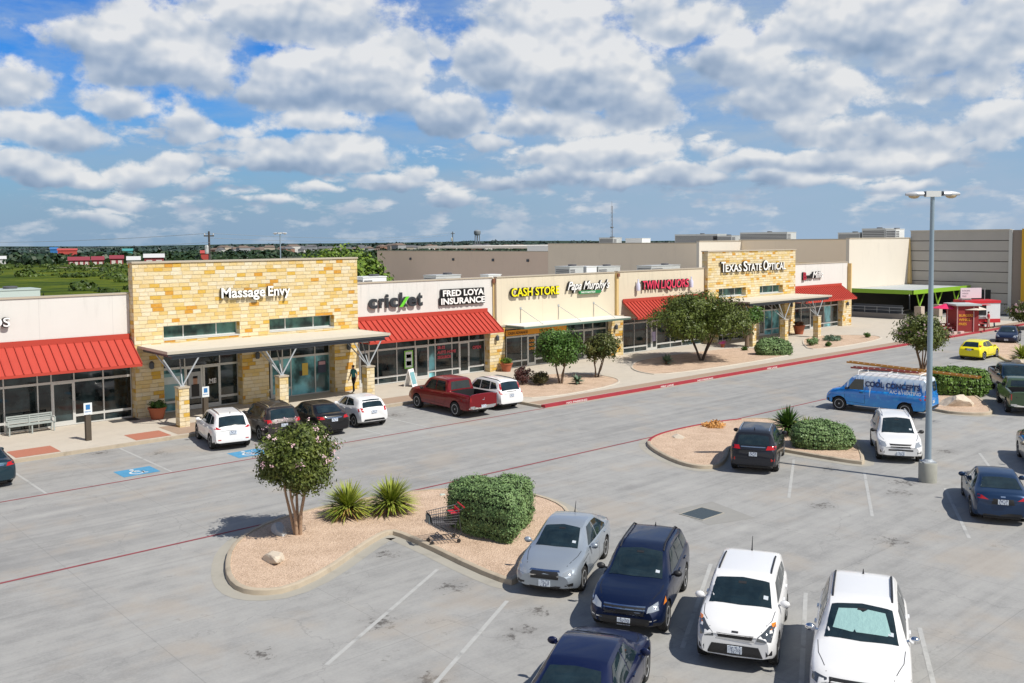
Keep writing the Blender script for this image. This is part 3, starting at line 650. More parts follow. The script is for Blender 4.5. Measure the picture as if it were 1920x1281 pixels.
pr_ = part('stone_pier', STONE, Cd, (55.5, 56.95, 50.45, 50.78, .15, 3.3)); part('pier_cap', COPING, pr_, (55.46, 56.99, 50.4, 50.78, 3.3, 3.38)); sconce(Cd, 55.95, 50.45, 2.5)
ob = thing('orange_banner', 'orange banner with dark lettering over the window under the flat canopy', 'banner', (44.5, 50.7, 2.55)); q = part('banner_cloth', mat('banner_orange', (.70, .30, .02), .6), None, (0, 6.2, -.02, 0, 0, .42)); q.parent = ob
for i, s in enumerate(('CASH ADVANCE', 'TITLE LOANS')): text('banner_text', s, .26, mat('banner_brown', (.10, .035, .01), .6), ob, (.2+3.1*i, -.03, .10), ext=.003, bold=.008)
wtext('window_lettering', 'orange and blue lettering column on the glass door beneath the orange banner', ['CASH', 'NOW', 'OPEN'], 47.02, 1.95, .24, 50.95, mat('window_orange', (.6, .25, .03), .5))
# ---- liquor shop
Ce = shop('shop_building', 'cream shop with pink-lettered sign and red awning behind the large spreading tree', 0, 0)
part('reveal', GOLDSTUCCO, Ce, (56.36, 56.60, 50.6, 51.0, 3.4, 6.8)); part('scupper', MATS['copper_scupper'], Ce, (56.38, 56.62, 50.48, 50.6, 6.5, 6.78))  # golden reveal: shade of the left-facing side put into the colour
upperwall(Ce, 56.61, 68.1, CREAM, 50.75, 3.05, 6.86); roof(Ce, 56.61, 68.1)
awning(Ce, 57.15, 68.05, 50.7, 4.66, 49.1, 3.2)
front(Ce, [(57.0, 57.45, 'w', TEALGLASS), (57.45, 58.8, 'w'), (58.8, 60.35, 'w'), (60.35, 61.7, 'dd'), (61.7, 63.5, 'w'), (63.5, 65.1, 'w'), (65.1, 66.6, 'w'), (66.6, 68.05, 'w')], 3.05, 50.9, 2.6)
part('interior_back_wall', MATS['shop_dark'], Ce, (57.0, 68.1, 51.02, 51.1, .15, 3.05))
poster('window_poster', 'white and violet bottle poster by the liquor shop door', 61.0, 61.5, .9, 1.7, mat('poster_violet', (.45, .4, .6), .5), Y=50.86)
# ---- second stone tower
T2 = tower('shop_building', 'farther stone-faced tower with small-capitals sign and canopy on stone columns', 68.12, 82.35, [(68.12, 69.75), (74.4, 76.1), (80.5, 82.35)], [(69.77, 73.95), (76.2, 80.15)], (69.3, 74.35, 79.95), '', 68.6, 82.1, 8.32,
   bays=[(69.8, 71.2, 'w'), (71.2, 73.0, 'w'), (73.0, 74.38, 'w'), (76.12, 77.0, 'w'), (77.0, 77.9, 'd'), (77.9, 79.2, 'w', TEALGLASS), (79.2, 80.48, 'w', TEALGLASS)])
# ---- last white unit
Cm = shop('shop_building', 'last white shop of the row with a short red awning, right of the farther tower', 0, 0)
upperwall(Cm, 82.4, 93.75, STUCCO, 51.1, 3.05, 6.85); roof(Cm, 82.4, 93.75)
awning(Cm, 82.45, 92.35, 51.05)
front(Cm, [(82.6, 83.3, 'w', TEALGLASS), (83.3, 84.6, 'w'), (84.6, 86.3, 'w'), (86.3, 87.3, 'd'), (87.3, 89.0, 'w'), (89.0, 90.4, 'w', TEALGLASS), (90.4, 91.85, 'w')], 3.05, 51.1)
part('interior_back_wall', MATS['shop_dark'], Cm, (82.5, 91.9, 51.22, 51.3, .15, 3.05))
part('stone_pier', STONE, Cm, (91.88, 93.75, 50.6, 51.08, .15, 3.3)); sconce(Cm, 92.7, 50.6, 2.5)
part('end_wall', GOLDSTUCCO, Cm, (93.76, 93.95, 50.7, 57, .15, 6.75))

# ================================================================ shop signs (channel letters)
def letters(parent, s, x, z, w, h, m, side=None, bold=.02, shear=0., dep=.08, nm='letter_row', y=0):
    return text(nm, s, 1., m, parent, (x, y, z), ext=dep, bold=bold, shear=shear, side=side or m, fit=(w, h))
def outlined(parent, s, x, z, w, h, m, o=.05, shear=0., dep=.06):
    letters(parent, s, x-.09, z-.03, w+.09, h+.05, LETB, None, .03, shear, dep, 'letter_return'); letters(parent, s, x, z, w, h, m, None, .012, shear, .012, 'letter_face', -dep-.02)
Ys = 50.25
s = sign('spa_sign', 'white channel letters of two words high on the nearer stone tower', 22.8, Ys, 6.38)
letters(s, 'Massage', 0, 0, 2.68, .56, LETW, LETB, .022); letters(s, 'Envy', 2.86, -.0, 1.42, .56, LETW, LETB, .022)
s = sign('phone_shop_sign', 'dark rounded lettering with a green slash in the k above the awning', 33.05, 50.95, 5.20)
DG = mat('letter_charcoal', (.028, .034, .042), .5); GR = mat('letter_green', (.14, .60, .03), .5)
[letters(s, c_, x_, 0, w_, h_, DG, None, .03, dep=.07) for c_, x_, w_, h_ in (('c', 0, .62, .60), ('r', .80, .40, .60), ('i', 1.31, .20, .85), ('c', 1.62, .62, .60), ('k', 2.42, .62, .92), ('e', 3.08, .64, .60), ('t', 3.82, .42, .84))]
bm = bmesh.new(); prism(bm, [(-.02, -.03), (.22, -.03), (.78, .64), (.52, .64)], 0, .03); bm.transform(Matrix.Rotation(math.pi/2, 4, 'X')); obj('green_stroke', fixn(bm), GR, s, loc=(2.33, -.11, 0))
s = sign('insurance_sign', 'two rows of white block letters edged in black right of the green-k sign', 38.75, 50.98, 5.12)
bm = bmesh.new(); obj('backing', fixn(B((.0, 4.05, -.02, .06, -.05, .50), (.12, 3.98, -.021, .06, .501, 1.06))), LETB, s)
letters(s, 'FRED LOYA', .24, .58, 3.65, .42, LETW, LETB, .035, dep=.05, y=-.06); letters(s, 'INSURANCE', .08, .03, 3.9, .42, LETW, LETB, .035, dep=.05, y=-.06)
s = sign('loan_shop_sign', 'bright yellow block letters on the cream wall above the flat canopy', 45.0, 50.65, 5.42)
YL = mat('letter_yellow', (.92, .80, .01), .45)
outlined(s, 'CASH STORE', 0, 0, 4.85, .60, YL)
s = sign('pizza_shop_sign', 'slanted white script over a small green strip right of the yellow letters', 50.75, 50.65, 5.66)
outlined(s, "Papa Murphy's", 0, 0, 4.75, .66, LETW, shear=.45)
part('green_strip', mat('strip_green', (.02, .22, .07), .5), s, (1.3, 3.7, -.10, .05, -.36, -.12)); text('strip_text', "TAKE 'N' BAKE PIZZA", .17, LETW, s, (1.42, -.105, -.30), ext=.003, bold=.004)
s = sign('liquor_shop_sign', 'pink-red block letters flanked by pale bottle shapes above the awning by the tree', 58.8, 50.58, 5.36)
PK = mat('letter_pink', (.75, .05, .12), .45)
outlined(s, 'TWIN', .65, 0, 2.1, .70, PK, shear=.1); outlined(s, 'LIQUORS', 3.0, 0, 3.75, .70, PK, shear=.1)
for x in (.1, 7.15):
    bm = bmesh.new(); lathe(bm, [(.02, -.1), (.17, -.08), (.18, .45), (.07, .62), (.06, .85), (.02, .86)], 14, (x, -.05, 0)); obj('bottle_shape', bm, mat('sign_lilac', (.62, .62, .78), .4), s, smooth=40)
s = sign('optician_sign', 'three-word small-capitals white sign on the farther stone tower', 69.85, 50.25, 6.50)
for tx, x, w, h in (('T', 0, .62, .92), ('EXAS', .62, 2.45, .66), ('S', 3.40, .62, .92), ('TATE', 4.02, 2.3, .66), ('O', 6.62, .80, .92), ('PTICAL', 7.45, 3.0, .66)): outlined(s, tx, x, 0, w, h, LETW, dep=.05)
s = sign('phone_store_sign', 'small dark red and black lettering on the last white shop', 84.65, 50.97, 5.42)
MR = mat('letter_maroon', (.35, .015, .04), .45)
letters(s, 'B', 0, -.12, .6, .75, MR, LETB, .05); letters(s, 'ood', .6, 0, 1.1, .42, LETB, None, .06); outlined(s, 'Mills', 1.75, 0, 2.0, .62, LETW, shear=.25)
s = sign('cut_off_sign', 'last two outlined letters of a sign cut by the left edge of the photo', 11.2, 50.85, 5.46)
outlined(s, 'OS', 0, 0, .92, .44, LETW)
# ================================================================ roof-top units
def hvac(label, x, y, z, sx, sy, h, m=HVACM, group='rooftop units on the shop roofs', lv=True):
    t = thing('rooftop_unit', label, 'air conditioner', (x, y, z), 0, group)
    part('casing', m, t, (-sx/2, sx/2, -sy/2, sy/2, .1, h), bev=.02); part('curb', LOUVER, t, (-sx/2+.05, sx/2-.05, -sy/2+.05, sy/2-.05, 0, .1))
    part('top_lip', m, t, (-sx/2-.04, sx/2+.04, -sy/2-.04, sy/2+.04, h, h+.06))
    if lv:
        bs = []; n = 7
        for k in range(n): zz = .25+(h-.4)*k/n; bs.append((-sx/2+.08, -sx/2+sx*.38, -sy/2-.02, -sy/2-.001, zz, zz+(h-.4)/n*.55)); bs.append((-sx/2-.02, -sx/2-.001, -sy/2+.1, sy/2-.1, zz, zz+(h-.4)/n*.55))
        part('louvre', LOUVER, t, *bs)
        bm = bmesh.new(); lathe(bm, [(.36, 0), (.38, .12), (.30, .14), (.05, .13)], 16, (sx*.22, 0, h+.06)); obj('fan', bm, LOUVER, t)
    return t
hvac('long pale rooftop unit behind the leftmost white shop wall', 12.9, 58, 5.6, 4.6, 2.0, 1.35, mat('hvac_green_grey', (.40, .47, .45), .6))
hvac('small white rooftop unit right behind the nearer stone tower', 37.7, 58, 5.6, 2.0, 1.5, 1.3, HVACW)
hvac('low green-grey rooftop unit behind the insurance sign', 44.4, 58, 5.6, 2.4, 1.6, 1.22)
hvac('grey rooftop unit with dark louvres behind the pizza shop sign', 58.4, 58, 5.6, 1.7, 1.8, 1.55)
hvac('white box rooftop unit between two louvred ones behind the pizza shop sign', 60.3, 58, 5.6, 1.3, 1.8, 1.5, HVACW, lv=False)
hvac('right-hand lilac grey rooftop unit behind the pizza shop sign', 62.6, 58, 5.6, 2.9, 1.8, 1.45)
hvac('flat rooftop unit behind the pink-lettered sign', 70.6, 58, 5.6, 4.3, 1.8, 1.35)
hvac('small white roof cap just right of the insurance sign wall', 48.5, 57, 5.7, 1.3, 1.0, 1.05, HVACW, lv=False)

# ================================================================ big store behind
BS = thing('big_store', 'big tan and off-white box store rising behind the row of shops', 'store building')
def wallx(nm, m, X, y0, y1, z0, z1, th=.4, par=BS): w = part(nm, m, par, (X, X+th, y0, y1, z0, z1)); part('coping', COPING, w, (X-.05, X+th+.05, y0, y1, z1, z1+.12)); return w
def wally(nm, m, Y, x0, x1, z0, z1, th=.4, par=BS): w = part(nm, m, par, (x0, x1, Y, Y+th, z0, z1)); part('coping', COPING, w, (x0, x1, Y-.05, Y+th+.05, z1, z1+.12)); return w
wallx('side_wall', BROWN, 95, 98.7, 143.4, 0, 7.8); wallx('side_wall', TAN, 95, 72, 98.68, 0, 8.95)
part('downlight_row', DARKSTEEL, BS, *[(94.85, 94.998, y-.22, y+.22, 6.3, 6.7) for y in (103, 111, 121, 133)])
wally('front_wall', OFFWHITE, 71.6, 95.0, 104.0, 0, 9.15); wallx('side_wall', TAN, 104.0, 56.9, 71.98, 0, 9.25); wally('front_wall', OFFWHITE, 56.5, 104.0, 119.5, 0, 9.35)
part('roof', ROOFING, BS, (104.5, 150, 57, 144, 8.2, 8.6), (95.5, 104.4, 72.1, 144, 7.2, 7.6))
bm = bmesh.new()
for p in ((118.6, 119.5), ): 
    vs = [(118.9, 56.1, 3.5), (119.48, 56.1, 3.5), (119.48, 56.49, 3.5), (118.9, 56.49, 3.5)]; tp = [(119.3, 56.42, 9.4), (119.48, 56.42, 9.4), (119.48, 56.49, 9.4), (119.3, 56.49, 9.4)]
    a = [bm.verts.new(v) for v in vs]; b = [bm.verts.new(v) for v in tp]; bm.faces.new(a[::-1]); bm.faces.new(b); [bm.faces.new((a[i], a[(i+1) % 4], b[(i+1) % 4], b[i])) for i in range(4)]
obj('corner_buttress', fixn(bm), GOLDSTUCCO, BS)
GH = thing('grey_hall', 'tall grey panelled hall with horizontal dark joints at the right edge', 'hall building')
for k in range(8):
    z0 = k*1.28; part('panel_course', GREYPANEL, GH, (119.6, 120, 44.4, 56.45, z0+.09, z0+1.28)); 
part('panel_joint', mat('joint_dark', (.05, .05, .05), .9), GH, (119.72, 119.98, 44.4, 56.45, 0, 10.2)); part('coping', COPING, GH, (119.5, 120.1, 44.3, 56.5, 10.25, 10.36))
part('pale_pilaster', mat('pilaster_pale', (.55, .56, .54), .9), GH, (119.45, 120, 44.0, 44.38, 0, 10.3)); part('front_wall', mat('hall_brown', (.26, .22, .19), .9), GH, (119.55, 120.2, 42.9, 43.98, 0, 10.25)); part('yellow_band', mat('hall_yellow', (.62, .36, .02), .8), GH, (119.3, 120.4, 34, 42.88, 0, 10.4))
part('loading_opening', mat('shop_dark', (.03, .03, .03), .9), GH, (119.55, 119.62, 46.4, 56.3, .1, 3.0))
part('rear_mass', ROOFING, GH, (120.3, 150, 34.2, 56.4, 0, 9.9))
for (lab, y, w, h, z, m) in (('long ribbed cooling unit left on the big store roof', 90.6, 8.2, 1.0, 9.2, HVACM), ('second ribbed cooling unit on the big store roof', 85.6, 3.4, .7, 9.25, HVACM), ('wide grey rooftop unit with louvres on the big store roof', 78.4, 8.0, 1.15, 9.2, HVACM), ('dark slatted cooling units near the right end of the big store roof', 64.9, 3.2, .85, 9.3, HVACM), ('tall grey rooftop unit next to the grey hall', 61.4, 3.2, 1.35, 9.3, HVACM), ('white rooftop unit at the right end of the store roof', 59.0, 1.4, 1.25, 9.3, HVACW)):
    t = hvac(lab, 120.5, y, z-.6, 2.4, w, h+.6, m, 'rooftop units on the big store')
# green entrance canopy
part('canopy_shade_panel', mat('canopy_shade_dark', (.055, .053, .048), .9), BS, (103.93, 103.99, 57.0, 71.5, .1, 3.3), (104.2, 119.3, 56.40, 56.46, .1, 3.3))  # flat near-black panels painting in the shade and dark opening under the canopy
GC = thing('green_canopy', 'lime green edged flat canopy on forked steel posts beside the big store', 'canopy')
part('canopy_roof', mat('canopy_grey', (.42, .45, .46), .6, var=.06), GC, (104.1, 119.4, 48.8, 56.45, 3.34, 3.42)); GRN = mat('lime_green', (.22, .42, .03), .45)
part('canopy_fascia', GRN, GC, (104.0, 104.09, 48.7, 56.45, 3.02, 3.5), (104.0, 119.4, 48.7, 48.79, 3.02, 3.5))
for x in (106.9, 111.6, 116.6):
    p = part('stone_post', mat('post_stone', (.45, .38, .32), .9, var=.15), GC, (x-.45, x+.45, 48.9, 49.7, .1, 1.5)); bm = bmesh.new()
    tube(bm, [(x, 49.3, 1.5), (x-1.0, 49.2, 3.05)], .08, 8); tube(bm, [(x, 49.3, 1.5), (x+1.0, 49.2, 3.05)], .08, 8); obj('forked_strut', bm, GRN, p)
wl = thing('ramp_wall', 'low dark wall with railing under the green canopy', 'low wall'); part('base_wall', mat('ramp_wall_grey', (.20, .19, .18), .9), wl, (103.9, 104.3, 49.6, 56.3, .1, .75)); part('rear_screen', mat('screen_slate', (.07, .08, .095), .7), wl, (104.6, 104.7, 50.2, 56.2, .1, 1.7)); bm = bmesh.new()
for k in range(5): tube(bm, [(104.1, 50+1.5*k, .75), (104.1, 50+1.5*k, 1.45)], .025, 6)
tube(bm, [(104.1, 49.8, 1.45), (104.1, 56.2, 1.45)], .025, 6); tube(bm, [(104.1, 49.8, 1.1), (104.1, 56.2, 1.1)], .02, 6); obj('railing', bm, STEEL, wl)
# ================================================================ vehicles
def pchip(xs, ys, x):
    xs = np.array(xs, float); ys = np.array(ys, float); h = np.diff(xs); d = np.diff(ys)/h; m = np.zeros(len(xs))
    for i in range(1, len(xs)-1):
        if d[i-1]*d[i] > 0: m[i] = 2*d[i-1]*d[i]/(d[i-1]+d[i])
    m[0], m[-1] = d[0], d[-1]
    x = np.clip(x, xs[0], xs[-1]); i = np.clip(np.searchsorted(xs, x, side='right')-1, 0, len(h)-1); t = (x-xs[i])/h[i]
    return (1+2*t)*(1-t)**2*ys[i]+t*(1-t)**2*h[i]*m[i]+t*t*(3-2*t)*ys[i+1]+t*t*(t-1)*h[i]*m[i+1]
P = lambda pts, s: float(pchip([p[0] for p in pts], [p[1] for p in pts], s))
AGLASS = mat('car_glass', (.012, .023, .028), .04, var=.9, vscale=2.4, spec=.75); DTRIM = mat('car_black_trim', (.016, .016, .018), .5); RUBBER = mat('tyre_rubber', (.018, .018, .018), .85, bump=.2); CHROME = mat('chrome', (.75, .76, .78), .12, 1.)
RIM = mat('alloy_rim', (.50, .51, .53), .35, .25); DARKRIM = mat('dark_rim', (.08, .08, .085), .4, .6); REDLENS = mat('red_lens', (.42, .008, .008), .12, coat=1.); CLEARL = mat('clear_lens', (.42, .45, .48), .06, .4, coat=1.); AMBER = mat('amber_lens', (.75, .22, .01), .15, coat=1.)
def plate_mat():
    m, t, b, tc = newmat('licence_plate'); X = t.xyz(tc); n = t.noise(t.comb(0., t.m('MULTIPLY', X[1], 30.), t.m('MULTIPLY', X[2], 14.)), 1., 3., .7)
    inside = t.m('LESS_THAN', t.m('ABSOLUTE', X[1]), .125); t.put(b.inputs['Base Color'], t.mix(t.m('MULTIPLY', t.m('GREATER_THAN', n, .52), inside), (.60, .66, .74), (.10, .12, .20))); b.inputs['Roughness'].default_value = .4; return m
PLATE = plate_mat(); DARKWELL = mat('wheel_well', (.008, .008, .008), .95); SEAM = mat('panel_gap', (.01, .01, .012), .7)
def paint(name, c, metal=.0, rough=.35): return mat('paint_'+name, c, rough, metal, coat=.55 if max(c) < .3 else .8, spec=.25)
# profiles: lists of (distance from the nose, value)
def body_mesh(sp):
    L, Wd = sp['L'], sp['W']; T, Bt = sp['T'], sp['B']; hw = Wd/2; zb = sp.get('zb', .22)
    st = sorted(set([0, .03, .08, .15, .25, .4, .6]+[p[0] for p in T]+list(np.arange(.8, L-.7, .16))+[L-.6, L-.4, L-.25, L-.15, L-.08, L-.03, L]))
    st = [s for i, s in enumerate(st) if i == 0 or s-st[i-1] > .012]
    PW = [(0, sp.get('nose', .70)), (.10, .86), (.30, .95), (.8, .99), (L*.45, 1.), (L-.9, .99), (L-.30, .955), (L-.08, .89), (L, sp.get('tail', .80))]
    rw = sp.get('roofw', .66)
    rings = []
    for s in st:
        zt, bl = P(T, s), min(P(Bt, s), P(T, s)-.012); w = hw*P(PW, s); k = min(1, max(0, (zt-bl-.06)/.30)); k = k*k*(3-2*k)
        rwid = hw*(rw+(sp.get('rooft', 0))*0)
        bot = zb+(.10*max(0, 1-s/.5)**1.5)+(.12*max(0, 1-(L-s)/.5)**1.5)
        mid = bot+(bl-bot)*.5
        # half ring from bottom centre to top centre
        r = [(0, bot), (w*.80, bot), (w*.95, bot+.03), (w*.992, bot+.11), (w, mid), (w*.992, mid+(bl-mid)*.55), (w*.965, bl-.045), (w*.935, bl)]
        hood = [(w*.90, bl+(zt-bl)*.30), (w*.80, bl+(zt-bl)*.62), (w*.62, bl+(zt-bl)*.86), (w*.42, bl+(zt-bl)*.96), (w*.2, bl+(zt-bl)*.99), (0, zt)]
        g = zt-bl; xr = min(w*.93, hw*rw+ .02)
        gh = [(w*.915, bl+.02), (w*.915+(xr-w*.915)*.5, bl+g*.52), (xr, bl+g*.86), (xr*.93, bl+g*.945), (xr*.72, bl+g*.985), (0, zt)]
        r += [(a[0]*(1-k)+b[0]*k, a[1]*(1-k)+b[1]*k) for a, b in zip(hood, gh)]
        # nose / tail lean: higher parts pulled back
        pts = []
        for (y, z) in r:
            f = max(0, 1-s/.7); q = max(0, 1-(L-s)/.55)
            dx = f*f*(sp.get('lean', .20)*max(0, (z-.58)/.4)**1.5+.10*max(0, (.42-z)/.25))
            dq = q*q*(sp.get('rlean', .08)*max(0, (z-.62)/.4)+.10*max(0, (.45-z)/.25))
            cr = sp.get('crown', .10)*(y/hw)**2
            pts.append((L/2-s-dx-f*f*cr+dq+q*q*cr*.8, y, z))
        rings.append(pts)
    bm = bmesh.new(); rows = []
    for pts in rings:
        full = pts+[(p[0], -p[1], p[2]) for p in pts[-2:0:-1]]
        rows.append([bm.verts.new(p) for p in full])
    n = len(rows[0])
    for a, b in zip(rows, rows[1:]):
        for i in range(n): bm.faces.new((a[i], a[(i+1) % n], b[(i+1) % n], b[i]))
    bm.faces.new(rows[0][::-1]); bm.faces.new(rows[-1])
    return fixn(bm)
def decal(bvh, poly, d, off=.006, h=.12, back=0.):
    """project a 2-D outline onto the body along direction d. d: 'front','rear','left','right','top'"""
    D = {'front': Vector((-1, 0, 0)), 'rear': Vector((1, 0, 0)), 'left': Vector((0, -1, 0)), 'right': Vector((0, 1, 0)), 'top': Vector((0, 0, -1))}[d]
    def org(u, v):
        return {'front': Vector((6, u, v)), 'rear': Vector((-6, u, v)), 'left': Vector((u, 4, v)), 'right': Vector((u, -4, v)), 'top': Vector((u, v, 5))}[d]
    out = [Vector(p) for p in poly]; n = len(out); pts = []
    for i in range(n):
        a, b = out[i], out[(i+1) % n]; k = max(1, int((b-a).length/h)); pts += [a+(b-a)*j/k for j in range(k)]
    m = len(pts); edges = [(i, (i+1) % m) for i in range(m)]
    x0, x1 = min(p.x for p in pts), max(p.x for p in pts); y0, y1 = min(p.y for p in pts), max(p.y for p in pts)
    inner = []
    for x in np.arange(x0+h*.5, x1, h):
        for y in np.arange(y0+h*.5, y1, h):
            q = Vector((x, y)); ins = False
            for i in range(m):
                a, b = pts[i], pts[(i+1) % m]
                if (a.y > q.y) != (b.y > q.y) and q.x < (b.x-a.x)*(q.y-a.y)/(b.y-a.y)+a.x: ins = not ins
            if ins and min((q-p).length for p in pts) > h*.35: inner.append(q)
    r = geometry.delaunay_2d_cdt(pts+inner, edges, [], 1, 1e-5)
    V = []
    for p in r[0]:
        loc, nrm, idx, dist = bvh.ray_cast(org(p.x, p.y), D)
        if loc is None: V.append(None)
        else:
            if nrm.dot(D) > 0: nrm = -nrm
            V.append(loc+nrm*off)
    return V, r[2]
def add_decal(bm, bvh, poly, d, off=.006, h=.12, maxl=.6, mi=0):
    V, F = decal(bvh, poly, d, off, h); vs = [bm.verts.new(v) if v else None for v in V]
    for f in F:
        q = [vs[i] for i in f]
        if None in q or len(set(q)) < 3: continue
        if max((q[i].co-q[i-1].co).length for i in range(3)) > maxl: continue
        try: bm.faces.new(q).material_index = mi
        except ValueError: pass
    loose = [v for v in bm.verts if not v.link_faces]; bmesh.ops.delete(bm, geom=loose, context='VERTS')
def dec(name, bvh, m, parent, items, off=.006, h=.12, maxl=.6):
    bm = bmesh.new()
    for poly, d in items: add_decal(bm, bvh, poly, d, off, h, maxl)
    bm.normal_update()
    if not bm.faces: bm.free(); return None
    # consistent outward orientation
    for f in bm.faces:
        c = f.calc_center_median(); 
        if f.normal.dot(c-Vector((c.x*.6, 0, .7))) < 0: f.normal_flip()
    return obj(name, bm, m, parent, smooth=180)
def seg(p, w=.014):
    """thin closed outline strips along a polyline (door gaps)"""
    out = []
    for a, b in zip(p, p[1:]):
        a, b = Vector(a), Vector(b); n = (b-a).normalized(); n = Vector((-n.y, n.x))*w/2; out.append([a+n, b+n, b-n, a-n])
    return out
WHEELS = {}
def wheel_mesh(r, w, style):
    k = (r, w, style)
    if k in WHEELS: return WHEELS[k]
    bm = bmesh.new(); ri = r*.66
    lathe(bm, [(ri, -w*.42), (r*.90, -w*.5), (r*.975, -w*.42), (r, -w*.28), (r, w*.28), (r*.975, w*.42), (r*.90, w*.5), (ri, w*.42)], 28, axis='y'); fixn(bm)
    me = bpy.data.meshes.new('wheel'); bm.to_mesh(me); bm.free(); me.materials.append(RUBBER)
    me.polygons.foreach_set('use_smooth', [True]*len(me.polygons)); me.set_sharp_from_angle(angle=R(35))
    bm = bmesh.new()
    lathe(bm, [(ri+.004, w*.40), (ri+.004, w*.44), (ri*.92, w*.445), (ri*.88, w*.30), (ri*.86, -w*.2)], 28, axis='y', cap=False)
    lathe(bm, [(ri*.86, w*.06), (.02, w*.06)], 20, axis='y', mi=1, cap=False)
    lathe(bm, [(ri*.20, w*.1), (ri*.22, w*.40), (ri*.14, w*.43), (.01, w*.43)], 14, axis='y', cap=False)
    ns = {'five': 5, 'ten': 10, 'seven': 7, 'six': 6}[style]
    for i in range(ns):
        a = 2*math.pi*i/ns; wd0, wd1 = (.06, .085) if ns > 6 else (.10, .17)
        c, s_ = math.cos(a), math.sin(a); vs = []
        for (rr, hw_, y) in ((ri*.15, wd0, w*.42), (ri*.90, wd1, w*.40)):
            for sg, yy in ((-1, y), (1, y), (1, y-.05), (-1, y-.05)):
                vs.append(bm.verts.new((rr*c-sg*hw_*s_*.5, yy, rr*s_+sg*hw_*c*.5)))
        for f in ((0,1,2,3),(7,6,5,4),(0,4,5,1),(1,5,6,2),(2,6,7,3),(3,7,4,0)): bm.faces.new([vs[q] for q in f])
    fixn(bm); m2 = bpy.data.meshes.new('rim'); bm.to_mesh(m2); bm.free(); m2.materials.append(RIM); m2.materials.append(DTRIM)
    WHEELS[k] = (me, m2); return WHEELS[k]
CUTS = {}
def bool_apply(bodyo, cutbm, m=DARKWELL):
    cme = bpy.data.meshes.new('cut'); cutbm.to_mesh(cme); cutbm.free(); cme.materials.append(m); co = bpy.data.objects.new('cut', cme); COL.objects.link(co); co.parent = bodyo.parent
    md = bodyo.modifiers.new('b', 'BOOLEAN'); md.operation = 'DIFFERENCE'; md.object = co; md.solver = 'EXACT'; md.use_self = True; md.material_mode = 'TRANSFER'
    me = evalmesh(bodyo, bodyo.data.name); bodyo.modifiers.clear(); bodyo.data = me; bpy.data.objects.remove(co)
def vehicle(name, label, cat, x, y, hd, sp, pm, group=None, shade=False):
    L, Wd, wb, fo, r = sp['L'], sp['W'], sp['wb'], sp['fo'], sp['r']; hw = Wd/2
    root = thing(name, label, cat, (x, y, 0), R(hd), group)
    bm = body_mesh(sp); bvh = BVHTree.FromBMesh(bm)
    low = sp.get('clad', 0)
    body = obj('body', bm, [pm, DTRIM], root)
    ax = (L/2-fo, L/2-fo-wb)
    cb = bmesh.new()
    for a in ax:
        for s in (-1, 1):
            lathe(cb, [(r*1.14, s*(hw-.30)), (r*1.14, s*(hw+.3))] if s > 0 else [(r*1.14, -(hw+.3)), (r*1.14, -(hw-.30))], 28, (a, 0, r+.02), 'y')
    if sp.get('bed'):
        b0, b1, bz = sp['bed']; c2 = bmesh.new(); box(c2, L/2-b1, L/2-b0, -hw*.84, hw*.84, bz, 2.5); fixn(c2); bool_apply(body, c2)
    fixn(cb); bool_apply(body, cb)
    me = body.data
    for p in me.polygons:        # wheel wells and pickup bed are unpainted
        c = p.center
        if any(math.hypot(c.x-a, c.z-r-.02) < r*1.16 for a in ax) or (sp.get('bed') and L/2-sp['bed'][1]-.01 < c.x < L/2-sp['bed'][0]+.01 and abs(c.y) < hw*.845 and .85 < c.z < 1.285): p.material_index = 1
    if low:
        for p in me.polygons:
            if p.center.z < low and p.material_index == 0: p.material_index = 1
    me.polygons.foreach_set('use_smooth', [True]*len(me.polygons)); me.set_sharp_from_angle(angle=R(32))
    for a in ax:
        for s in (-1, 1):
            tm, rm = wheel_mesh(r, sp.get('tw', .22), sp.get('rim', 'ten'))
            wo = bpy.data.objects.new('wheel', tm); COL.objects.link(wo); wo.parent = root; wo.location = (a, s*(hw-.12), r); wo.rotation_euler = (0, 0, 0 if s > 0 else math.pi)
            ro = bpy.data.objects.new('rim', rm); COL.objects.link(ro); ro.parent = wo
    X = lambda s: L/2-s
    gm = sp.get('glass', AGLASS)
    for nm, key, dr in (('windshield', 'ws', 'top'), ('rear_window', 'rw', 'top')):
        if key in sp:
            q = sp[key]; pl = [(X(a), b) for a, b in q]+[(X(a), -b) for a, b in q[::-1]]; dec(nm, bvh, gm, root, [(pl, dr)], .007, .10)
    for q in sp.get('side', []):
        for s in ('left', 'right'): dec('side_window', bvh, gm, root, [([(X(a), b) for a, b in q], s)], .007, .14)
    if 'ws' in sp:
        (a0, y0), (a1, y1) = sp['ws'][1], sp['ws'][2]
        dec('windshield_sticker', bvh, mat('sticker_white', (.5, .55, .6), .5), root, [([(X(a0+.16), y0-.20), (X(a0+.16), y0-.10), (X(a0+.24), y0-.10), (X(a0+.24), y0-.20)], 'top')], .012, .10)
        dec('rear_view_mirror', bvh, DTRIM, root, [([(X(a1-.06), -.09), (X(a1-.06), .09), (X(a1-.12), .09), (X(a1-.12), -.09)], 'top')], .012, .10)
    gaps = []
    for q in sp.get('doors', []): gaps += [([tuple(v) for v in pl], s) for s in ('left', 'right') for pl in seg([(X(a), b) for a, b in q])]
    if gaps: dec('panel_gaps', bvh, SEAM, root, gaps, .003, .15, .3)
    if 'hoodgap' in sp:
        for sg in (1, -1): dec('hood_gap', bvh, SEAM, root, [(pl, 'top') for pl in seg([(X(a), b*sg) for a, b in sp['hoodgap']])], .003, .15, .3)
    for (nm, m_, q, dr, mirror) in sp.get('decals', []):
        its = [q]+([[(-a, b) for a, b in q]] if mirror else [])
        for it in its: dec(nm, bvh, m_, root, [(it, dr)], .009, .09, .45)
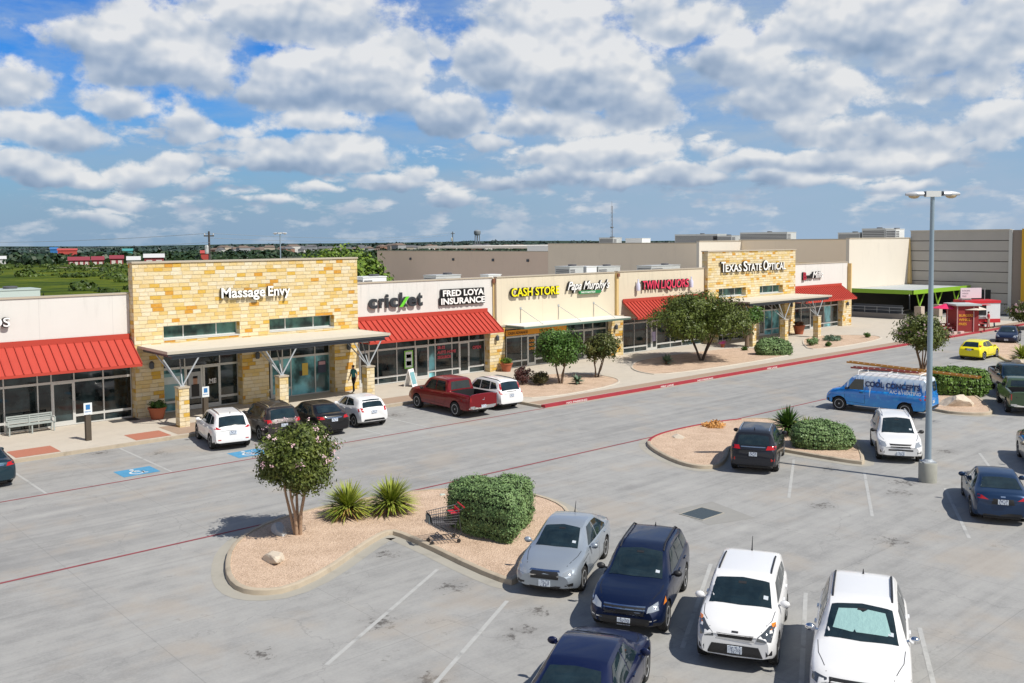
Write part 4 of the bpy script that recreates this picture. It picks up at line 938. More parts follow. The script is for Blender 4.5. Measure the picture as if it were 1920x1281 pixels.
    for (a, z) in sp.get('handles', []):
        for s in (-1, 1):
            loc, n_, i_, d_ = bvh.ray_cast(Vector((X(a), 4*s, z)), Vector((0, -s, 0)))
            if loc: 
                b2 = bmesh.new(); box(b2, X(a)-.10, X(a)+.10, loc.y-.0 if s > 0 else loc.y-.035, loc.y+.035 if s > 0 else loc.y, z-.015, z+.02); bevel(b2, .008); obj('door_handle', fixn(b2), sp.get('hmat', pm), root)
    mx, mz = sp['mirror']
    for s in (-1, 1):
        loc, n_, i_, d_ = bvh.ray_cast(Vector((X(mx), 4*s, mz)), Vector((0, -s, 0)))
        yb = abs(loc.y) if loc else hw*.9
        b2 = bmesh.new(); bmesh.ops.create_icosphere(b2, subdivisions=2, radius=1.); 
        for v in b2.verts: v.co = Vector((X(mx)+.03+v.co.x*.085*(1 if v.co.x > 0 else .45), s*(yb+.16)+v.co.y*.115, mz+.03+v.co.z*.085))
        tube(b2, [(X(mx), s*(yb-.02), mz-.03), (X(mx), s*(yb+.10), mz)], .025, 6)
        obj('mirror', b2, sp.get('mmat', pm), root, smooth=50)
    if 'rails' in sp:
        a, b, yy, zz, m_ = sp['rails']
        for s in (-1, 1):
            b2 = bmesh.new(); pts = []
            for k in range(7):
                xx = a+(b-a)*k/6; loc, n_, i_, d_ = bvh.ray_cast(Vector((X(xx), s*yy, 5)), Vector((0, 0, -1)))
                pts.append((X(xx), s*yy, loc.z+(zz if 0 < k < 6 else 0)))
            tube(b2, pts, .022, 6); obj('roof_rail', b2, m_, root, smooth=60)
    for (px_, pz_, up_) in ([sp['plate']] if 'plate' in sp else []):
        for sgn in (1, -1):
            if sgn == 1 and not sp.get('fplate', True): continue
            zz = sp.get('fpz', .42) if sgn == 1 else pz_
            loc, n_, i_, d_ = bvh.ray_cast(Vector((6*sgn, 0, zz)), Vector((-sgn, 0, 0)))
            if loc: part('licence_plate', PLATE, root, (min(loc.x, loc.x+sgn*.03), max(loc.x, loc.x+sgn*.03), -.155, .155, zz-.078, zz+.078))
    # floor under the cabin so light does not pass through the arches
    part('underbody', DTRIM, root, (X(L-.35), X(.35), -hw*.62, hw*.62, sp.get('zb', .22)-.04, sp.get('zb', .22)+.02))
    if sp.get('ant'):
        a, z = sp['ant']; b2 = bmesh.new(); loc, n_, i_, d_ = bvh.ray_cast(Vector((X(a), 0, 5)), Vector((0, 0, -1))); tube(b2, [(X(a), 0, loc.z-.02), (X(a)-.03, 0, loc.z+.04), (X(a)-.03-z*.5, 0, loc.z+.04+z)], [.03, .015, .006], 6); obj('antenna', b2, DTRIM, root)
    return root, bvh, body
# ---- shape sheets
def sedan(L=4.6, W=1.8, H=1.46, **k):
    e = L-4.6
    d = dict(L=L, W=W, wb=2.70, fo=.93, r=.325, zb=.20, T=[(0, .60), (.06, .68), (.35, .80), (1.22, .985), (1.45, 1.10), (2.05, H-.07), (2.5, H), (3.15+e, H-.03), (3.6+e, H-.16), (4.08+e, 1.12), (4.45+e, 1.06), (4.56+e, .98), (L, .82)],
      B=[(0, .56), (.3, .70), (1.2, .90), (2.5, .93), (3.9+e, .99), (4.5+e, .92), (L, .78)], roofw=.64,
      ws=[(1.24, .0), (1.27, .60), (2.0, .50), (2.08, 0)], rw=[(3.42+e, 0), (3.46+e, .50), (4.02+e, .62), (4.08+e, 0)],
      side=[[(1.72, .965), (2.22, H-.13), (2.62, H-.10), (2.62, .965)], [(2.68, .965), (2.68, H-.10), (3.15+e, H-.13), (3.72+e, 1.04), (3.6+e, .98)]],
      doors=[[(1.52, .90), (1.50, .40), (2.65, .32), (2.65, .92)], [(2.65, .32), (3.45, .36), (3.75, .70), (3.70, .95)], [(.9, .78), (1.5, .84)]],
      hoodgap=[(.32, .55), (.9, .70), (1.22, .72)], handles=[(2.45, .84), (3.45, .88)], mirror=(1.75, .95), plate=(0, .82, 0), fpz=.40)
    d.update(k); return d
def suv(L=4.4, W=1.82, H=1.66, **k):
    e = L-4.4
    d = dict(L=L, W=W, wb=2.64, fo=.88, r=.35, zb=.26, T=[(0, .72), (.05, .80), (.30, .93), (1.12, 1.08), (1.35, 1.20), (1.95, H-.07), (2.4, H), (3.5+e, H-.02), (3.95+e, H-.09), (4.22+e, 1.18), (4.32+e, 1.05), (L, .95)],
      B=[(0, .68), (.3, .82), (1.1, 1.0), (2.4, 1.04), (3.8+e, 1.10), (4.3+e, 1.0), (L, .90)], roofw=.70, tail=.86, nose=.76,
      ws=[(1.16, .0), (1.20, .66), (1.90, .54), (1.97, 0)], rw=[(3.98+e, 0), (3.99+e, .56), (4.20+e, .62), (4.21+e, 0)],
      side=[[(1.62, 1.08), (2.10, H-.14), (2.52, H-.12), (2.52, 1.08)], [(2.58, 1.08), (2.58, H-.12), (3.28+e*.7, H-.13), (3.34+e*.7, 1.12)], [(3.40+e*.7, 1.13), (3.36+e*.7, H-.14), (3.72+e, H-.18), (3.95+e, 1.22)]],
      doors=[[(1.42, 1.0), (1.40, .48), (2.55, .40), (2.55, 1.05)], [(2.55, .40), (3.15, .42), (3.42, .80), (3.38, 1.08)]],
      hoodgap=[(.28, .58), (.8, .74), (1.14, .76)], handles=[(2.36, .96), (3.22, .98)], mirror=(1.62, 1.08), plate=(0, .82, 0), fpz=.48, clad=.40)
    d.update(k); return d
def fr(*a): return list(a)
# decals given as (y, z) outlines seen from the front or rear; mirrored across the middle
def tl(y0, y1, z0, z1, sl=.0): return [(y0, z0), (y1, z0+sl), (y1, z1+sl*.5), (y0, z1)]
def mkdec(front=None, rear=None): return (front or [])+(rear or [])
F_ = 'front'; RR = 'rear'
GRILLE = DTRIM
tucson = suv(4.4, 1.82, 1.66, rim='five', rails=(2.2, 3.9, .50, .03, CHROME), ant=(3.75, .05), decals=[
  ('tail_lamp', REDLENS, [(.50, .98), (.88, 1.00), (.88, 1.12), (.72, 1.10)], RR, True), ('bumper_reflector', REDLENS, [(.55, .50), (.80, .50), (.80, .54), (.55, .54)], RR, True), ('headlamp', CLEARL, [(.50, .74), (.84, .80), (.84, .94), (.62, .86)], F_, True), ('grille', GRILLE, [(-.45, .58), (.45, .58), (.48, .76), (-.48, .76)], F_, False)])
crossd = suv(4.6, 1.88, 1.68, rim='five', rails=(2.2, 4.0, .52, .03, CHROME), decals=[('tail_lamp', REDLENS, [(.55, .95), (.90, .95), (.90, 1.10), (.62, 1.10)], RR, True), ('headlamp', CLEARL, [(.5, .75), (.85, .8), (.85, .92), (.6, .88)], F_, True)])
blacks = sedan(4.85, 1.84, 1.47, rim='ten', decals=[('tail_lamp', REDLENS, [(.48, .86), (.86, .88), (.86, 1.00), (.55, .99)], RR, True), ('trunk_trim', CHROME, [(-.40, .90), (.40, .90), (.40, .93), (-.40, .93)], RR, False), ('headlamp', CLEARL, [(.5, .62), (.84, .66), (.84, .78), (.6, .74)], F_, True)])
tealsd = sedan(4.7, 1.82, 1.47, decals=blacks['decals'])
sonic = suv(4.05, 1.74, 1.52, wb=2.53, fo=.78, r=.33, zb=.22, clad=0, T=[(0, .66), (.05, .74), (.30, .86), (1.0, 1.02), (1.2, 1.13), (1.8, 1.44), (2.2, 1.52), (3.1, 1.49), (3.55, 1.40), (3.86, 1.08), (3.96, .98), (4.05, .88)], B=[(0, .62), (.3, .76), (1.1, .94), (2.4, .98), (3.5, 1.05), (3.95, .94), (4.05, .84)],
  ws=[(1.05, 0), (1.08, .62), (1.78, .52), (1.84, 0)], rw=[(3.55, 0), (3.57, .50), (3.84, .58), (3.85, 0)], side=[[(1.5, 1.02), (1.95, 1.40), (2.35, 1.42), (2.35, 1.02)], [(2.41, 1.02), (2.41, 1.42), (2.95, 1.39), (3.25, 1.12)]], doors=[[(1.32, .94), (1.30, .42), (2.38, .34), (2.38, 1.0)], [(2.38, .34), (2.9, .4), (3.15, .75), (3.2, 1.02)]], handles=[(2.2, .88), (2.95, .95)], mirror=(1.5, 1.0), rim='ten',
  decals=[('tail_lamp', REDLENS, [(.55, .84), (.80, .84), (.80, 1.04), (.60, 1.02)], RR, True), ('rear_bumper_trim', DTRIM, [(-.6, .36), (.6, .36), (.55, .46), (-.55, .46)], RR, False), ('headlamp', CLEARL, [(.5, .7), (.8, .74), (.8, .86), (.6, .82)], F_, True)])
crv = suv(4.55, 1.82, 1.68, rim='five', fo=.90, decals=[('tail_lamp', REDLENS, [(.64, .92), (.86, .92), (.84, 1.14), (.78, 1.16)], RR, True), ('tail_lamp', REDLENS, [(.60, 1.16), (.70, 1.16), (.66, 1.52), (.58, 1.52)], RR, True), ('tailgate_trim', DTRIM, [(-.35, 1.02), (.35, 1.02), (.35, 1.05), (-.35, 1.05)], RR, False), ('headlamp', CLEARL, [(.5, .75), (.84, .8), (.84, .92), (.6, .88)], F_, True)], rails=(2.1, 4.1, .52, .03, DTRIM))
cruze = sedan(4.6, 1.79, 1.47, rim='ten', nose=.74, T=[(0, .66), (.06, .74), (.35, .86), (1.20, 1.00), (1.43, 1.10), (2.1, 1.40), (2.55, 1.47), (3.15, 1.44), (3.6, 1.31), (4.1, 1.12), (4.45, 1.07), (4.56, .99), (4.6, .84)], decals=[
  ('grille', GRILLE, [(-.38, .52), (.38, .52), (.40, .66), (.34, .72), (-.34, .72), (-.40, .66)], F_, False), ('grille_bar', CHROME, [(-.40, .60), (.40, .60), (.40, .635), (-.40, .635)], F_, False), ('grille_surround', CHROME, [(-.42, .715), (.42, .715), (.38, .75), (-.38, .75)], F_, False), ('lower_grille', GRILLE, [(-.40, .26), (.40, .26), (.45, .34), (-.45, .34)], F_, False),
  ('headlamp', CLEARL, [(.48, .62), (.80, .64), (.86, .80), (.72, .78), (.50, .70)], F_, True), ('fog_lamp', DTRIM, [(.55, .36), (.76, .38), (.76, .46), (.55, .42)], F_, True), ('badge', mat('gold_badge', (.75, .55, .15), .3, .8), [(-.09, .595), (.09, .595), (.09, .645), (-.09, .645)], F_, False), ('tail_lamp', REDLENS, blacks['decals'][0][2], RR, True)], ant=(3.3, .25))
outb = suv(4.82, 1.84, 1.66, wb=2.745, fo=.96, rim='five', zb=.30, clad=.46, nose=.74, T=[(0, .74), (.05, .82), (.35, .94), (1.28, 1.08), (1.5, 1.17), (2.2, 1.54), (2.7, 1.62), (3.9, 1.60), (4.35, 1.50), (4.64, 1.16), (4.74, 1.04), (4.82, .94)], ws=[(1.33, 0), (1.37, .68), (2.15, .55), (2.22, 0)],
  side=[[(1.85, 1.09), (2.35, 1.48), (2.78, 1.50), (2.78, 1.09)], [(2.84, 1.09), (2.84, 1.50), (3.55, 1.50), (3.62, 1.12)], [(3.68, 1.14), (3.62, 1.49), (4.05, 1.45), (4.32, 1.22)]], doors=[[(1.62, 1.0), (1.60, .52), (2.81, .46), (2.81, 1.07)], [(2.81, .46), (3.45, .48), (3.70, .85), (3.65, 1.08)]], handles=[(2.6, .95), (3.5, .98)], mirror=(1.85, 1.08), rw=[(4.34, 0), (4.36, .55), (4.62, .62), (4.63, 0)],
  rails=(2.2, 4.3, .56, .06, DTRIM), ant=(4.1, .05), mmat=DTRIM, decals=[('grille', GRILLE, [(-.46, .62), (.46, .62), (.50, .80), (-.50, .80)], F_, False)]+[('grille_bar', CHROME, [(-.50, z), (.50, z), (.50, z+.022), (-.50, z+.022)], F_, False) for z in (.62, .68, .74, .80)]+[
   ('headlamp', CLEARL, [(.54, .70), (.80, .74), (.88, .88), (.74, .88), (.56, .80)], F_, True), ('lower_bumper', GRILLE, [(-.62, .36), (.62, .36), (.60, .56), (-.60, .56)], F_, False), ('bumper_chrome', CHROME, [(.52, .50), (.78, .54), (.78, .565), (.52, .525)], F_, True), ('side_marker', AMBER, [(.865, .80), (.90, .80), (.90, .92), (.865, .92)], F_, True), ('tail_lamp', REDLENS, [(.60, .98), (.90, .98), (.90, 1.14), (.66, 1.12)], RR, True)], fpz=.46)
navy = sedan(4.75, 1.84, 1.47, rim='ten', decals=[('headlamp', CLEARL, [(.5, .64), (.86, .68), (.86, .82), (.6, .76)], F_, True), ('side_marker', AMBER, [(.86, .68), (.9, .68), (.9, .78), (.86, .78)], F_, True), ('tail_lamp', REDLENS, blacks['decals'][0][2], RR, True)])
soul = suv(4.12, 1.785, 1.62, wb=2.55, fo=.80, r=.34, clad=.33, roofw=.76, nose=.80, lean=.14, T=[(0, .82), (.05, .90), (.25, 1.00), (1.0, 1.12), (1.18, 1.24), (1.68, 1.56), (2.0, 1.62), (3.4, 1.61), (3.82, 1.55), (3.98, 1.15), (4.05, 1.0), (4.12, .92)], B=[(0, .76), (.3, .90), (1.0, 1.06), (2.2, 1.08), (3.6, 1.14), (4.0, 1.0), (4.12, .88)], ws=[(1.03, 0), (1.06, .70), (1.62, .60), (1.68, 0)], rw=[(3.84, 0), (3.85, .58), (3.96, .62), (3.97, 0)],
  side=[[(1.42, 1.13), (1.78, 1.48), (2.30, 1.50), (2.30, 1.13)], [(2.36, 1.13), (2.36, 1.50), (3.0, 1.49), (3.06, 1.17)], [(3.12, 1.18), (3.08, 1.48), (3.42, 1.46), (3.5, 1.24)]], doors=[[(1.28, 1.02), (1.26, .5), (2.33, .42), (2.33, 1.1)], [(2.33, .42), (2.9, .44), (3.1, .8), (3.09, 1.12)]], handles=[(2.15, .96), (2.95, 1.0)], hoodgap=[(.2, .55), (.6, .74), (1.02, .78)], mirror=(1.4, 1.12), mmat=None, rim='six',
  rails=(2.0, 3.3, .60, .02, DTRIM), ant=(3.55, .28), decals=[('grille', GRILLE, [(-.36, .74), (.36, .74), (.40, .83), (-.40, .83)], F_, False), ('grille_trim', CHROME, [(-.42, .70), (.42, .70), (.40, .735), (-.40, .735)], F_, False), ('lower_grille', GRILLE, [(-.62, .34), (.62, .34), (.50, .60), (-.50, .60)], F_, False), ('headlamp', mat('smoked_lens', (.09, .10, .11), .06, .4, coat=1.), [(.46, .74), (.76, .72), (.82, .98), (.70, .98), (.48, .82)], F_, True), ('turn_lamp', AMBER, [(.74, .92), (.83, .94), (.82, 1.0), (.74, 1.0)], F_, True), ('fog_lamp', DTRIM, [(.66, .42), (.78, .44), (.78, .54), (.66, .54)], F_, True), ('badge', DTRIM, [(-.07, .86), (.07, .86), (.07, .89), (-.07, .89)], F_, False), ('tail_lamp', REDLENS, [(.66, .95), (.86, .95), (.84, 1.45), (.74, 1.45)], RR, True)], fpz=.50)
jeep = suv(4.82, 1.94, 1.76, wb=2.91, fo=.90, r=.37, clad=.42, roofw=.69, nose=.84, T=[(0, .86), (.05, .96), (.3, 1.05), (1.40, 1.17), (1.6, 1.27), (2.25, 1.66), (2.7, 1.74), (4.0, 1.72), (4.45, 1.64), (4.64, 1.26), (4.74, 1.1), (4.82, 1.0)], B=[(0, .80), (.3, .94), (1.3, 1.09), (2.7, 1.13), (4.2, 1.18), (4.7, 1.05), (4.82, .95)], ws=[(1.46, 0), (1.50, .72), (2.22, .60), (2.30, 0)], rw=[(4.46, 0), (4.47, .58), (4.62, .64), (4.63, 0)],
  side=[[(1.9, 1.17), (2.4, 1.57), (2.85, 1.60), (2.85, 1.17)], [(2.91, 1.17), (2.91, 1.60), (3.60, 1.60), (3.66, 1.20)], [(3.72, 1.21), (3.68, 1.59), (4.15, 1.56), (4.32, 1.28)]], doors=[[(1.72, 1.05), (1.70, .52), (2.88, .46), (2.88, 1.15)], [(2.88, .46), (3.5, .48), (3.74, .88), (3.70, 1.16)]], handles=[(2.66, 1.03), (3.5, 1.06)], hoodgap=[(.3, .62), (.9, .80), (1.42, .84)], mirror=(1.9, 1.17), mmat=CHROME, rim='five', rails=(2.5, 4.2, .60, .05, DTRIM), ant=(4.1, .06),
  decals=[('grille_surround', DTRIM, [(-.56, .74), (.56, .74), (.56, .92), (-.56, .92)], F_, False)]+[('grille_slot', CHROME, [(-.52+.15*k, .755), (-.52+.15*k+.035, .755), (-.52+.15*k+.035, .905), (-.52+.15*k, .905)], F_, False) for k in range(8)]+[('headlamp', mat('smoked_lens', (.09, .10, .11), .06, .4), [(.60, .76), (.88, .80), (.92, .94), (.60, .90)], F_, True), ('lower_grille', GRILLE, [(-.55, .42), (.55, .42), (.55, .60), (-.55, .60)], F_, False), ('tail_lamp', REDLENS, [(.62, 1.0), (.95, 1.0), (.95, 1.18), (.62, 1.16)], RR, True), ('headlamp', CLEARL, [(.6, 1.0), (.62, 1.0), (.62, 1.02)], RR, True)], fpz=.5)
blackj = dict(jeep); blackj.update(mmat=None, W=1.90, rails=(2.5, 4.2, .58, .03, CHROME), decals=[('tail_lamp', REDLENS, [(.50, 1.00), (.92, 1.02), (.92, 1.15), (.56, 1.15)], RR, True), ('tailgate_trim', CHROME, [(-.48, 1.08), (.48, 1.08), (.48, 1.115), (-.48, 1.115)], RR, False), ('bumper_reflector', REDLENS, [(.70, .56), (.84, .56), (.84, .68), (.70, .68)], RR, True), ('headlamp', CLEARL, [(.6, .8), (.88, .82), (.9, .94), (.6, .92)], F_, True)])
rav = suv(4.6, 1.82, 1.69, wb=2.66, fo=.90, r=.35, clad=0, rim='five', rails=(2.1, 4.1, .54, .07, mat('rail_silver', (.6, .62, .65), .3, .6)), mmat=DTRIM, decals=[('grille', GRILLE, [(-.40, .68), (.40, .68), (.44, .82), (-.44, .82)], F_, False), ('grille_bar', WHITEP, [(-.43, .735), (.43, .735), (.43, .755), (-.43, .755)], F_, False), ('lower_grille', GRILLE, [(-.48, .55), (.48, .55), (.48, .61), (-.48, .61)], F_, False),
  ('headlamp', CLEARL, [(.52, .68), (.82, .74), (.84, .92), (.60, .86)], F_, True), ('fog_lamp', DTRIM, [(.64, .44), (.80, .46), (.80, .56), (.64, .54)], F_, True), ('tail_lamp', REDLENS, [(.64, .92), (.86, .92), (.84, 1.2), (.74, 1.2)], RR, True)], fpz=.44)
corolla = sedan(4.64, 1.78, 1.46, rim='ten', tail=.86, decals=[('tail_lamp', REDLENS, [(.42, .84), (.84, .86), (.84, .98), (.62, .96)], RR, True), ('plate_recess', DTRIM, [(-.34, .70), (.34, .70), (.30, .88), (-.30, .88)], RR, False), ('badge', CHROME, [(-.07, .93), (.07, .93), (.07, .97), (-.07, .97)], RR, False), ('rear_bumper_trim', DTRIM, [(-.6, .32), (.6, .32), (.55, .42), (-.55, .42)], RR, False), ('headlamp', CLEARL, [(.5, .62), (.84, .66), (.84, .78), (.6, .74)], F_, True)], plate=(0, .79, 0))
beige = sedan(4.7, 1.8, 1.46, rim='seven', decals=[('headlamp', CLEARL, [(.5, .62), (.86, .66), (.86, .80), (.6, .76)], F_, True), ('grille', GRILLE, [(-.38, .5), (.38, .5), (.42, .64), (-.42, .64)], F_, False)])
focus = suv(4.3, 1.76, 1.49, wb=2.62, fo=.86, r=.325, zb=.21, clad=0, T=[(0, .62), (.05, .70), (.30, .82), (1.12, .98), (1.3, 1.08), (1.95, 1.42), (2.4, 1.49), (3.1, 1.46), (3.7, 1.33), (4.05, 1.02), (4.2, .94), (4.3, .84)], B=[(0, .58), (.3, .72), (1.1, .90), (2.4, .94), (3.7, 1.02), (4.2, .90), (4.3, .80)], ws=[(1.17, 0), (1.2, .62), (1.9, .50), (1.97, 0)], rw=[(3.60, 0), (3.62, .46), (4.02, .60), (4.04, 0)],
  side=[[(1.6, .97), (2.1, 1.37), (2.75, 1.39), (2.75, .97)], [(2.81, .98), (2.81, 1.39), (3.3, 1.33), (3.55, 1.08)]], doors=[[(1.45, .9), (1.43, .4), (2.78, .32), (2.78, .96)]], handles=[(2.6, .84)], mirror=(1.65, .96), rim='six', decals=[('tail_lamp', REDLENS, [(.60, 1.06), (.76, 1.02), (.70, 1.26), (.62, 1.30)], RR, True), ('plate_recess', DTRIM, [(-.36, .80), (.36, .80), (.3, .90), (-.3, .90)], RR, False), ('headlamp', CLEARL, [(.5, .66), (.82, .7), (.82, .82), (.6, .78)], F_, True)])
bluesed = sedan(4.75, 1.82, 1.45, rim='seven', decals=navy['decals'])
def pickup(L, W, H, cab0, cab1, wb, fo, r, **k):
    d = dict(L=L, W=W, wb=wb, fo=fo, r=r, zb=.38, tw=.27, nose=.86, tail=.93, lean=.10, rlean=.0, crown=.05, roofw=.74, T=[(0, .98), (.05, 1.08), (.25, 1.15), (1.25, 1.24), (1.4, 1.36), (cab0, H-.05), (cab0+.4, H), (cab1-.35, H-.02), (cab1-.10, H-.10), (cab1, 1.32), (cab1+.06, 1.30), (L-.05, 1.30), (L, 1.26)],
      B=[(0, .90), (.3, 1.04), (1.2, 1.14), (cab1, 1.20), (cab1+.3, 1.24), (L, 1.22)], bed=(cab1+.14, L-.12, .90), ws=[(1.32, 0), (1.36, .74), (cab0-.04, .62), (cab0+.03, 0)], mirror=(1.6, 1.22), plate=(0, .62, 0), fpz=.55)
    d.update(k); return d
ram = pickup(5.85, 2.0, 1.92, 2.0, 3.85, 3.57, 1.0, .40, rim='five', side=[[(1.72, 1.26), (2.18, 1.76), (2.70, 1.78), (2.70, 1.26)], [(2.77, 1.26), (2.77, 1.78), (3.50, 1.77), (3.62, 1.28)]], doors=[[(1.5, 1.15), (1.5, .62), (2.73, .56), (2.73, 1.2)], [(2.73, .56), (3.55, .56), (3.72, .85), (3.70, 1.2)]], handles=[(2.52, 1.12), (3.5, 1.12)], mmat=DTRIM, rw=[(3.765, 0), (3.765, .62), (3.84, .66), (3.84, 0)],
  decals=[('tail_lamp', REDLENS, [(.84, .88), (.98, .88), (.98, 1.14), (.84, 1.14)], RR, True), ('rear_window', AGLASS, [(-.66, 1.38), (.66, 1.38), (.60, 1.76), (-.60, 1.76)], RR, False), ('rear_bumper', CHROME, [(-.88, .50), (.88, .50), (.88, .66), (-.88, .66)], RR, False), ('tailgate_badge', CHROME, [(-.06, .95), (.06, .95), (.08, 1.08), (-.08, 1.08)], RR, False), ('headlamp', CLEARL, [(.6, .8), (.9, .82), (.9, 1.0), (.62, 1.0)], F_, True)])
tealp = pickup(5.4, 1.85, 1.80, 1.95, 3.6, 3.2, .95, .38, rim='five', side=[[(1.7, 1.2), (2.12, 1.66), (2.75, 1.68), (2.75, 1.2)], [(2.82, 1.2), (2.82, 1.68), (3.3, 1.66), (3.4, 1.22)]], mmat=None, decals=[('grille', GRILLE, [(-.5, .72), (.5, .72), (.5, .95), (-.5, .95)], F_, False), ('headlamp', CLEARL, [(.54, .74), (.84, .76), (.84, .94), (.54, .94)], F_, True), ('front_bumper', CHROME, [(-.8, .5), (.8, .5), (.8, .64), (-.8, .64)], F_, False), ('tail_lamp', REDLENS, [(.8, .88), (.9, .88), (.9, 1.14), (.8, 1.14)], RR, True)])
olivep = pickup(5.3, 1.88, 1.75, 1.95, 3.3, 3.1, .95, .38, rim='five', side=[[(1.7, 1.2), (2.12, 1.62), (2.95, 1.62), (3.0, 1.22)]], mmat=DTRIM, decals=[('tail_lamp', REDLENS, [(.80, .82), (.92, .82), (.92, 1.18), (.80, 1.18)], RR, True), ('rear_bumper', CHROME, [(-.85, .5), (.85, .5), (.85, .64), (-.85, .64)], RR, False), ('rear_window', AGLASS, [(-.6, 1.3), (.6, 1.3), (.55, 1.62), (-.55, 1.62)], RR, False), ('tailgate_panel', DTRIM, [(-.62, .98), (.62, .98), (.62, 1.18), (-.62, 1.18)], RR, False)])
van = dict(L=5.5, W=2.0, wb=3.5, fo=.80, r=.37, zb=.34, tw=.24, nose=.86, tail=.92, lean=.08, rlean=.04, crown=.06, roofw=.80, T=[(0, .92), (.05, 1.02), (.2, 1.12), (.75, 1.26), (.95, 1.40), (1.55, 1.98), (1.9, 2.08), (3, 2.12), (5.2, 2.10), (5.38, 2.02), (5.46, 1.5), (5.5, 1.2)], B=[(0, .86), (.3, 1.0), (.8, 1.12), (1.6, 1.20), (5, 1.22), (5.5, 1.15)],
  ws=[(.88, 0), (.92, .78), (1.48, .70), (1.56, 0)], side=[[(1.20, 1.22), (1.62, 1.78), (2.10, 1.80), (2.10, 1.22)]], mirror=(1.25, 1.25), mmat=DTRIM, rim='five', doors=[[(1.1, 1.1), (1.1, .55), (2.2, .50), (2.2, 1.85)]], handles=[(2.0, 1.08)], hmat=DTRIM,
  decals=[('tail_lamp', REDLENS, [(.84, .95), (.96, .95), (.96, 1.22), (.84, 1.22)], RR, True), ('rear_window', AGLASS, [(.08, 1.35), (.72, 1.35), (.68, 1.85), (.08, 1.85)], RR, True), ('front_bumper', DTRIM, [(-.9, .38), (.9, .38), (.9, .62), (-.9, .62)], F_, False), ('grille', GRILLE, [(-.5, .68), (.5, .68), (.5, .92), (-.5, .92)], F_, False), ('headlamp', CLEARL, [(.54, .7), (.86, .7), (.86, .92), (.54, .92)], F_, True), ('rear_bumper', DTRIM, [(-.9, .42), (.9, .42), (.9, .60), (-.9, .60)], RR, False)], plate=(0, .82, 0), fpz=.5)
WHT = paint('white', (.74, .74, .745)); BLK = paint('black', (.006, .006, .008)); NAVY = paint('navy', (.004, .010, .038), .2); NAVY2 = paint('deep_navy', (.004, .009, .045), .2); SILV = paint('silver_blue', (.33, .375, .43), .45); MAROON = paint('maroon', (.17, .003, .008), .2); TEALP = paint('slate_teal', (.018, .045, .065), .5); BRNG = paint('brown_grey', (.035, .030, .030), .4)
DBLUE = paint('steel_blue', (.012, .035, .09), .4); BEIGE = paint('beige', (.30, .27, .21), .5); YEL = paint('yellow', (.80, .70, .0)); OLIVE = paint('olive', (.06, .10, .055), .3); GUN = paint('gunmetal', (.02, .022, .03), .4)
for d in (soul, blackj, tealp): d['mmat'] = d['mmat'] or None
def V(*a, **k):
    sp = dict(a[6]); 
    if sp.get('mmat', 1) is None: del sp['mmat']
    return vehicle(*a[:6], sp, a[7], **k)
GA = 'cars parked nose-in along the shops'; GB = 'cars parked in the slanted front rows'
V('parked_car', 'dark teal sedan at the left edge, tail to the lane', 'car', 8.75, 42.35, 90, tealsd, TEALP, group=GA)
V('parked_car', 'white compact SUV with silver roof rails parked by the nearest canopy column', 'car', 19.05, 42.25, 79, tucson, WHT, group=GA)
V('parked_car', 'dark brown-grey crossover behind the pink-flowering tree, between white SUV and black sedan', 'car', 21.5, 42.3, 82, crossd, BRNG, group=GA)
V('parked_car', 'glossy black sedan between the brown-grey crossover and the small white hatchback', 'car', 23.9, 41.95, 83, blacks, BLK, group=GA)
V('parked_car', 'small white hatchback beside the black sedan near the walking person', 'car', 26.45, 42.05, 84, sonic, WHT, group=GA)
V('parked_pickup', 'dark red crew-cab pickup truck parked beside the white SUV near the red kerb', 'pickup truck', 32.05, 41.2, 89, ram, MAROON, group=GA)
V('parked_car', 'white SUV with tall tail lamps parked right of the dark red pickup', 'car', 34.75, 41.1, 86, crv, WHT, group=GA)
V('parked_car', 'silver sedan facing the camera beside the planted island', 'car', 18.7, 18.75, 210, cruze, SILV, group=GB)
V('parked_car', 'navy wagon with black roof rails facing the camera, between silver sedan and white boxy hatchback', 'car', 18.38, 15.6, 209, outb, NAVY, group=GB)
V('parked_car', 'deep navy sedan cut by the bottom edge, nose against the navy wagon', 'car', 13.45, 12.8, 30, navy, NAVY2, group=GB)
V('parked_car', 'white boxy hatchback with black roof strips facing the camera', 'car', 18.62, 12.66, 208, soul, WHT, group=GB)
jr, jb, _ = V('parked_car', 'large white SUV with a silver sunshade in the windshield, bottom right', 'car', 18.62, 9.72, 207, jeep, WHT, group=GB)
dec('sunshade', jb, mat('sunshade_foil', (.42, .66, .62), .25, .35, bump=.6, bscale=9., coat=1.), jr, [([(4.82/2-a, b) for a, b in ((1.70, -.56), (1.64, -.2), (1.64, -.16), (1.70, -.13), (1.64, -.10), (1.64, .50), (1.70, .57), (2.10, .46), (2.14, .12), (2.06, .02), (2.14, -.08), (2.10, -.46))], 'top')], .012, .10)
V('parked_car', 'black SUV tail to camera between the gravel island and its clipped hedge', 'car', 33.95, 22.45, 28, blackj, GUN, group=GB)
V('parked_car', 'white SUV facing the camera beside the tall lamp post', 'car', 39.7, 19.3, 212, rav, WHT, group=GB)
V('parked_car', 'dark blue sedan right of the lamp post, tail to camera', 'car', 34.0, 12.95, 28, corolla, DBLUE, group=GB)
V('parked_car', 'beige sedan cut by the right edge behind the dark blue sedan', 'car', 42.0, 13.95, 208, beige, BEIGE, group=GB)
V('moving_car', 'bright yellow hatchback driving away near the right edge', 'car', 75.9, 30.2, 2, focus, YEL)
V('parked_car', 'dark blue sedan facing left behind the yellow hatchback', 'car', 89.2, 33.0, 196, bluesed, NAVY)
V('parked_pickup', 'slate blue-green pickup facing the camera behind the green pickup', 'pickup truck', 60.2, 22.0, 212, tealp, TEALP, group=GB)
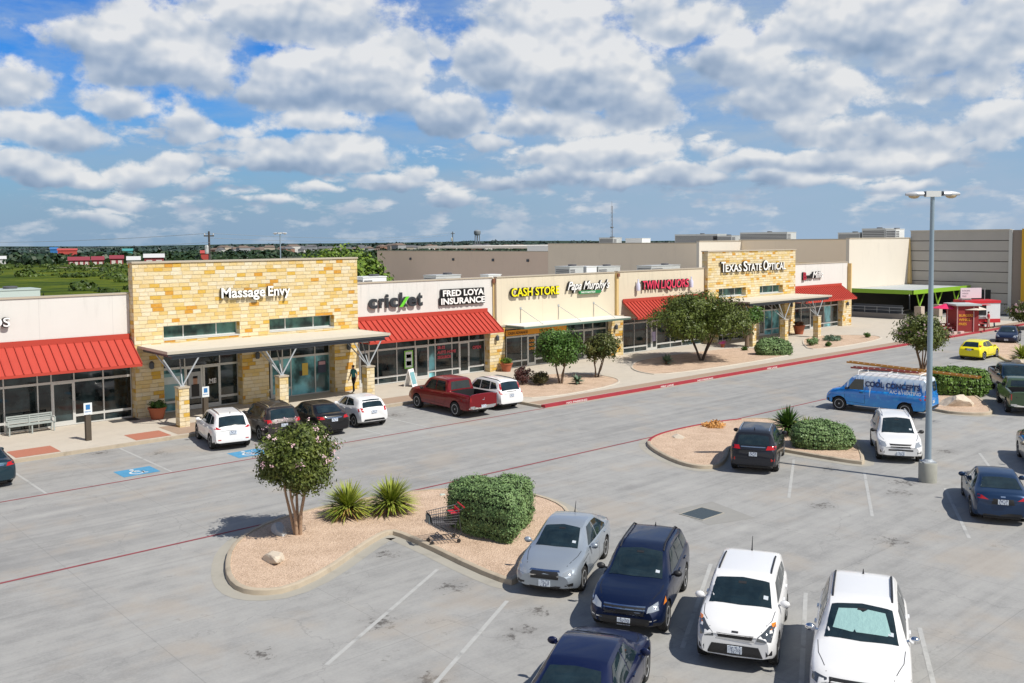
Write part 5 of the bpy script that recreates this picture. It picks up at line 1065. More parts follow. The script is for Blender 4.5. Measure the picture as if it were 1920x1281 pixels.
V('parked_pickup', 'olive green pickup tail to camera at the right edge', 'pickup truck', 54.9, 19.6, 28, olivep, OLIVE, group=GB)
# ---- the blue service van
def van_paint():
    m, t, b, tc = newmat('van_wrap'); X = t.xyz(tc)
    n = t.noise(t.comb(t.m('MULTIPLY', X[0], 5.5), 0., t.m('MULTIPLY', X[2], .25)), 1., 2., .8); n2 = t.noise(t.comb(t.m('MULTIPLY', X[0], 1.2), 0., 2.), 1., 1., .5)
    edge = t.m('ADD', 1.72, t.m('MULTIPLY', t.m('SUBTRACT', t.m('POWER', n, 1.5), .38), -2.4)); edge = t.m('SUBTRACT', edge, t.m('MULTIPLY', n2, .35))
    f = t.smooth(t.m('SUBTRACT', X[2], edge), -.03, .03)
    blue = t.mix(t.smooth(X[2], .4, 1.5), (.004, .24, .66), (.01, .17, .60)); blue = t.mix(t.smooth(t.noise(tc, 3., 4., .6), .5, .7), blue, (.02, .32, .72))
    ice = t.mix(t.noise(tc, 8., 4., .7), (.40, .58, .80), (.74, .82, .90))
    t.put(b.inputs['Base Color'], t.mix(t.smooth(X[2], 1.98, 2.02), t.mix(f, blue, ice), (.78, .79, .80))); b.inputs['Roughness'].default_value = .35; b.inputs['Coat Weight'].default_value = 1.; return m
vr, vb, _ = vehicle('service_van', 'bright blue service van with icicle graphics and ladders on its roof', 'van', 48.65, 24.45, 98, van, van_paint())
o = text('van_lettering', 'COOL CONCEPTS', .40, mat('van_navy', (.01, .03, .12), .4), vr, (.55, .975, 1.46), (R(80), 0, math.pi), ext=.004, bold=.016, fit=(2.85, .28))
text('van_lettering', 'A/C & HEATING', .26, mat('van_ice', (.75, .85, .95), .4), vr, (-.75, .992, 1.20), (R(86), 0, math.pi), ext=.004, bold=.008, fit=(1.6, .17))
for xx in (1.0, -.6, -2.2): bm = bmesh.new(); tube(bm, [(xx, -.78, 2.0), (xx, -.70, 2.24), (xx, .70, 2.24), (xx, .78, 2.0)], .025, 6); obj('roof_rack_bar', bm, WHITEP, vr)
def ladder(label, m, w, L, loc, rz, pitch=0.):
    t = thing('ladder', label, 'ladder', loc, rz); t.rotation_euler = (0, pitch, rz)
    for s in (-1, 1): part('ladder_rail', m, t, (-L/2, L/2, s*w/2-.02, s*w/2+.02, 0, .09))
    n = int(L/.32)
    for k in range(n): bm = bmesh.new(); xx = -L/2+.2+k*(L-.4)/(n-1); tube(bm, [(xx, -w/2+.02, .045), (xx, w/2-.02, .045)], .02, 6); obj('rung', bm, ALU, t)
    return t
LR = mat('fibreglass_red', (.30, .06, .05), .5); LO = mat('fibreglass_orange', (.50, .22, .03), .5)
ladder('dark red ladder lying flat on the blue van roof rack', LR, .42, 3.6, (48.55, 24.2, 2.28), R(98))
ladder('long orange extension ladder overhanging the front of the blue van roof', LO, .36, 6.8, (48.15, 22.6, 2.50), R(95), R(-2))
# ================================================================ vegetation
def leaf_mat(name, lo, hi, sc=1.6, rough=.5, trans=.12):
    m, t, b, tc = newmat(name)
    n = t.noise(tc, sc, 4., .6); n2 = t.noise(tc, sc*9, 2., .6)
    v = t.m('ADD', t.m('MULTIPLY', n, .6), t.m('MULTIPLY', n2, .4))
    t.put(b.inputs['Base Color'], t.ramp(v, [(.35, lo), (.52, tuple((a+c)/2 for a, c in zip(lo, hi))), (.68, hi)])); b.inputs['Roughness'].default_value = rough; b.inputs['Specular IOR Level'].default_value = .3
    b.inputs['Subsurface Weight'].default_value = 0; b.inputs['Transmission Weight'].default_value = 0
    return m
BARK = mat('bark_brown', (.16, .11, .075), .9, var=.25, vscale=8., bump=.5, bscale=25.); PALEBARK = mat('crepe_bark', (.34, .23, .155), .8, var=.3, vscale=7.)
CREPE = leaf_mat('crepe_leaves', (.022, .045, .010), (.17, .20, .035), 3.); OAK = leaf_mat('oak_leaves', (.030, .050, .008), (.20, .23, .04), 1.2); HEDGE = leaf_mat('hedge_leaves', (.055, .115, .035), (.26, .38, .15), 2.2); DARKLEAF = leaf_mat('dark_leaves', (.025, .065, .012), (.12, .23, .035))
PINKF = leaf_mat('pink_blossom', (.62, .36, .42), (.88, .70, .70)); YUCM = leaf_mat('yucca_blades', (.10, .17, .012), (.50, .52, .10), .9); DRYM = leaf_mat('dry_blades', (.30, .18, .05), (.5, .36, .12)); AGM = leaf_mat('agave_blades', (.08, .14, .09), (.20, .28, .19)); BRITE = leaf_mat('bright_leaves', (.05, .11, .012), (.20, .28, .03))
def npmesh(name, V, F, m, parent=None, loc=None, mi=None, smooth=False):
    me = bpy.data.meshes.new(name); V = np.asarray(V, np.float32); F = np.asarray(F, np.int32)
    me.vertices.add(len(V)); me.vertices.foreach_set('co', V.ravel()); me.loops.add(F.size); me.loops.foreach_set('vertex_index', F.ravel())
    me.polygons.add(len(F)); me.polygons.foreach_set('loop_start', np.arange(0, F.size, F.shape[1], dtype=np.int32)); me.polygons.foreach_set('loop_total', np.full(len(F), F.shape[1], np.int32))
    for q in (m if isinstance(m, list) else [m]): me.materials.append(q)
    me.update(calc_edges=True); me.validate()
    o = bpy.data.objects.new(name, me); COL.objects.link(o)
    if parent: o.parent = parent
    if loc: o.location = loc
    return o
def leaves(C, size, rs, N=None, aspect=.55, jitter=1.):
    """leaf quads at centres C; N optional facing normals"""
    n = len(C); d = rs.normal(size=(n, 3)); d /= np.linalg.norm(d, axis=1)[:, None]
    if N is not None: d = d*jitter*.6+N; d /= np.linalg.norm(d, axis=1)[:, None]
    a = rs.normal(size=(n, 3)); u = np.cross(d, a); u /= np.linalg.norm(u, axis=1)[:, None]; v = np.cross(d, u); s = size*rs.uniform(.6, 1.35, (n, 1))
    V = np.stack([C-u*s, C+v*s*aspect, C+u*s, C-v*s*aspect], 1).reshape(-1, 3); F = np.arange(4*n).reshape(n, 4); return V, F
def crownpts(blobs, n, rs, shell=.55):
    """points spread through lumpy blobs, denser toward their skins, with gaps"""
    vol = np.array([b[3]*b[4]*b[5] for b in blobs]); k = rs.choice(len(blobs), n, p=vol/vol.sum()); B_ = np.array(blobs)[k]
    d = rs.normal(size=(n, 3)); d /= np.linalg.norm(d, axis=1)[:, None]; r = rs.uniform(shell, 1.05, (n, 1))**.8
    lump = 1+.16*np.sin(d[:, :1]*7+k[:, None]*2.1)*np.cos(d[:, 1:2]*6+k[:, None])
    return B_[:, :3]+d*B_[:, 3:6]*r*lump, d
def clump(C, d, per, spread, rs):
    n = len(C); P_ = np.repeat(C, per, 0)+rs.normal(size=(n*per, 3))*spread; return P_, np.repeat(d, per, 0)
def rand_blobs(rs, cx, cy, cz, rx, ry, rz, n, k=.45):
    out = []
    for i in range(n):
        d = rs.normal(size=3); d /= np.linalg.norm(d); r = rs.uniform(.35, .72)
        s = rs.uniform(k*.75, k*1.2); out.append((cx+d[0]*rx*r, cy+d[1]*ry*r, cz+d[2]*rz*r, rx*s, ry*s, rz*s*1.05))
    return out
def tree(name, label, x, y, h, crown, stems, leafm, barkm, seed, nclump=900, per=9, lsz=.07, spread=.11, flowers=0, base=.12, group=None, cat='tree', blobs=24, k=.42, pink=PINKF, fz=.0, fshell=.93):
    rs = np.random.RandomState(seed); t = thing(name, label, cat, (x, y, base), 0, group)
    cx, cy, cz, rx, ry, rz = crown; bl = rand_blobs(rs, cx, cy, cz, rx, ry, rz, blobs, k)
    bm = bmesh.new()
    for i in range(stems):
        a = 2*math.pi*i/stems+rs.uniform(-.3, .3); b0 = Vector((math.cos(a)*.10*(stems > 1), math.sin(a)*.10*(stems > 1), 0)); tgt = Vector((cx+math.cos(a)*rx*.35, cy+math.sin(a)*ry*.35, cz))
        r0 = (.050 if stems > 2 else .13)*h/3.7 if stems > 1 else .17
        mid = b0.lerp(tgt, .5)+Vector((math.cos(a)*.05, math.sin(a)*.05, 0)); low = b0.lerp(tgt, .22)+Vector((rs.uniform(-.05, .05), rs.uniform(-.05, .05), .1))
        tube(bm, [b0, low, mid, tgt], [r0*1.25, r0, r0*.8, r0*.4], 8)
        for j in range(5):
            bb = bl[rs.randint(len(bl))]; s_ = mid.lerp(tgt, rs.uniform(-.2, .8)); e = Vector(bb[:3]); q = s_.lerp(e, .5)+Vector((0, 0, .08)); tube(bm, [s_, q, e], [r0*.45, r0*.3, r0*.1], 5)
    obj('trunk', fixn(bm), barkm, t, smooth=60)
    C, d = crownpts(bl, nclump, rs); C, d = clump(C, d, per, spread, rs)
    keep = C[:, 2] > cz-rz*1.0; C, d = C[keep], d[keep]; d = d.copy(); d[:, 2] += .35
    V_, F_q = leaves(C, lsz, rs, d); npmesh('crown', V_, F_q, leafm, t)
    if flowers:
        dd = rs.normal(size=(flowers, 3)); dd /= np.linalg.norm(dd, axis=1)[:, None]; dd[:, 2] = np.abs(dd[:, 2])*(1-fz)+dd[:, 2]*fz
        kk = rs.randint(len(bl), size=flowers); B_ = np.array(bl)[kk]; out = (B_[:, :3]-np.array([cx, cy, cz])); 
        C = np.array([cx, cy, cz])+dd*np.array([rx, ry, rz])*fshell; C, d2 = clump(C, dd, 14, .04, rs); V_, F_q = leaves(C, .026*(1 if lsz < .1 else 1.8), rs, d2, .8); npmesh('blossom', V_, F_q, pink, t)
    return t
tree('crepe_myrtle', 'pink-flowering multi-stemmed tree at the left end of the nearest island', 14.5, 26.7, 3.75, (-.05, 0, 2.55, 1.42, 1.42, 1.2), 5, CREPE, PALEBARK, 3, 2800, 11, .055, .085, 46, group='trees in the parking islands', fz=.55, blobs=34, k=.36, fshell=1.0)
tree('crepe_myrtle', 'pink-flowering tree right behind the tall lamp post and blue van', 64.6, 29.5, 4.0, (0, 0, 2.65, 2.15, 2.15, 1.2), 5, CREPE, BARK, 5, 1300, 9, .085, .14, 60, group='trees in the parking islands', fz=.4, blobs=34, k=.36)
tree('crepe_myrtle', 'pale-flowering tree at the right edge above the dark blue sedan', 103.5, 36.0, 3.0, (0, 0, 1.7, 2.6, 2.4, 1.15), 4, CREPE, BARK, 6, 1000, 8, .11, .18, 120, group='trees in the parking islands', fz=.4, blobs=30, k=.38)
tree('planter_tree', 'small leafy tree in the planting bed right of the white SUV and dark shrub', 42.6, 43.1, 4.1, (.1, 0, 2.35, 1.85, 1.75, 1.35), 3, DARKLEAF, BARK, 8, 1000, 9, .085, .12, base=.17, group='small trees in the pavement beds', blobs=30, k=.40)
tree('planter_tree', 'smaller slanting tree with several thin stems in the same bed', 46.2, 43.3, 3.2, (.35, 0, 2.1, 1.65, 1.4, .95), 4, leaf_mat('reddish_leaves', (.025, .055, .012), (.14, .13, .03)), BARK, 9, 620, 9, .085, .12, base=.17, group='small trees in the pavement beds', blobs=22, k=.42)
tree('spreading_tree', 'large spreading tree hiding the liquor shop awning', 58.3, 43.7, 5.6, (.0, .0, 3.4, 5.3, 4.6, 2.0), 4, leaf_mat('oak_dark', (.022, .042, .006), (.15, .185, .03), 1.2), mat('dark_bark', (.07, .05, .04), .9), 11, 3300, 10, .095, .15, base=.17, blobs=44, k=.29)
tree('planter_tree', 'slim shaded tree between the spreading tree and the farther stone tower', 68.6, 46.6, 3.9, (0, -.1, 2.75, 1.5, 1.4, .85), 1, DARKLEAF, BARK, 12, 520, 8, .09, .13, base=.17, group='small trees in the pavement beds', blobs=16, k=.45)
def hedge(name, label, x, y, rz, foot, h, seed, n=9000, m=HEDGE, lsz=.055, round_=.35, group='clipped hedges', top=1.):
    """clipped hedge: outline foot (local xy), leaves over a lumpy shell, dark inner body"""
    rs = np.random.RandomState(seed); t = thing(name, label, 'hedge', (x, y, .12), rz, group)
    p = smoothpoly(foot, 3); n_ = len(p); cx = sum(a for a, b in p)/n_; cy = sum(b for a, b in p)/n_
    levels = [(0, .86), (.12, .93), (.4, 1.), (.72, 1.), (.90, .94), (.98, .82), (1.0, .5), (1.01, .12)] if round_ < 1 else [(0, .82), (.15, .93), (.38, 1.), (.6, .98), (.78, .88), (.90, .70), (.97, .42), (1.0, .1)]
    bm = bmesh.new(); rings = []
    for (z, s) in levels: rings.append([bm.verts.new((cx+(a-cx)*s*(1-round_*.12*z), cy+(b-cy)*s*(1-round_*.12*z), z*h*(1+.05*math.sin(a*3+b*2)))) for a, b in p])
    for A_, Bq in zip(rings, rings[1:]):
        for i in range(n_): bm.faces.new((A_[i], A_[(i+1) % n_], Bq[(i+1) % n_], Bq[i]))
    bm.faces.new(rings[0][::-1]); bm.faces.new(rings[-1]); fixn(bm)
    areas = np.array([f.calc_area() for f in bm.faces]); tri = [(f.calc_center_median(), f.normal.copy(), [v.co.copy() for v in f.verts]) for f in bm.faces]
    ks = rs.choice(len(tri), n, p=areas/areas.sum()); C = []; N = []
    for k in ks:
        c, nn, vs = tri[k]; w = rs.dirichlet(np.ones(len(vs))); q = sum((v*float(ww) for v, ww in zip(vs, w)), Vector())
        lum = .045*math.sin(q.x*5.1)*math.cos(q.y*4.3+q.z*5); C.append(q+nn*(rs.uniform(-.08, .035)+lum+(rs.uniform(.02, .13) if rs.rand() < .07 else 0))); N.append(nn+Vector((0, 0, .25)))
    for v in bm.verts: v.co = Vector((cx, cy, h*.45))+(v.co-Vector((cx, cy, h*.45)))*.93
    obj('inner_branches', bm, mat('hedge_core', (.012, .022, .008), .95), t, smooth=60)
    V_, F_q = leaves(np.array(C), lsz, rs, np.array(N), .6, 1.1); npmesh('foliage', V_, F_q, m, t)
    return t
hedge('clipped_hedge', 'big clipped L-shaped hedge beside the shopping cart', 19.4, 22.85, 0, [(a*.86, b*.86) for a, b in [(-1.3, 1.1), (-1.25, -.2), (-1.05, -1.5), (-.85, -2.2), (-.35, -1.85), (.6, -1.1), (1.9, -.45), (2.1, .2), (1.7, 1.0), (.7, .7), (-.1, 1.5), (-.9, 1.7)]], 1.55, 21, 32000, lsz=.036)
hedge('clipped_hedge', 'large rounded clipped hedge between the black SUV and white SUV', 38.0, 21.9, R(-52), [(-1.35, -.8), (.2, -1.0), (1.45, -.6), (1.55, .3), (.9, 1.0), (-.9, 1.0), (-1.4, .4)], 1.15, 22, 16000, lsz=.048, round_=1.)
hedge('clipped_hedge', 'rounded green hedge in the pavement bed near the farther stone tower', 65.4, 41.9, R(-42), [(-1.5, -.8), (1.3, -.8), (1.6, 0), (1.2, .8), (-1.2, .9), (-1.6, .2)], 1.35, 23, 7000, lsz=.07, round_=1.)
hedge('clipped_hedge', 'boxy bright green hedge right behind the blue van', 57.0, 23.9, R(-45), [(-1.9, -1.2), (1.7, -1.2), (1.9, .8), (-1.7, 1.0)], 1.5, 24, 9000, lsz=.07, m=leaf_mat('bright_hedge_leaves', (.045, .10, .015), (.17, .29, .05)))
def spiky(name, label, x, y, h, n, m, seed, r=.85, w=.035, cat='yucca', group=None, dry=0, droop=.25, base=.12, zmin=-.12):
    rs = np.random.RandomState(seed); t = thing(name, label, cat, (x, y, base), 0, group)
    def blades(n, L, m_, nm, zlo, zhi):
        V_, F_q = [], []
        for i in range(n):
            a = rs.uniform(0, 2*math.pi); el = math.asin(rs.uniform(zlo, zhi)); ln = L*rs.uniform(.75, 1.12); o = Vector((0, 0, .28*h))
            d = Vector((math.cos(a)*math.cos(el), math.sin(a)*math.cos(el), math.sin(el))); s = Vector((-math.sin(a), math.cos(a), 0))
            p1 = o+d*ln*.12; p2 = o+d*ln*.6; p3 = o+d*ln-Vector((0, 0, droop*ln*math.cos(el)*.5)); ww = w*rs.uniform(.8, 1.2); b = len(V_)
            V_ += [tuple(p1-s*ww*.6), tuple(p1+s*ww*.6), tuple(p2+s*ww), tuple(p2-s*ww), tuple(p3+s*.004), tuple(p3-s*.004)]; F_q += [(b, b+1, b+2, b+3), (b+3, b+2, b+4, b+5)]
        return npmesh(nm, V_, F_q, m_, t)
    blades(n, r, m, 'blades', zmin, .995)
    if dry: blades(dry, r*.9, DRYM, 'dry_blades', -.3, .35)
    bm = bmesh.new(); lathe(bm, [(.16, 0), (.14, .3*h), (.04, .42*h)], 10); obj('stem', bm, BARK, t)
    return t
G5 = 'spiky plants in the islands and beds'
spiky('yucca', 'spiky yellow-green yucca left of its taller twin on the nearest island', 16.7, 27.25, 1.0, 420, YUCM, 31, .98, .026, group=G5, dry=90)
spiky('yucca', 'taller spiky green yucca right of its twin on the nearest island', 18.05, 26.65, 1.1, 460, YUCM, 32, 1.02, .026, group=G5, dry=60)
spiky('yucca', 'dark green yucca left of the rounded hedge by the black SUV', 39.3, 24.4, 1.2, 260, DARKLEAF, 33, 1.05, .04, group=G5)
spiky('yucca', 'shorter yucca tucked between the taller one and the rounded hedge', 39.3, 23.4, .9, 200, YUCM, 34, .8, .04, group=G5)
spiky('yucca', 'spiky yucca on the island at the far right edge', 74.6, 26.6, 1.2, 200, YUCM, 35, 1.1, .05, group=G5)
spiky('agave', 'blue-green agave in the first pavement bed below the small trees', 43.2, 42.2, .6, 70, AGM, 36, .5, .07, 'agave', 'agaves in the pavement beds', droop=.1, base=.17)
spiky('agave', 'dark blue-green agave under the left side of the spreading tree', 54.8, 44.2, .7, 80, AGM, 37, .62, .08, 'agave', 'agaves in the pavement beds', droop=.1, base=.17)
def shrub(label, x, y, r, h, m, seed, n=180, base=.17, name='shrub', group='low shrubs in the pavement beds', per=8, lsz=.06):
    rs = np.random.RandomState(seed); t = thing(name, label, 'shrub', (x, y, base), 0, group); bl = rand_blobs(rs, 0, 0, h*.5, r, r, h*.5, 8, .5)
    C, d = crownpts(bl, n, rs); C[:, 2] = np.abs(C[:, 2]); C, d = clump(C, d, per, .05, rs); V_, F_q = leaves(C, lsz, rs, d); npmesh('foliage', V_, F_q, m, t)
    bm = bmesh.new(); [tube(bm, [(0, 0, 0), (math.cos(a)*r*.5, math.sin(a)*r*.5, h*.6)], .015, 5) for a in (0, 1.3, 2.6, 3.9, 5.2)]; obj('stems', bm, BARK, t); return t
shrub('dark reddish shrub behind the white SUV with tall tail lamps', 40.6, 44.6, .75, 1.15, leaf_mat('purple_leaves', (.05, .02, .02), (.14, .06, .05)), 41, 260)
shrub('brown-green bushy shrub left of the small leafy tree', 41.3, 43.7, .8, .9, leaf_mat('olive_leaves', (.04, .04, .015), (.12, .11, .04)), 42, 260)
shrub('leftmost of two round green balls by the low ground cover', 73.1, 43.2, .42, .62, HEDGE, 43, 120); shrub('right-hand of two round green balls by the low ground cover', 74.3, 43.3, .45, .65, HEDGE, 44, 120)
shrub('small dark ball shrub just below the two green balls', 73.6, 41.8, .32, .42, DARKLEAF, 45, 90); shrub('flat blue-green ground-cover shrub right of the green balls', 78.4, 43.9, 1.25, .42, AGM, 46, 260)
shrub('small dark tuft alone in the bed near the green canopy', 82.6, 43.0, .3, .42, DARKLEAF, 47, 70); shrub('small dry tuft at the foot of the spreading tree bed', 66.2, 45.2, .3, .3, DARKLEAF, 48, 60)
shrub('red-leaved tufts by the foot of the dark red pickup and white SUV', 38.2, 45.6, .5, .45, leaf_mat('red_leaves', (.16, .03, .03), (.30, .08, .07)), 49, 120)
shrub('patch of orange flowers at the rim of the middle island', 38.4, 27.95, .65, .12, leaf_mat('orange_flowers', (.45, .20, .05), (.78, .45, .16)), 50, 130, .12)
# rocks
def rock(label, x, y, sx, sy, sz, seed, m=None, base=.10):
    rs = np.random.RandomState(seed); bm = bmesh.new(); bmesh.ops.create_icosphere(bm, subdivisions=3, radius=1.); pl = [(Vector(rs.normal(size=3)).normalized(), rs.uniform(.55, .85)) for _ in range(14)]
    for v in bm.verts:
        p = v.co.copy()
        for n_, d_ in pl:
            q = p.dot(n_)
            if q > d_: p -= n_*(q-d_)
        p *= 1+rs.uniform(-.035, .035); v.co = Vector((p.x*sx, p.y*sy, max(-.3, p.z)*sz))
    o = obj('boulder', bm, m or mat('limestone_rock', (.58, .50, .40), .9, var=.3, vscale=3.5, bump=.8, bscale=12.), loc=(x, y, base+sz*.25)); o.rotation_euler = (0, 0, rs.uniform(0, 3)); return tag(o, label, 'boulder', 'limestone boulders on the islands')
rock('pale rust-stained limestone rock at the near end of the nearest island', 12.75, 25.0, .68, .34, .26, 1); rock('grey boulder in the shade at the foot of the pink-flowering tree', 14.15, 27.25, .55, .32, .26, 2, mat('grey_rock', (.42, .42, .42), .9, var=.25, bump=.8, bscale=12.))
rock('flat white rock near the red-painted rim of the middle island', 35.0, 27.5, .55, .3, .14, 3); rock('large white boulder before the bright hedge by the blue van', 52.9, 22.1, 1.25, .7, .55, 4)
rock('buff boulder at the front edge of the far right island', 73.4, 26.1, .9, .5, .35, 5); rock('second buff boulder along the far right island kerb', 76.2, 27.5, .8, .45, .3, 6)
rock('small rounded stone behind the yuccas on the nearest island', 20.7, 27.2, .16, .12, .06, 7, mat('pale_green_stone', (.45, .52, .48), .8))

# ================================================================ street objects
def pole_lamp(label, x, y, H, rz=0, s=1., base=True):
    t = thing('parking_lot_lamp', label, 'street lamp', (x, y, 0), rz, 'lot lamps with twin heads')
    if base: bm = bmesh.new(); lathe(bm, [(.34, 0), (.34, .72), (.32, .76), (0.01, .76)], 24); obj('concrete_base', bm, mat('base_concrete', (.34, .34, .30), .9, var=.12, vscale=4., bump=.3, dirt=.3), t, smooth=40); part('base_plate', STEEL, t, (-.24, .24, -.24, .24, .76, .80)); bm = bmesh.new(); lathe(bm, [(.20, .80), (.17, .86), (.13, .88)], 16); obj('pole_collar', bm, STEEL, t)
    bm = bmesh.new(); tube(bm, [(0, 0, .8 if base else 0), (0, 0, H-.15)], [.125*s, .075*s], 14); obj('pole', bm, mat('pole_blue_grey', (.27, .35, .42), .4, .3), t, smooth=60)
    part('head_bracket', HVACW, t, (-.28*s, .28*s, -.12*s, .12*s, H-.16, H+.06))
    for sx in (-1, 1):
        bm = bmesh.new(); x0, x1 = .38*s, 1.02*s; n = 10
        for i in range(2): pass
        rings = []
        for k in range(7):
            f = k/6; xx = x0+(x1-x0)*f; ww = .17*s*(1-.65*f**4); hh = .13*s*(1-.6*f**3); rings.append([bm.verts.new((sx*xx, ww*math.cos(a), H-.06+max(-.06*s, hh*math.sin(a)))) for a in [2*math.pi*j/n for j in range(n)]])
        for a, b in zip(rings, rings[1:]):
            for j in range(n): bm.faces.new((a[j], a[(j+1) % n], b[(j+1) % n], b[j]))
        bm.faces.new(rings[0]); bm.faces.new(rings[-1]); hd = obj('lamp_head', fixn(bm), mat('lamp_housing', (.55, .57, .60), .35, .2), t, smooth=50)
        part('head_arm', DARKSTEEL, t, (min(sx*.28*s, sx*.38*s), max(sx*.28*s, sx*.38*s), -.07*s, .07*s, H-.12, H+.04))
        bm = bmesh.new(); bmesh.ops.create_uvsphere(bm, u_segments=14, v_segments=8, radius=.14*s)
        for v in bm.verts: v.co = Vector((sx*.70*s+v.co.x*1.5, v.co.y, H-.12+v.co.z*.75))
        obj('lens', bm, mat('lamp_lens', (.55, .42, .25), .2), hd, smooth=80).parent = hd
    return t
pole_lamp('tall blue-grey twin-headed lamp post on a concrete drum at right', 35.85, 16.1, 11.15, R(-43))
# accessible parking posts
def signpost(label, x, y, hgt):
    t = thing('parking_sign_post', label, 'sign post', (x, y, .15), 0, 'accessible parking sign posts'); part('timber_post', mat('dark_timber', (.075, .06, .045), .85, var=.2, vscale=6.), t, (-.12, .12, -.12, .12, 0, hgt), bev=.012)
    bm = bmesh.new(); tube(bm, [(0, -.03, hgt-.02), (0, -.03, hgt+.55)], .022, 6); obj('sign_stem', bm, STEEL, t)
    b = part('sign_board', mat('sign_white', (.70, .74, .76), .5), t, (-.19, .19, -.085, -.07, hgt+.02, hgt+.58))
    part('blue_panel', mat('sign_blue', (.03, .17, .42), .5), b, (-.10, .10, -.089, -.0852, hgt+.26, hgt+.50)); text('sign_line', 'RESERVED', .065, mat('sign_blue', (.03, .17, .42), .5), b, (-.155, -.0865, hgt+.14), ext=.001, bold=.002)
    return t
signpost('squat dark timber post with a small white-and-blue sign in front of the leftmost shop', 14.25, 46.4, 1.22); signpost('timber sign post with blue-and-white sign behind the nearest white SUV', 20.7, 47.9, 1.12)
# bench
t = thing('bench', 'pale metal bench against the leftmost shop window', 'bench', (12.75, 50.3, .15), 0); WM = mat('bench_metal', (.38, .42, .41), .5, .2)
part('seat', WM, t, *[(-1.05, 1.05, -.28+.1*k, -.20+.1*k, .43, .46) for k in range(5)]); part('backrest', WM, t, *[(-1.05, 1.05, .24, .27, .52+.1*k, .59+.1*k) for k in range(4)])
for xx in (-1.02, 0, 1.02): part('leg', WM, t, (xx-.03, xx+.03, -.27, -.21, 0, .43), (xx-.03, xx+.03, .21, .27, 0, .88), (xx-.03, xx+.03, -.27, .27, .40, .429))
for xx in (-1.06, 1.06): part('armrest', WM, t, (xx-.03, xx+.03, -.28, .24, .66, .70), (xx-.03, xx+.03, -.28, -.24, .44, .66))
def pot(label, x, y, r, h, leafm, seed, cone=0):
    t = thing('flower_pot', label, 'flower pot', (x, y, .15), 0, 'terracotta pots by the stone piers'); bm = bmesh.new(); lathe(bm, [(r*.68, 0), (r*.98, h*.85), (r*1.06, h*.86), (r*1.08, h), (r*.92, h), (r*.90, h*.9), (.01, h*.9)], 24); obj('pot', bm, TERRA, t, smooth=40)
    rs = np.random.RandomState(seed); bl = rand_blobs(rs, 0, 0, h+.16, r*.95, r*.95, .24, 8, .5); C, d = crownpts(bl, 160, rs); C, d = clump(C, d, 8, .04, rs); V_, F_q = leaves(C, .05, rs, d); npmesh('plant', V_, F_q, leafm, t); return t
pot('terracotta pot with a dark plant at the leftmost stone pier', 18.75, 49.55, .45, .62, DARKLEAF, 61); pot('orange pot with a bright bushy plant beside the insurance shop pier', 43.9, 49.95, .42, .6, BRITE, 62); pot('dark terracotta pot with red plant under the farther canopy', 81.3, 49.3, .55, .85, leaf_mat('redgreen_leaves', (.05, .06, .02), (.24, .08, .06)), 63)
tt = thing('pink_flower_tub', 'tiny pink and purple flower tub behind the spreading tree trunk', 'flower pot', (66.9, 47.9, .15)); bm = bmesh.new(); lathe(bm, [(.14, 0), (.2, .3), (.17, .3), (.01, .28)], 12); obj('tub', bm, TERRA, tt); rs = np.random.RandomState(5); C = rs.normal(size=(240, 3))*np.array([.14, .14, .1])+np.array([0, 0, .42]); V_, F_q = leaves(C, .035, rs); npmesh('flowers', V_, F_q, mat('magenta_petals', (.6, .08, .3), .6), tt)
# sandwich board
t = thing('sandwich_board', 'white sandwich board standing open on the pavement behind the red pickup', 'sandwich board', (35.0, 49.2, .15), R(25)); 
for s in (-1, 1):
    bm = bmesh.new(); q = [(-.33, s*.33, 0), (.33, s*.33, 0), (.33, s*.02, 1.12), (-.33, s*.02, 1.12)]; a = [bm.verts.new(p) for p in q]; b = [bm.verts.new((p[0], p[1]-s*.03, p[2])) for p in q]; bm.faces.new(a); bm.faces.new(b[::-1]); [bm.faces.new((a[i], a[(i+1) % 4], b[(i+1) % 4], b[i])) for i in range(4)]
    f = obj('board', fixn(bm), WHITEP, t)
    bm = bmesh.new(); a = [bm.verts.new(p) for p in [(-.25, s*.295, .15), (.25, s*.295, .15), (.25, s*.085, .92), (-.25, s*.085, .92)]]; bm.faces.new(a); [setattr(v, 'co', v.co+Vector((0, s*.012, .003))) for v in bm.verts]; obj('printed_panel', bm, mat('board_print', (.18, .38, .42), .5, var=.5, vscale=9.), f)
# shopping cart (child of nothing; stands on the island gravel)
t = thing('shopping_cart', 'dark shopping cart with red handle and trim beside the big hedge', 'shopping cart', (17.45, 22.85, .12), R(160)); WIRE = mat('cart_wire', (.06, .06, .07), .5, .5); CR = mat('cart_red', (.55, .02, .03), .4)
def bar(nm, m, pts, r=.012, par=t): bm = bmesh.new(); tube(bm, pts, r, 6); return obj(nm, bm, m, par)
bm = bmesh.new()
top = [(-.42, -.28, 1.0), (.48, -.22, .92), (.48, .22, .92), (-.42, .28, 1.0)]; bot = [(-.30, -.22, .56), (.40, -.17, .62), (.40, .17, .62), (-.30, .22, .56)]
for i in range(4):
    a, b, c, d = map(Vector, (top[i], top[(i+1) % 4], bot[i], bot[(i+1) % 4]))
    for k in range(13): f = k/12; tube(bm, [a.lerp(b, f), c.lerp(d, f)], .006, 4)
    for k in range(6): f = k/5; tube(bm, [a.lerp(c, f), b.lerp(d, f)], .006, 4)
for k in range(9): f = k/8; tube(bm, [Vector(bot[0]).lerp(Vector(bot[3]), f), Vector(bot[1]).lerp(Vector(bot[2]), f)], .006, 4)
obj('basket', bm, WIRE, t); bar('rim', WIRE, [top[0], top[1], top[2], top[3], top[0]], .012)
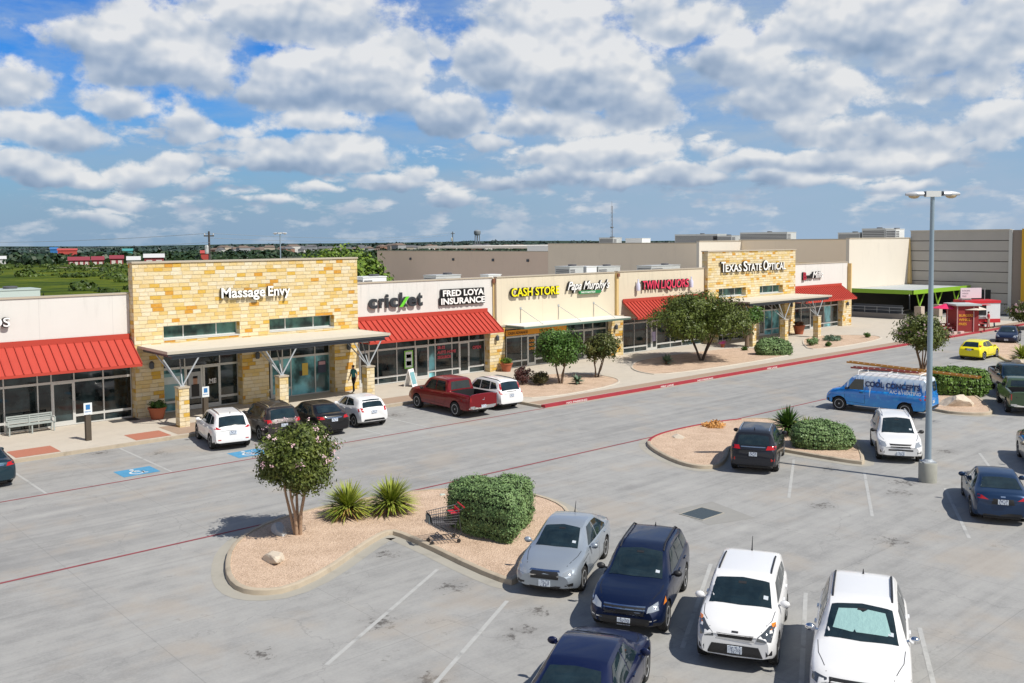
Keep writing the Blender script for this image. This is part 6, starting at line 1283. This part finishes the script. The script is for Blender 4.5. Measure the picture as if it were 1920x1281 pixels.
bar('handle', CR, [(-.52, -.30, 1.06), (-.52, .30, 1.06)], .022); bar('handle_arm', WIRE, [(-.42, -.27, .98), (-.52, -.29, 1.06)], .014); bar('handle_arm', WIRE, [(-.42, .27, .98), (-.52, .29, 1.06)], .014)
part('advert_panel', mat('panel_slate', (.10, .14, .16), .5), t, (.495, .51, -.19, .19, .66, .88)); part('child_seat', CR, t, (-.38, -.16, -.2, .2, .86, .89), (-.40, -.375, -.22, .22, .87, 1.0))
for s in (-1, 1): bar('frame_leg', WIRE, [(-.36, s*.24, .9), (-.44, s*.25, .30), (-.34, s*.25, .14), (.44, s*.18, .14)], .014); bar('frame_brace', WIRE, [(.38, s*.16, .62), (-.20, s*.22, .22)], .012)
part('bottom_tray', WIRE, t, *[(-.36+.1*k, -.345+.1*k, -.22, .22, .15, .165) for k in range(8)])
for (xx, yy) in ((-.36, .25), (-.36, -.25), (.44, .18), (.44, -.18)): bm = bmesh.new(); lathe(bm, [(.06, -.014), (.06, .014)], 14, (xx, yy, .06), 'y'); obj('caster', bm, BLACKP, t)
t.scale = (1.06, 1.06, 1.04)
# ---- people
def person(label, x, y, rz, shirt, trousers, hair, stride=.16, arms=.1, bare=False, shoes=None, z=.15, hgt=1.72, group=None):
    t = bpy.data.meshes.new('person'); k = hgt/1.75
    J = {'pel': (0, 0, .95), 'waist': (.01, 0, 1.12), 'chest': (.02, 0, 1.32), 'neck0': (.01, 0, 1.47), 'neck': (.03, 0, 1.54), 'head': (.04, 0, 1.62), 'top': (.04, 0, 1.70)}
    for s, n in ((1, 'l'), (-1, 'r')):
        f = stride*s; J.update({n+'hip': (0, s*.10, .91), n+'kn': (f*.7+.03, s*.11, .50), n+'an': (f, s*.11, .09), n+'toe': (f+.16, s*.12, .04), n+'sh': (0, s*.18, 1.42), n+'el': (-f*arms*3-.02, s*.225, 1.14), n+'wr': (-f*arms*5+.10, s*.215, .90), n+'pa': (-f*arms*5+.14, s*.215, .83)})
        for i, dy in enumerate((-.03, -.01, .01, .03)): J[n+'f%d' % i] = (-f*arms*5+.165, s*.215+dy, .755+.008*abs(i-1.5))
        J[n+'th'] = (-f*arms*5+.20, s*.19, .82)
    Rr = {'pel': .145, 'waist': .125, 'chest': .15, 'neck0': .075, 'neck': .055, 'head': .088, 'top': .062, 'hip': .095, 'kn': .06, 'an': .042, 'toe': .035, 'sh': .062, 'el': .045, 'wr': .03, 'pa': .032, 'th': .011, 'f': .0105}
    E = [('pel', 'waist'), ('waist', 'chest'), ('chest', 'neck0'), ('neck0', 'neck'), ('neck', 'head'), ('head', 'top')]
    for n in 'lr': E += [('pel', n+'hip'), (n+'hip', n+'kn'), (n+'kn', n+'an'), (n+'an', n+'toe'), ('neck0', n+'sh'), (n+'sh', n+'el'), (n+'el', n+'wr'), (n+'wr', n+'pa'), (n+'pa', n+'th')]+[(n+'pa', n+'f%d' % i) for i in range(4)]
    names = list(J); t.from_pydata([tuple(c*k for c in J[n]) for n in names], [(names.index(a), names.index(b)) for a, b in E], []); o = bpy.data.objects.new('person', t); COL.objects.link(o)
    md = o.modifiers.new('s', 'SKIN'); o.modifiers.new('u', 'SUBSURF').levels = 1; o.modifiers['u'].render_levels = 1
    if not t.skin_vertices: return None
    for i, n in enumerate(names):
        key = n if n in Rr else n[1:]; key = 'f' if key.startswith('f') and key[1:].isdigit() else key; r = Rr[key]*k; t.skin_vertices[0].data[i].radius = (r*(1.0 if key not in ('chest', 'waist', 'pel') else .78), r*(1. if key not in ('chest',) else 1.15)); t.skin_vertices[0].data[i].use_root = n == 'pel'
    me = evalmesh(o, 'person'); o.modifiers.clear(); o.data = me
    me.materials.clear(); [me.materials.append(q) for q in (SKIN, shirt, trousers, shoes or BLACKP)]
    for p in me.polygons:
        c = p.center/k; p.material_index = 3 if c.z < .11 else (2 if c.z < (1.0) and abs(c.y) < .19 and not (bare and c.z < .50) else (1 if c.z < 1.50 and (abs(c.y) < .20 or c.z > 1.18) else 0))
        if c.z < 1.0 and abs(c.y) >= .18: p.material_index = 0
        p.use_smooth = True
    o.location = (x, y, z); o.rotation_euler = (0, 0, rz); tag(o, label, 'person', group)
    bm = bmesh.new(); bmesh.ops.create_icosphere(bm, subdivisions=2, radius=1.)
    for v in bm.verts: v.co = Vector((.028*k+v.co.x*.102*k, v.co.y*.088*k, 1.675*k+max(v.co.z, -.55 if v.co.x < .3 else .15)*.088*k))
    obj('hair', bm, hair, o, smooth=80)
    bm = bmesh.new(); box(bm, .118*k, .142*k, -.012*k, .012*k, 1.60*k, 1.635*k); obj('nose', bevel(fixn(bm), .004), SKIN, o)
    for s in (-1, 1): bm = bmesh.new(); bmesh.ops.create_icosphere(bm, subdivisions=1, radius=.010*k); bmesh.ops.translate(bm, verts=bm.verts, vec=(.118*k, s*.03*k, 1.645*k)); obj('eye', bm, BLACKP, o)
    return o
CLB = mat('cloth_black', (.015, .016, .018), .9); CLT = mat('cloth_teal', (.03, .17, .18), .9); CLR = mat('cloth_red', (.50, .03, .05), .9); CLK = mat('cloth_khaki', (.48, .40, .33), .9); CLN = mat('cloth_denim', (.05, .09, .18), .9); HB = mat('hair_dark', (.02, .014, .01), .7)
person('person in dark teal shirt and black trousers walking past a stone pier', 30.95, 49.55, R(195), CLT, CLB, HB, .17, .10)
person('person in a red shirt and pale shorts standing at the food trailer', 99.4, 38.7, R(100), CLR, CLK, HB, .06, .1, True, z=.15)
person('person in dark clothes beside the red-shirted one at the food trailer', 100.6, 38.6, R(120), CLN, CLN, HB, .05, .1, z=.15)
# ---- food trailer group
FR = mat('trailer_red', (.55, .02, .03), .5); FD = mat('wood_maroon', (.26, .025, .025), .8, var=.2, vscale=3.)
t = thing('food_trailer', 'red and white food trailer with a menu board on its roof', 'food trailer', (99.8, 40.2, .15), R(-38))
bm = bmesh.new(); box(bm, -1.7, 2.0, -1.1, 1.1, .55, 2.75); bevel(bm, .06, 2); obj('body', fixn(bm), mat('trailer_white', (.70, .72, .74), .4), t); part('red_band', FR, t, (-1.74, 2.04, -1.15, 1.15, 2.55, 2.82)); part('serving_window', BLACKP, t, (-1.1, .5, -1.16, -1.10, 1.35, 2.35)); part('awning_flap', FR, t, (-1.2, .6, -1.75, -1.151, 2.38, 2.42)); part('counter', STEEL, t, (-1.2, .6, -1.4, -1.161, 1.25, 1.29))
part('lower_panel', FR, t, (-1.72, 2.02, -1.13, 1.13, .56, .95)); part('menu_board', mat('menu_pale', (.72, .60, .66), .5), t, (-1.9, .3, -.55, -.48, 3.05, 4.1)); [text('menu_text', q_, .2, mat('menu_grey', (.3, .25, .3), .6), t, (-1.75, -.555, 3.75-.28*i_), ext=.002, bold=.004) for i_, q_ in enumerate(('BURGERS', 'WINGS', 'FRIES'))]; bm = bmesh.new()
for s in (-1.7, .7): tube(bm, [(s, -.45, 2.8), (s, -.45, 4.0)], .03, 6)
obj('board_stand', bm, STEEL, t); part('roof_vent', HVACM, t, (-1.4, -.4, .1, .8, 2.76, 3.0))
for s in (-1, 1):
    for xx in (-.4, .4): bm = bmesh.new(); lathe(bm, [(.3, -.1), (.33, -.06), (.33, .06), (.3, .1)], 18, (xx, s*1.12, .33), 'y'); w_ = obj('wheel', bm, RUBBER, t); bm = bmesh.new(); lathe(bm, [(.18, -.02), (.16, .015)], 14, (xx, s*1.235, .33), 'y'); obj('hub_cap', bm, WHITEP, w_)
t = thing('kiosk', 'dark red wooden kiosk with orange lettering left of the food trailer', 'kiosk', (95.2, 39.6, .15), R(-42)); part('wall', FD, t, (-1.05, 1.05, -1.2, 1.2, 0, 2.55)); part('roof', mat('kiosk_roof', (.45, .50, .50), .6), t, (-1.25, 1.25, -1.4, 1.4, 2.56, 2.72)); part('post', mat('post_pink', (.5, .3, .3), .6), t, (-1.1, -1.02, -1.28, -1.21, 0, 2.5)); part('post', mat('post_pink', (.5, .3, .3), .6), t, (.5, .58, -1.28, -1.21, 0, 2.5))
for i, s_ in enumerate(('BURGERS', 'WINGS', 'FRIES')): text('kiosk_lettering', s_, .34, mat('letter_orange', (.7, .30, .03), .5), t, (-.9, -1.215, 1.5-.42*i), ext=.003, bold=.01)
for (lab, x, y, c, hh) in (('bright pink-red patio umbrella left of the kiosk', 94.9, 40.9, mat('umbrella_pink', (.75, .02, .12), .7), 2.35), ('cream patio umbrella in front of the kiosk and trailer', 95.6, 38.9, mat('umbrella_cream', (.62, .54, .46), .7), 2.3)):
    t = thing('patio_umbrella', lab, 'umbrella', (x, y, .15), 0, 'patio umbrellas by the food trailer'); bm = bmesh.new(); n = 8; c0 = bm.verts.new((0, 0, hh+.35)); rg = [bm.verts.new((1.45*math.cos(2*math.pi*k/n), 1.45*math.sin(2*math.pi*k/n), hh-.15)) for k in range(n)]; [bm.faces.new((c0, rg[k], rg[(k+1) % n])) for k in range(n)]; ext = bmesh.ops.extrude_face_region(bm, geom=list(bm.faces)); bmesh.ops.translate(bm, verts=[v for v in ext['geom'] if isinstance(v, bmesh.types.BMVert)], vec=(0, 0, .03)); obj('canopy', fixn(bm), c, t); bm = bmesh.new(); tube(bm, [(0, 0, 0), (0, 0, hh+.3)], .025, 8); obj('pole', bm, WHITEP, t); bm = bmesh.new(); lathe(bm, [(.3, 0), (.28, .08), (.05, .10)], 16); obj('foot', bm, BLACKP, t)
for i, (lab, x, y) in enumerate((('maroon picnic table under the pink umbrella', 94.2, 40.2), ('maroon picnic table under the cream umbrella', 95.9, 38.6), ('maroon picnic table in front of the kiosk, left one', 90.8, 40.4))):
    t = thing('picnic_table', lab, 'table', (x, y, .15), R(-42), 'picnic tables by the kiosk'); part('table_top', FD, t, (-.9, .9, -.38, .38, .70, .75)); 
    for s in (-1, 1): part('bench_seat', FD, t, (-.9, .9, min(s*.55, s*.82), max(s*.55, s*.82), .42, .46)); part('leg_frame', FD, t, (s*.6-.04, s*.6+.04, -.75, .75, .36, .419), (s*.6-.04, s*.6+.04, -.06, .06, .42, .70), (s*.6-.04, s*.6+.04, -.6, -.5, 0, .36), (s*.6-.04, s*.6+.04, .5, .6, 0, .36))
for i in range(6):
    x, y = 88.6+i*.75, 40.0-i*.3; o = part('edging_stone', mat('edging_pale', (.55, .42, .38), .9), None, (x-.4, x+.4, y-.14, y+.14, .15, .36), bev=.04); tag(o, 'pale edging block, number along the kiosk patio border counted together', 'edging stone', 'pale edging blocks along the kiosk patio'); o['label'] = 'pale edging block in the row along the kiosk patio'
# ================================================================ far surroundings
def far(px, D):
    a = HEAD-math.atan2(px-960, FPX); return 0+D*math.cos(a), D*math.sin(a)
def far_z(px, D): x, y = far(px, D); return terrain_z(x, y)
FARW = leaf_mat('far_woods', (.012, .030, .016), (.035, .065, .022), .02); BRUSH = leaf_mat('field_brush', (.015, .035, .008), (.10, .15, .02), .06)
def woods(name, label, spots, m, size, per, seed, kind='stuff'):
    """each spot: x, y, z, radius, height; every crown is a loose lump of leaf clumps"""
    rs = np.random.RandomState(seed); Cs, Ds = [], []
    for (x, y, z, r, h) in spots:
        d = rs.normal(size=(per, 3)); d /= np.linalg.norm(d, axis=1)[:, None]; d[:, 2] = np.abs(d[:, 2])*1.2-.25
        k = rs.uniform(.65, 1.1, (per, 1)); Cs.append(np.array([x, y, z+h*.35])+d*np.array([r, r, h*.62])*k); Ds.append(d)
    C = np.concatenate(Cs); d = np.concatenate(Ds); V_, F_q = leaves(C, size, rs, d, .8, .8); o = npmesh(name, V_, F_q, m); tag(o, label, 'woods', kind=kind); return o
rs = np.random.RandomState(77)
sp_ = []
for i in range(520):
    px_ = rs.uniform(-60, 1000); D = rs.uniform(520, 1500); z = far_z(px_, D); x, y = far(px_, D); 
    if abs(D-700) < 40: continue
    sp_.append((x, y, z-.5, rs.uniform(4, 9), rs.uniform(4, 8)))
woods('distant_woods', 'dark belt of woods beyond the meadow', sp_, FARW, 1.5, 55, 1)
sp_ = []
for i in range(620):
    px_ = rs.uniform(-60, 1900); D = rs.uniform(1600, 4200); x, y = far(px_, D); sp_.append((x, y, terrain_z(x, y)-1, rs.uniform(14, 32), rs.uniform(9, 16)))
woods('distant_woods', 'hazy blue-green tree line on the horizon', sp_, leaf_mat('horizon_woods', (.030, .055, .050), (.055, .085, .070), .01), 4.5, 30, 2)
sp_ = []
for i in range(330):
    px_ = rs.uniform(-120, 720); D = rs.uniform(110, 520)**1.0; x, y = far(px_, D)
    if y < 84 or (D < 300 and rs.rand() < .6): continue
    sp_.append((x, y, terrain_z(x, y)-.3, rs.uniform(1.2, 4.2), rs.uniform(.8, 2.6)))
woods('meadow_brush', 'low bushes scattered through the green meadow', sp_, BRUSH, .45, 90, 3)
for k, (px_, D, H_, r, lab) in enumerate(((640, 118, 8.8, 5.2, 'bright green tree rising just behind the nearer stone tower'), (598, 125, 8.0, 4.2, 'lower rounded tree left of the bright one behind the nearer tower'), (692, 105, 7.6, 3.4, 'green tree between the nearer tower and the tan store wall'), (675, 160, 7.0, 4.0, 'darker small tree behind the gap beside the tan store wall'))):
    x, y = far(px_, D); tree('field_tree', lab, x, y, H_, (0, 0, H_*.62, r, r, H_*.38), 1, BRITE if k != 3 else DARKLEAF, BARK, 90+k, 700, 9, .28, .35, base=0, group='trees behind the shops', blobs=26, k=.42)
# houses on the far slope
HW = [mat('house_cream', (.45, .40, .33), .9), mat('house_white', (.55, .54, .52), .9), mat('house_brick', (.28, .16, .12), .9), mat('house_grey', (.30, .31, .33), .9)]; HR = [mat('roof_grey', (.12, .12, .13), .9), mat('roof_brown', (.16, .12, .10), .9)]
WD = mat('house_window', (.03, .04, .06), .3)
def house_meshes(w, d, h):
    bm = bmesh.new(); box(bm, -w/2, w/2, -d/2, d/2, 0, h); fixn(bm); a = bpy.data.meshes.new('wall'); bm.to_mesh(a); bm.free()
    bm = bmesh.new(); v = [bm.verts.new(p) for p in ((-w/2-.4, -d/2-.4, h), (w/2+.4, -d/2-.4, h), (w/2+.4, d/2+.4, h), (-w/2-.4, d/2+.4, h), (-w/2+2, 0, h+2.6), (w/2-2, 0, h+2.6))]
    for f in ((0, 1, 5, 4), (2, 3, 4, 5), (1, 2, 5), (3, 0, 4), (3, 2, 1, 0)): bm.faces.new([v[i] for i in f])
    fixn(bm); b = bpy.data.meshes.new('roof'); bm.to_mesh(b); bm.free(); return a, b
HM = [house_meshes(14, 10, 5.5), house_meshes(11, 9, 3.2), house_meshes(18, 11, 6.5)]
HMv = {}
for i in range(64):
    px_ = 405+i*9.1+rs.uniform(-3, 3); D = rs.uniform(1150, 1650); x, y = far(px_, D); z = terrain_z(x, y)
    t = thing('house', 'one of the small pale houses strung along the far slope on the horizon', 'house', (x, y, z+rs.uniform(1, 5)), rs.uniform(0, 3.1), 'far houses on the slope'); q = HM[rs.randint(3)]; wi, ri = rs.randint(4), rs.randint(2)
    for nm, me0, mm in (('wall', q[0], HW[wi]), ('roof', q[1], HR[ri])):
        key = (me0.name, mm.name)
        if key not in HMv: c = me0.copy(); c.materials.clear(); c.materials.append(mm); HMv[key] = c
        o = bpy.data.objects.new(nm, HMv[key]); COL.objects.link(o); o.parent = t
    o = bpy.data.objects.new('foundation', HMv[(q[0].name, HW[wi].name)]); o.scale = (1, 1, -1.2); COL.objects.link(o); o.parent = t
def farbox(label, px0, px1, D, z0, z1, wallm, roofm, cat='building', depth=14, doors=0, gr=None):
    x0, y0 = far(px0, D); x1, y1 = far(px1, D); w = math.hypot(x1-x0, y1-y0); a = math.atan2(y1-y0, x1-x0); base = terrain_z((x0+x1)/2, (y0+y1)/2)
    t = thing('low_building', label, cat, ((x0+x1)/2, (y0+y1)/2, base), a, gr); s = -1 if math.sin(a-HEAD) > 0 else 1
    part('wall', wallm, t, (-w/2, w/2, -depth/2, depth/2, z0, z1)); 
    bm = bmesh.new(); v = [bm.verts.new(p) for p in ((-w/2-.5, -depth/2-.5, z1), (w/2+.5, -depth/2-.5, z1), (w/2+.5, depth/2+.5, z1), (-w/2-.5, depth/2+.5, z1), (-w/2-.5, 0, z1+1.8), (w/2+.5, 0, z1+1.8))]
    for f in ((0, 1, 5, 4), (2, 3, 4, 5), (1, 2, 5), (3, 0, 4), (3, 2, 1, 0)): bm.faces.new([v[i] for i in f])
    obj('roof', fixn(bm), roofm, t)
    for k in range(doors):
        xx = -w/2+w*(k+.5)/doors
        for sy in (-1, 1): part('roller_door', mat('far_door', (.55, .53, .5), .8), t, (xx-w/doors*.3, xx+w/doors*.3, min(sy*depth/2, sy*(depth/2+.05)), max(sy*depth/2, sy*(depth/2+.05)), .1, z1*.7))
    return t
CRIM = mat('far_crimson', (.24, .035, .05), .8); FWHT = mat('far_white', (.55, .55, .55), .8); FBLU = mat('far_blue', (.03, .16, .42), .8); FTEAL = mat('far_teal', (.06, .28, .28), .8); FRED = mat('far_red_roof', (.42, .06, .05), .8)
farbox('crimson-roofed storage row, leftmost of the three beyond the meadow', 130, 168, 520, 0, 2.6, CRIM, CRIM, doors=4, gr='crimson buildings beyond the meadow'); farbox('short crimson storage building, middle of the three beyond the meadow', 174, 195, 500, 0, 2.8, CRIM, CRIM, doors=2, gr='crimson buildings beyond the meadow')
farbox('crimson shed with white doors, right of the three beyond the meadow', 208, 232, 540, 0, 3.0, CRIM, CRIM, doors=2, gr='crimson buildings beyond the meadow'); farbox('tall crimson barn with pale roof near the nearer tower edge', 272, 308, 480, 0, 3.8, CRIM, FWHT, doors=2)
farbox('plain white box building between the crimson buildings', 240, 263, 495, 0, 2.6, FWHT, FWHT); farbox('small blue building on the horizon at far left', 96, 110, 900, 2, 9, FBLU, FBLU); farbox('long dull red roof on the horizon at far left', 110, 146, 880, 2, 8, FRED, FRED)
farbox('teal-roofed building on the horizon', 232, 250, 820, 1, 7, FTEAL, FTEAL); farbox('small orange-red building near the utility pole', 378, 392, 620, 1, 5, FRED, FRED); farbox('pale long building at the far left edge beyond the meadow', -12, 12, 640, 0, 3, FWHT, FWHT)
# far road with a pale verge
pts = [far(p, 720+60*math.sin(p*.004)) for p in range(-200, 760, 40)]; bm = bmesh.new(); prev = None
for (x, y) in pts:
    d = Vector((x, y)).normalized(); c = [bm.verts.new((x+d.x*s, y+d.y*s, terrain_z(x+d.x*s, y+d.y*s)+.5)) for s in (-14, 14)]
    if prev: bm.faces.new((prev[0], c[0], c[1], prev[1]))
    prev = c
bm.normal_update(); [f.normal_flip() for f in bm.faces if f.normal.z < 0]; struct('far_road', bm, mat('far_road_grey', (.34, .33, .31), .9))
pts = [far(p, 455-.35*(p-110)) for p in range(105, 245, 14)]; bm = bmesh.new(); prev = None
for (x, y) in pts:
    d = Vector((x, y)).normalized(); c = [bm.verts.new((x+d.x*s, y+d.y*s, terrain_z(x+d.x*s, y+d.y*s)+.25)) for s in (-4, 4)]
    if prev: bm.faces.new((prev[0], c[0], c[1], prev[1]))
    prev = c
bm.normal_update(); [f.normal_flip() for f in bm.faces if f.normal.z < 0]; struct('dirt_track', bm, mat('dirt_tan', (.34, .30, .22), .9))
# utility poles and wires
def upole(label, px_, D, top):
    x, y = far(px_, D); t = thing('utility_pole', label, 'utility pole', (x, y, terrain_z(x, y)), HEAD+.6, 'utility poles beyond the shops'); H = top-terrain_z(x, y)
    bm = bmesh.new(); tube(bm, [(0, 0, 0), (0, 0, H)], [.22, .14], 8); obj('pole', bm, mat('pole_wood', (.06, .055, .05), .9), t); part('crossarm', MATS['pole_wood'], t, (-.07, .07, -.75, .75, H-.8, H-.6)); 
    for s in (-.65, 0, .65): bm = bmesh.new(); lathe(bm, [(.07, H-.6), (.10, H-.5), (.05, H-.3)], 8, (0, s, 0)); obj('insulator', bm, mat('insulator_grey', (.5, .5, .5), .4), t)
    bm = bmesh.new(); lathe(bm, [(.26, H-3.4), (.3, H-3.2), (.3, H-2.3), (.2, H-2.1)], 12, (0, .4, 0)); obj('transformer', bm, HVACM, t)
    return x, y, top
p1 = upole('nearer wooden utility pole rising behind the nearer stone tower', 394, 150, 11.3); p0 = upole('wooden utility pole outside the frame to the left', -260, 300, 12.0); p3 = upole('farther wooden utility pole left of the water tower', 850, 330, 12.9)
for a, b, offs in ((p0, p1, ((0, -.3), (.9, -.3), (-.9, -1.7))), (p1, p3, ((0, -.3), (.8, -1.0)))):
    for (o_, dz) in offs:
        pts = []
        for k in range(17):
            f = k/16; sag = 4*f*(1-f)*1.3; pts.append((a[0]*(1-f)+b[0]*f+o_*.4, a[1]*(1-f)+b[1]*f+o_, a[2]*(1-f)+b[2]*f+dz-sag))
        bm = bmesh.new(); tube(bm, pts, .028, 4); o = obj('power_line', bm, mat('wire_grey', (.42, .45, .48), .5, .4)); tag(o, 'thin pale power line strung between the wooden utility poles', 'power line', 'power lines')
x, y = far(527, 140); 
t = pole_lamp('distant twin-headed lamp post behind the nearer stone tower', x, y, 10.9, R(-42), 1.0, False)
# water tower and mast
x, y = far(896, 2500); zb_ = terrain_z(x, y); t = thing('water_tower', 'distant water tower with a round tank on legs near the horizon', 'water tower', (x, y, zb_)); WT = mat('tank_grey', (.20, .23, .26), .7)
bm = bmesh.new(); lathe(bm, [(1, 33), (8, 36), (9, 39), (9, 45), (6, 48), (.5, 49)], 20); obj('tank', bm, WT, t, smooth=40)
for k in range(6): a = k*math.pi/3; bm = bmesh.new(); tube(bm, [(7.5*math.cos(a), 7.5*math.sin(a), -8), (6.5*math.cos(a), 6.5*math.sin(a), 36)], .7, 6); obj('leg', bm, WT, t)
bm = bmesh.new(); tube(bm, [(0, 0, -8), (0, 0, 34)], 1.6, 8); obj('riser', bm, WT, t)
x, y = far(1148, 600); t = thing('radio_mast', 'thin lattice radio mast rising behind the big store', 'radio mast', (x, y, 0)); MM = mat('mast_steel', (.16, .15, .16), .6)
for k in range(3): a = k*2.094; bm = bmesh.new(); tube(bm, [(.7*math.cos(a), .7*math.sin(a), 0), (.45*math.cos(a), .45*math.sin(a), 31)], .09, 5); obj('mast_leg', bm, MM, t)
bm = bmesh.new(); a0 = None
for k in range(40): z = k*.78; r = .7-.25*z/31; a = k*2.094; p_ = Vector((r*math.cos(a), r*math.sin(a), z)); (tube(bm, [a0, p_], .05, 4) if a0 else None); a0 = p_
obj('lattice', bm, MM, t); bm = bmesh.new(); tube(bm, [(0, 0, 30), (0, 0, 34)], .08, 5); obj('tip', bm, MM, t); bm = bmesh.new(); lathe(bm, [(.9, 17.2), (1.1, 17.5), (.9, 17.9)], 10); obj('dish_ring', bm, MM, t)
# equipment glimpsed on the tan roofs
hvac('white rooftop unit at the junction of the brown and tan store walls', 100, 104, 7.4, 2.0, 7.0, 1.25, HVACW, 'rooftop units on the big store', lv=False); hvac('dark rooftop cluster left of the radio mast base on the store roof', 111, 101, 8.4, 2.0, 3.0, 1.4, HVACM, 'rooftop units on the big store'); hvac('pale rooftop cluster right of the radio mast base on the store roof', 113, 97, 8.4, 2.0, 3.4, 1.25, HVACW, 'rooftop units on the big store', lv=False)
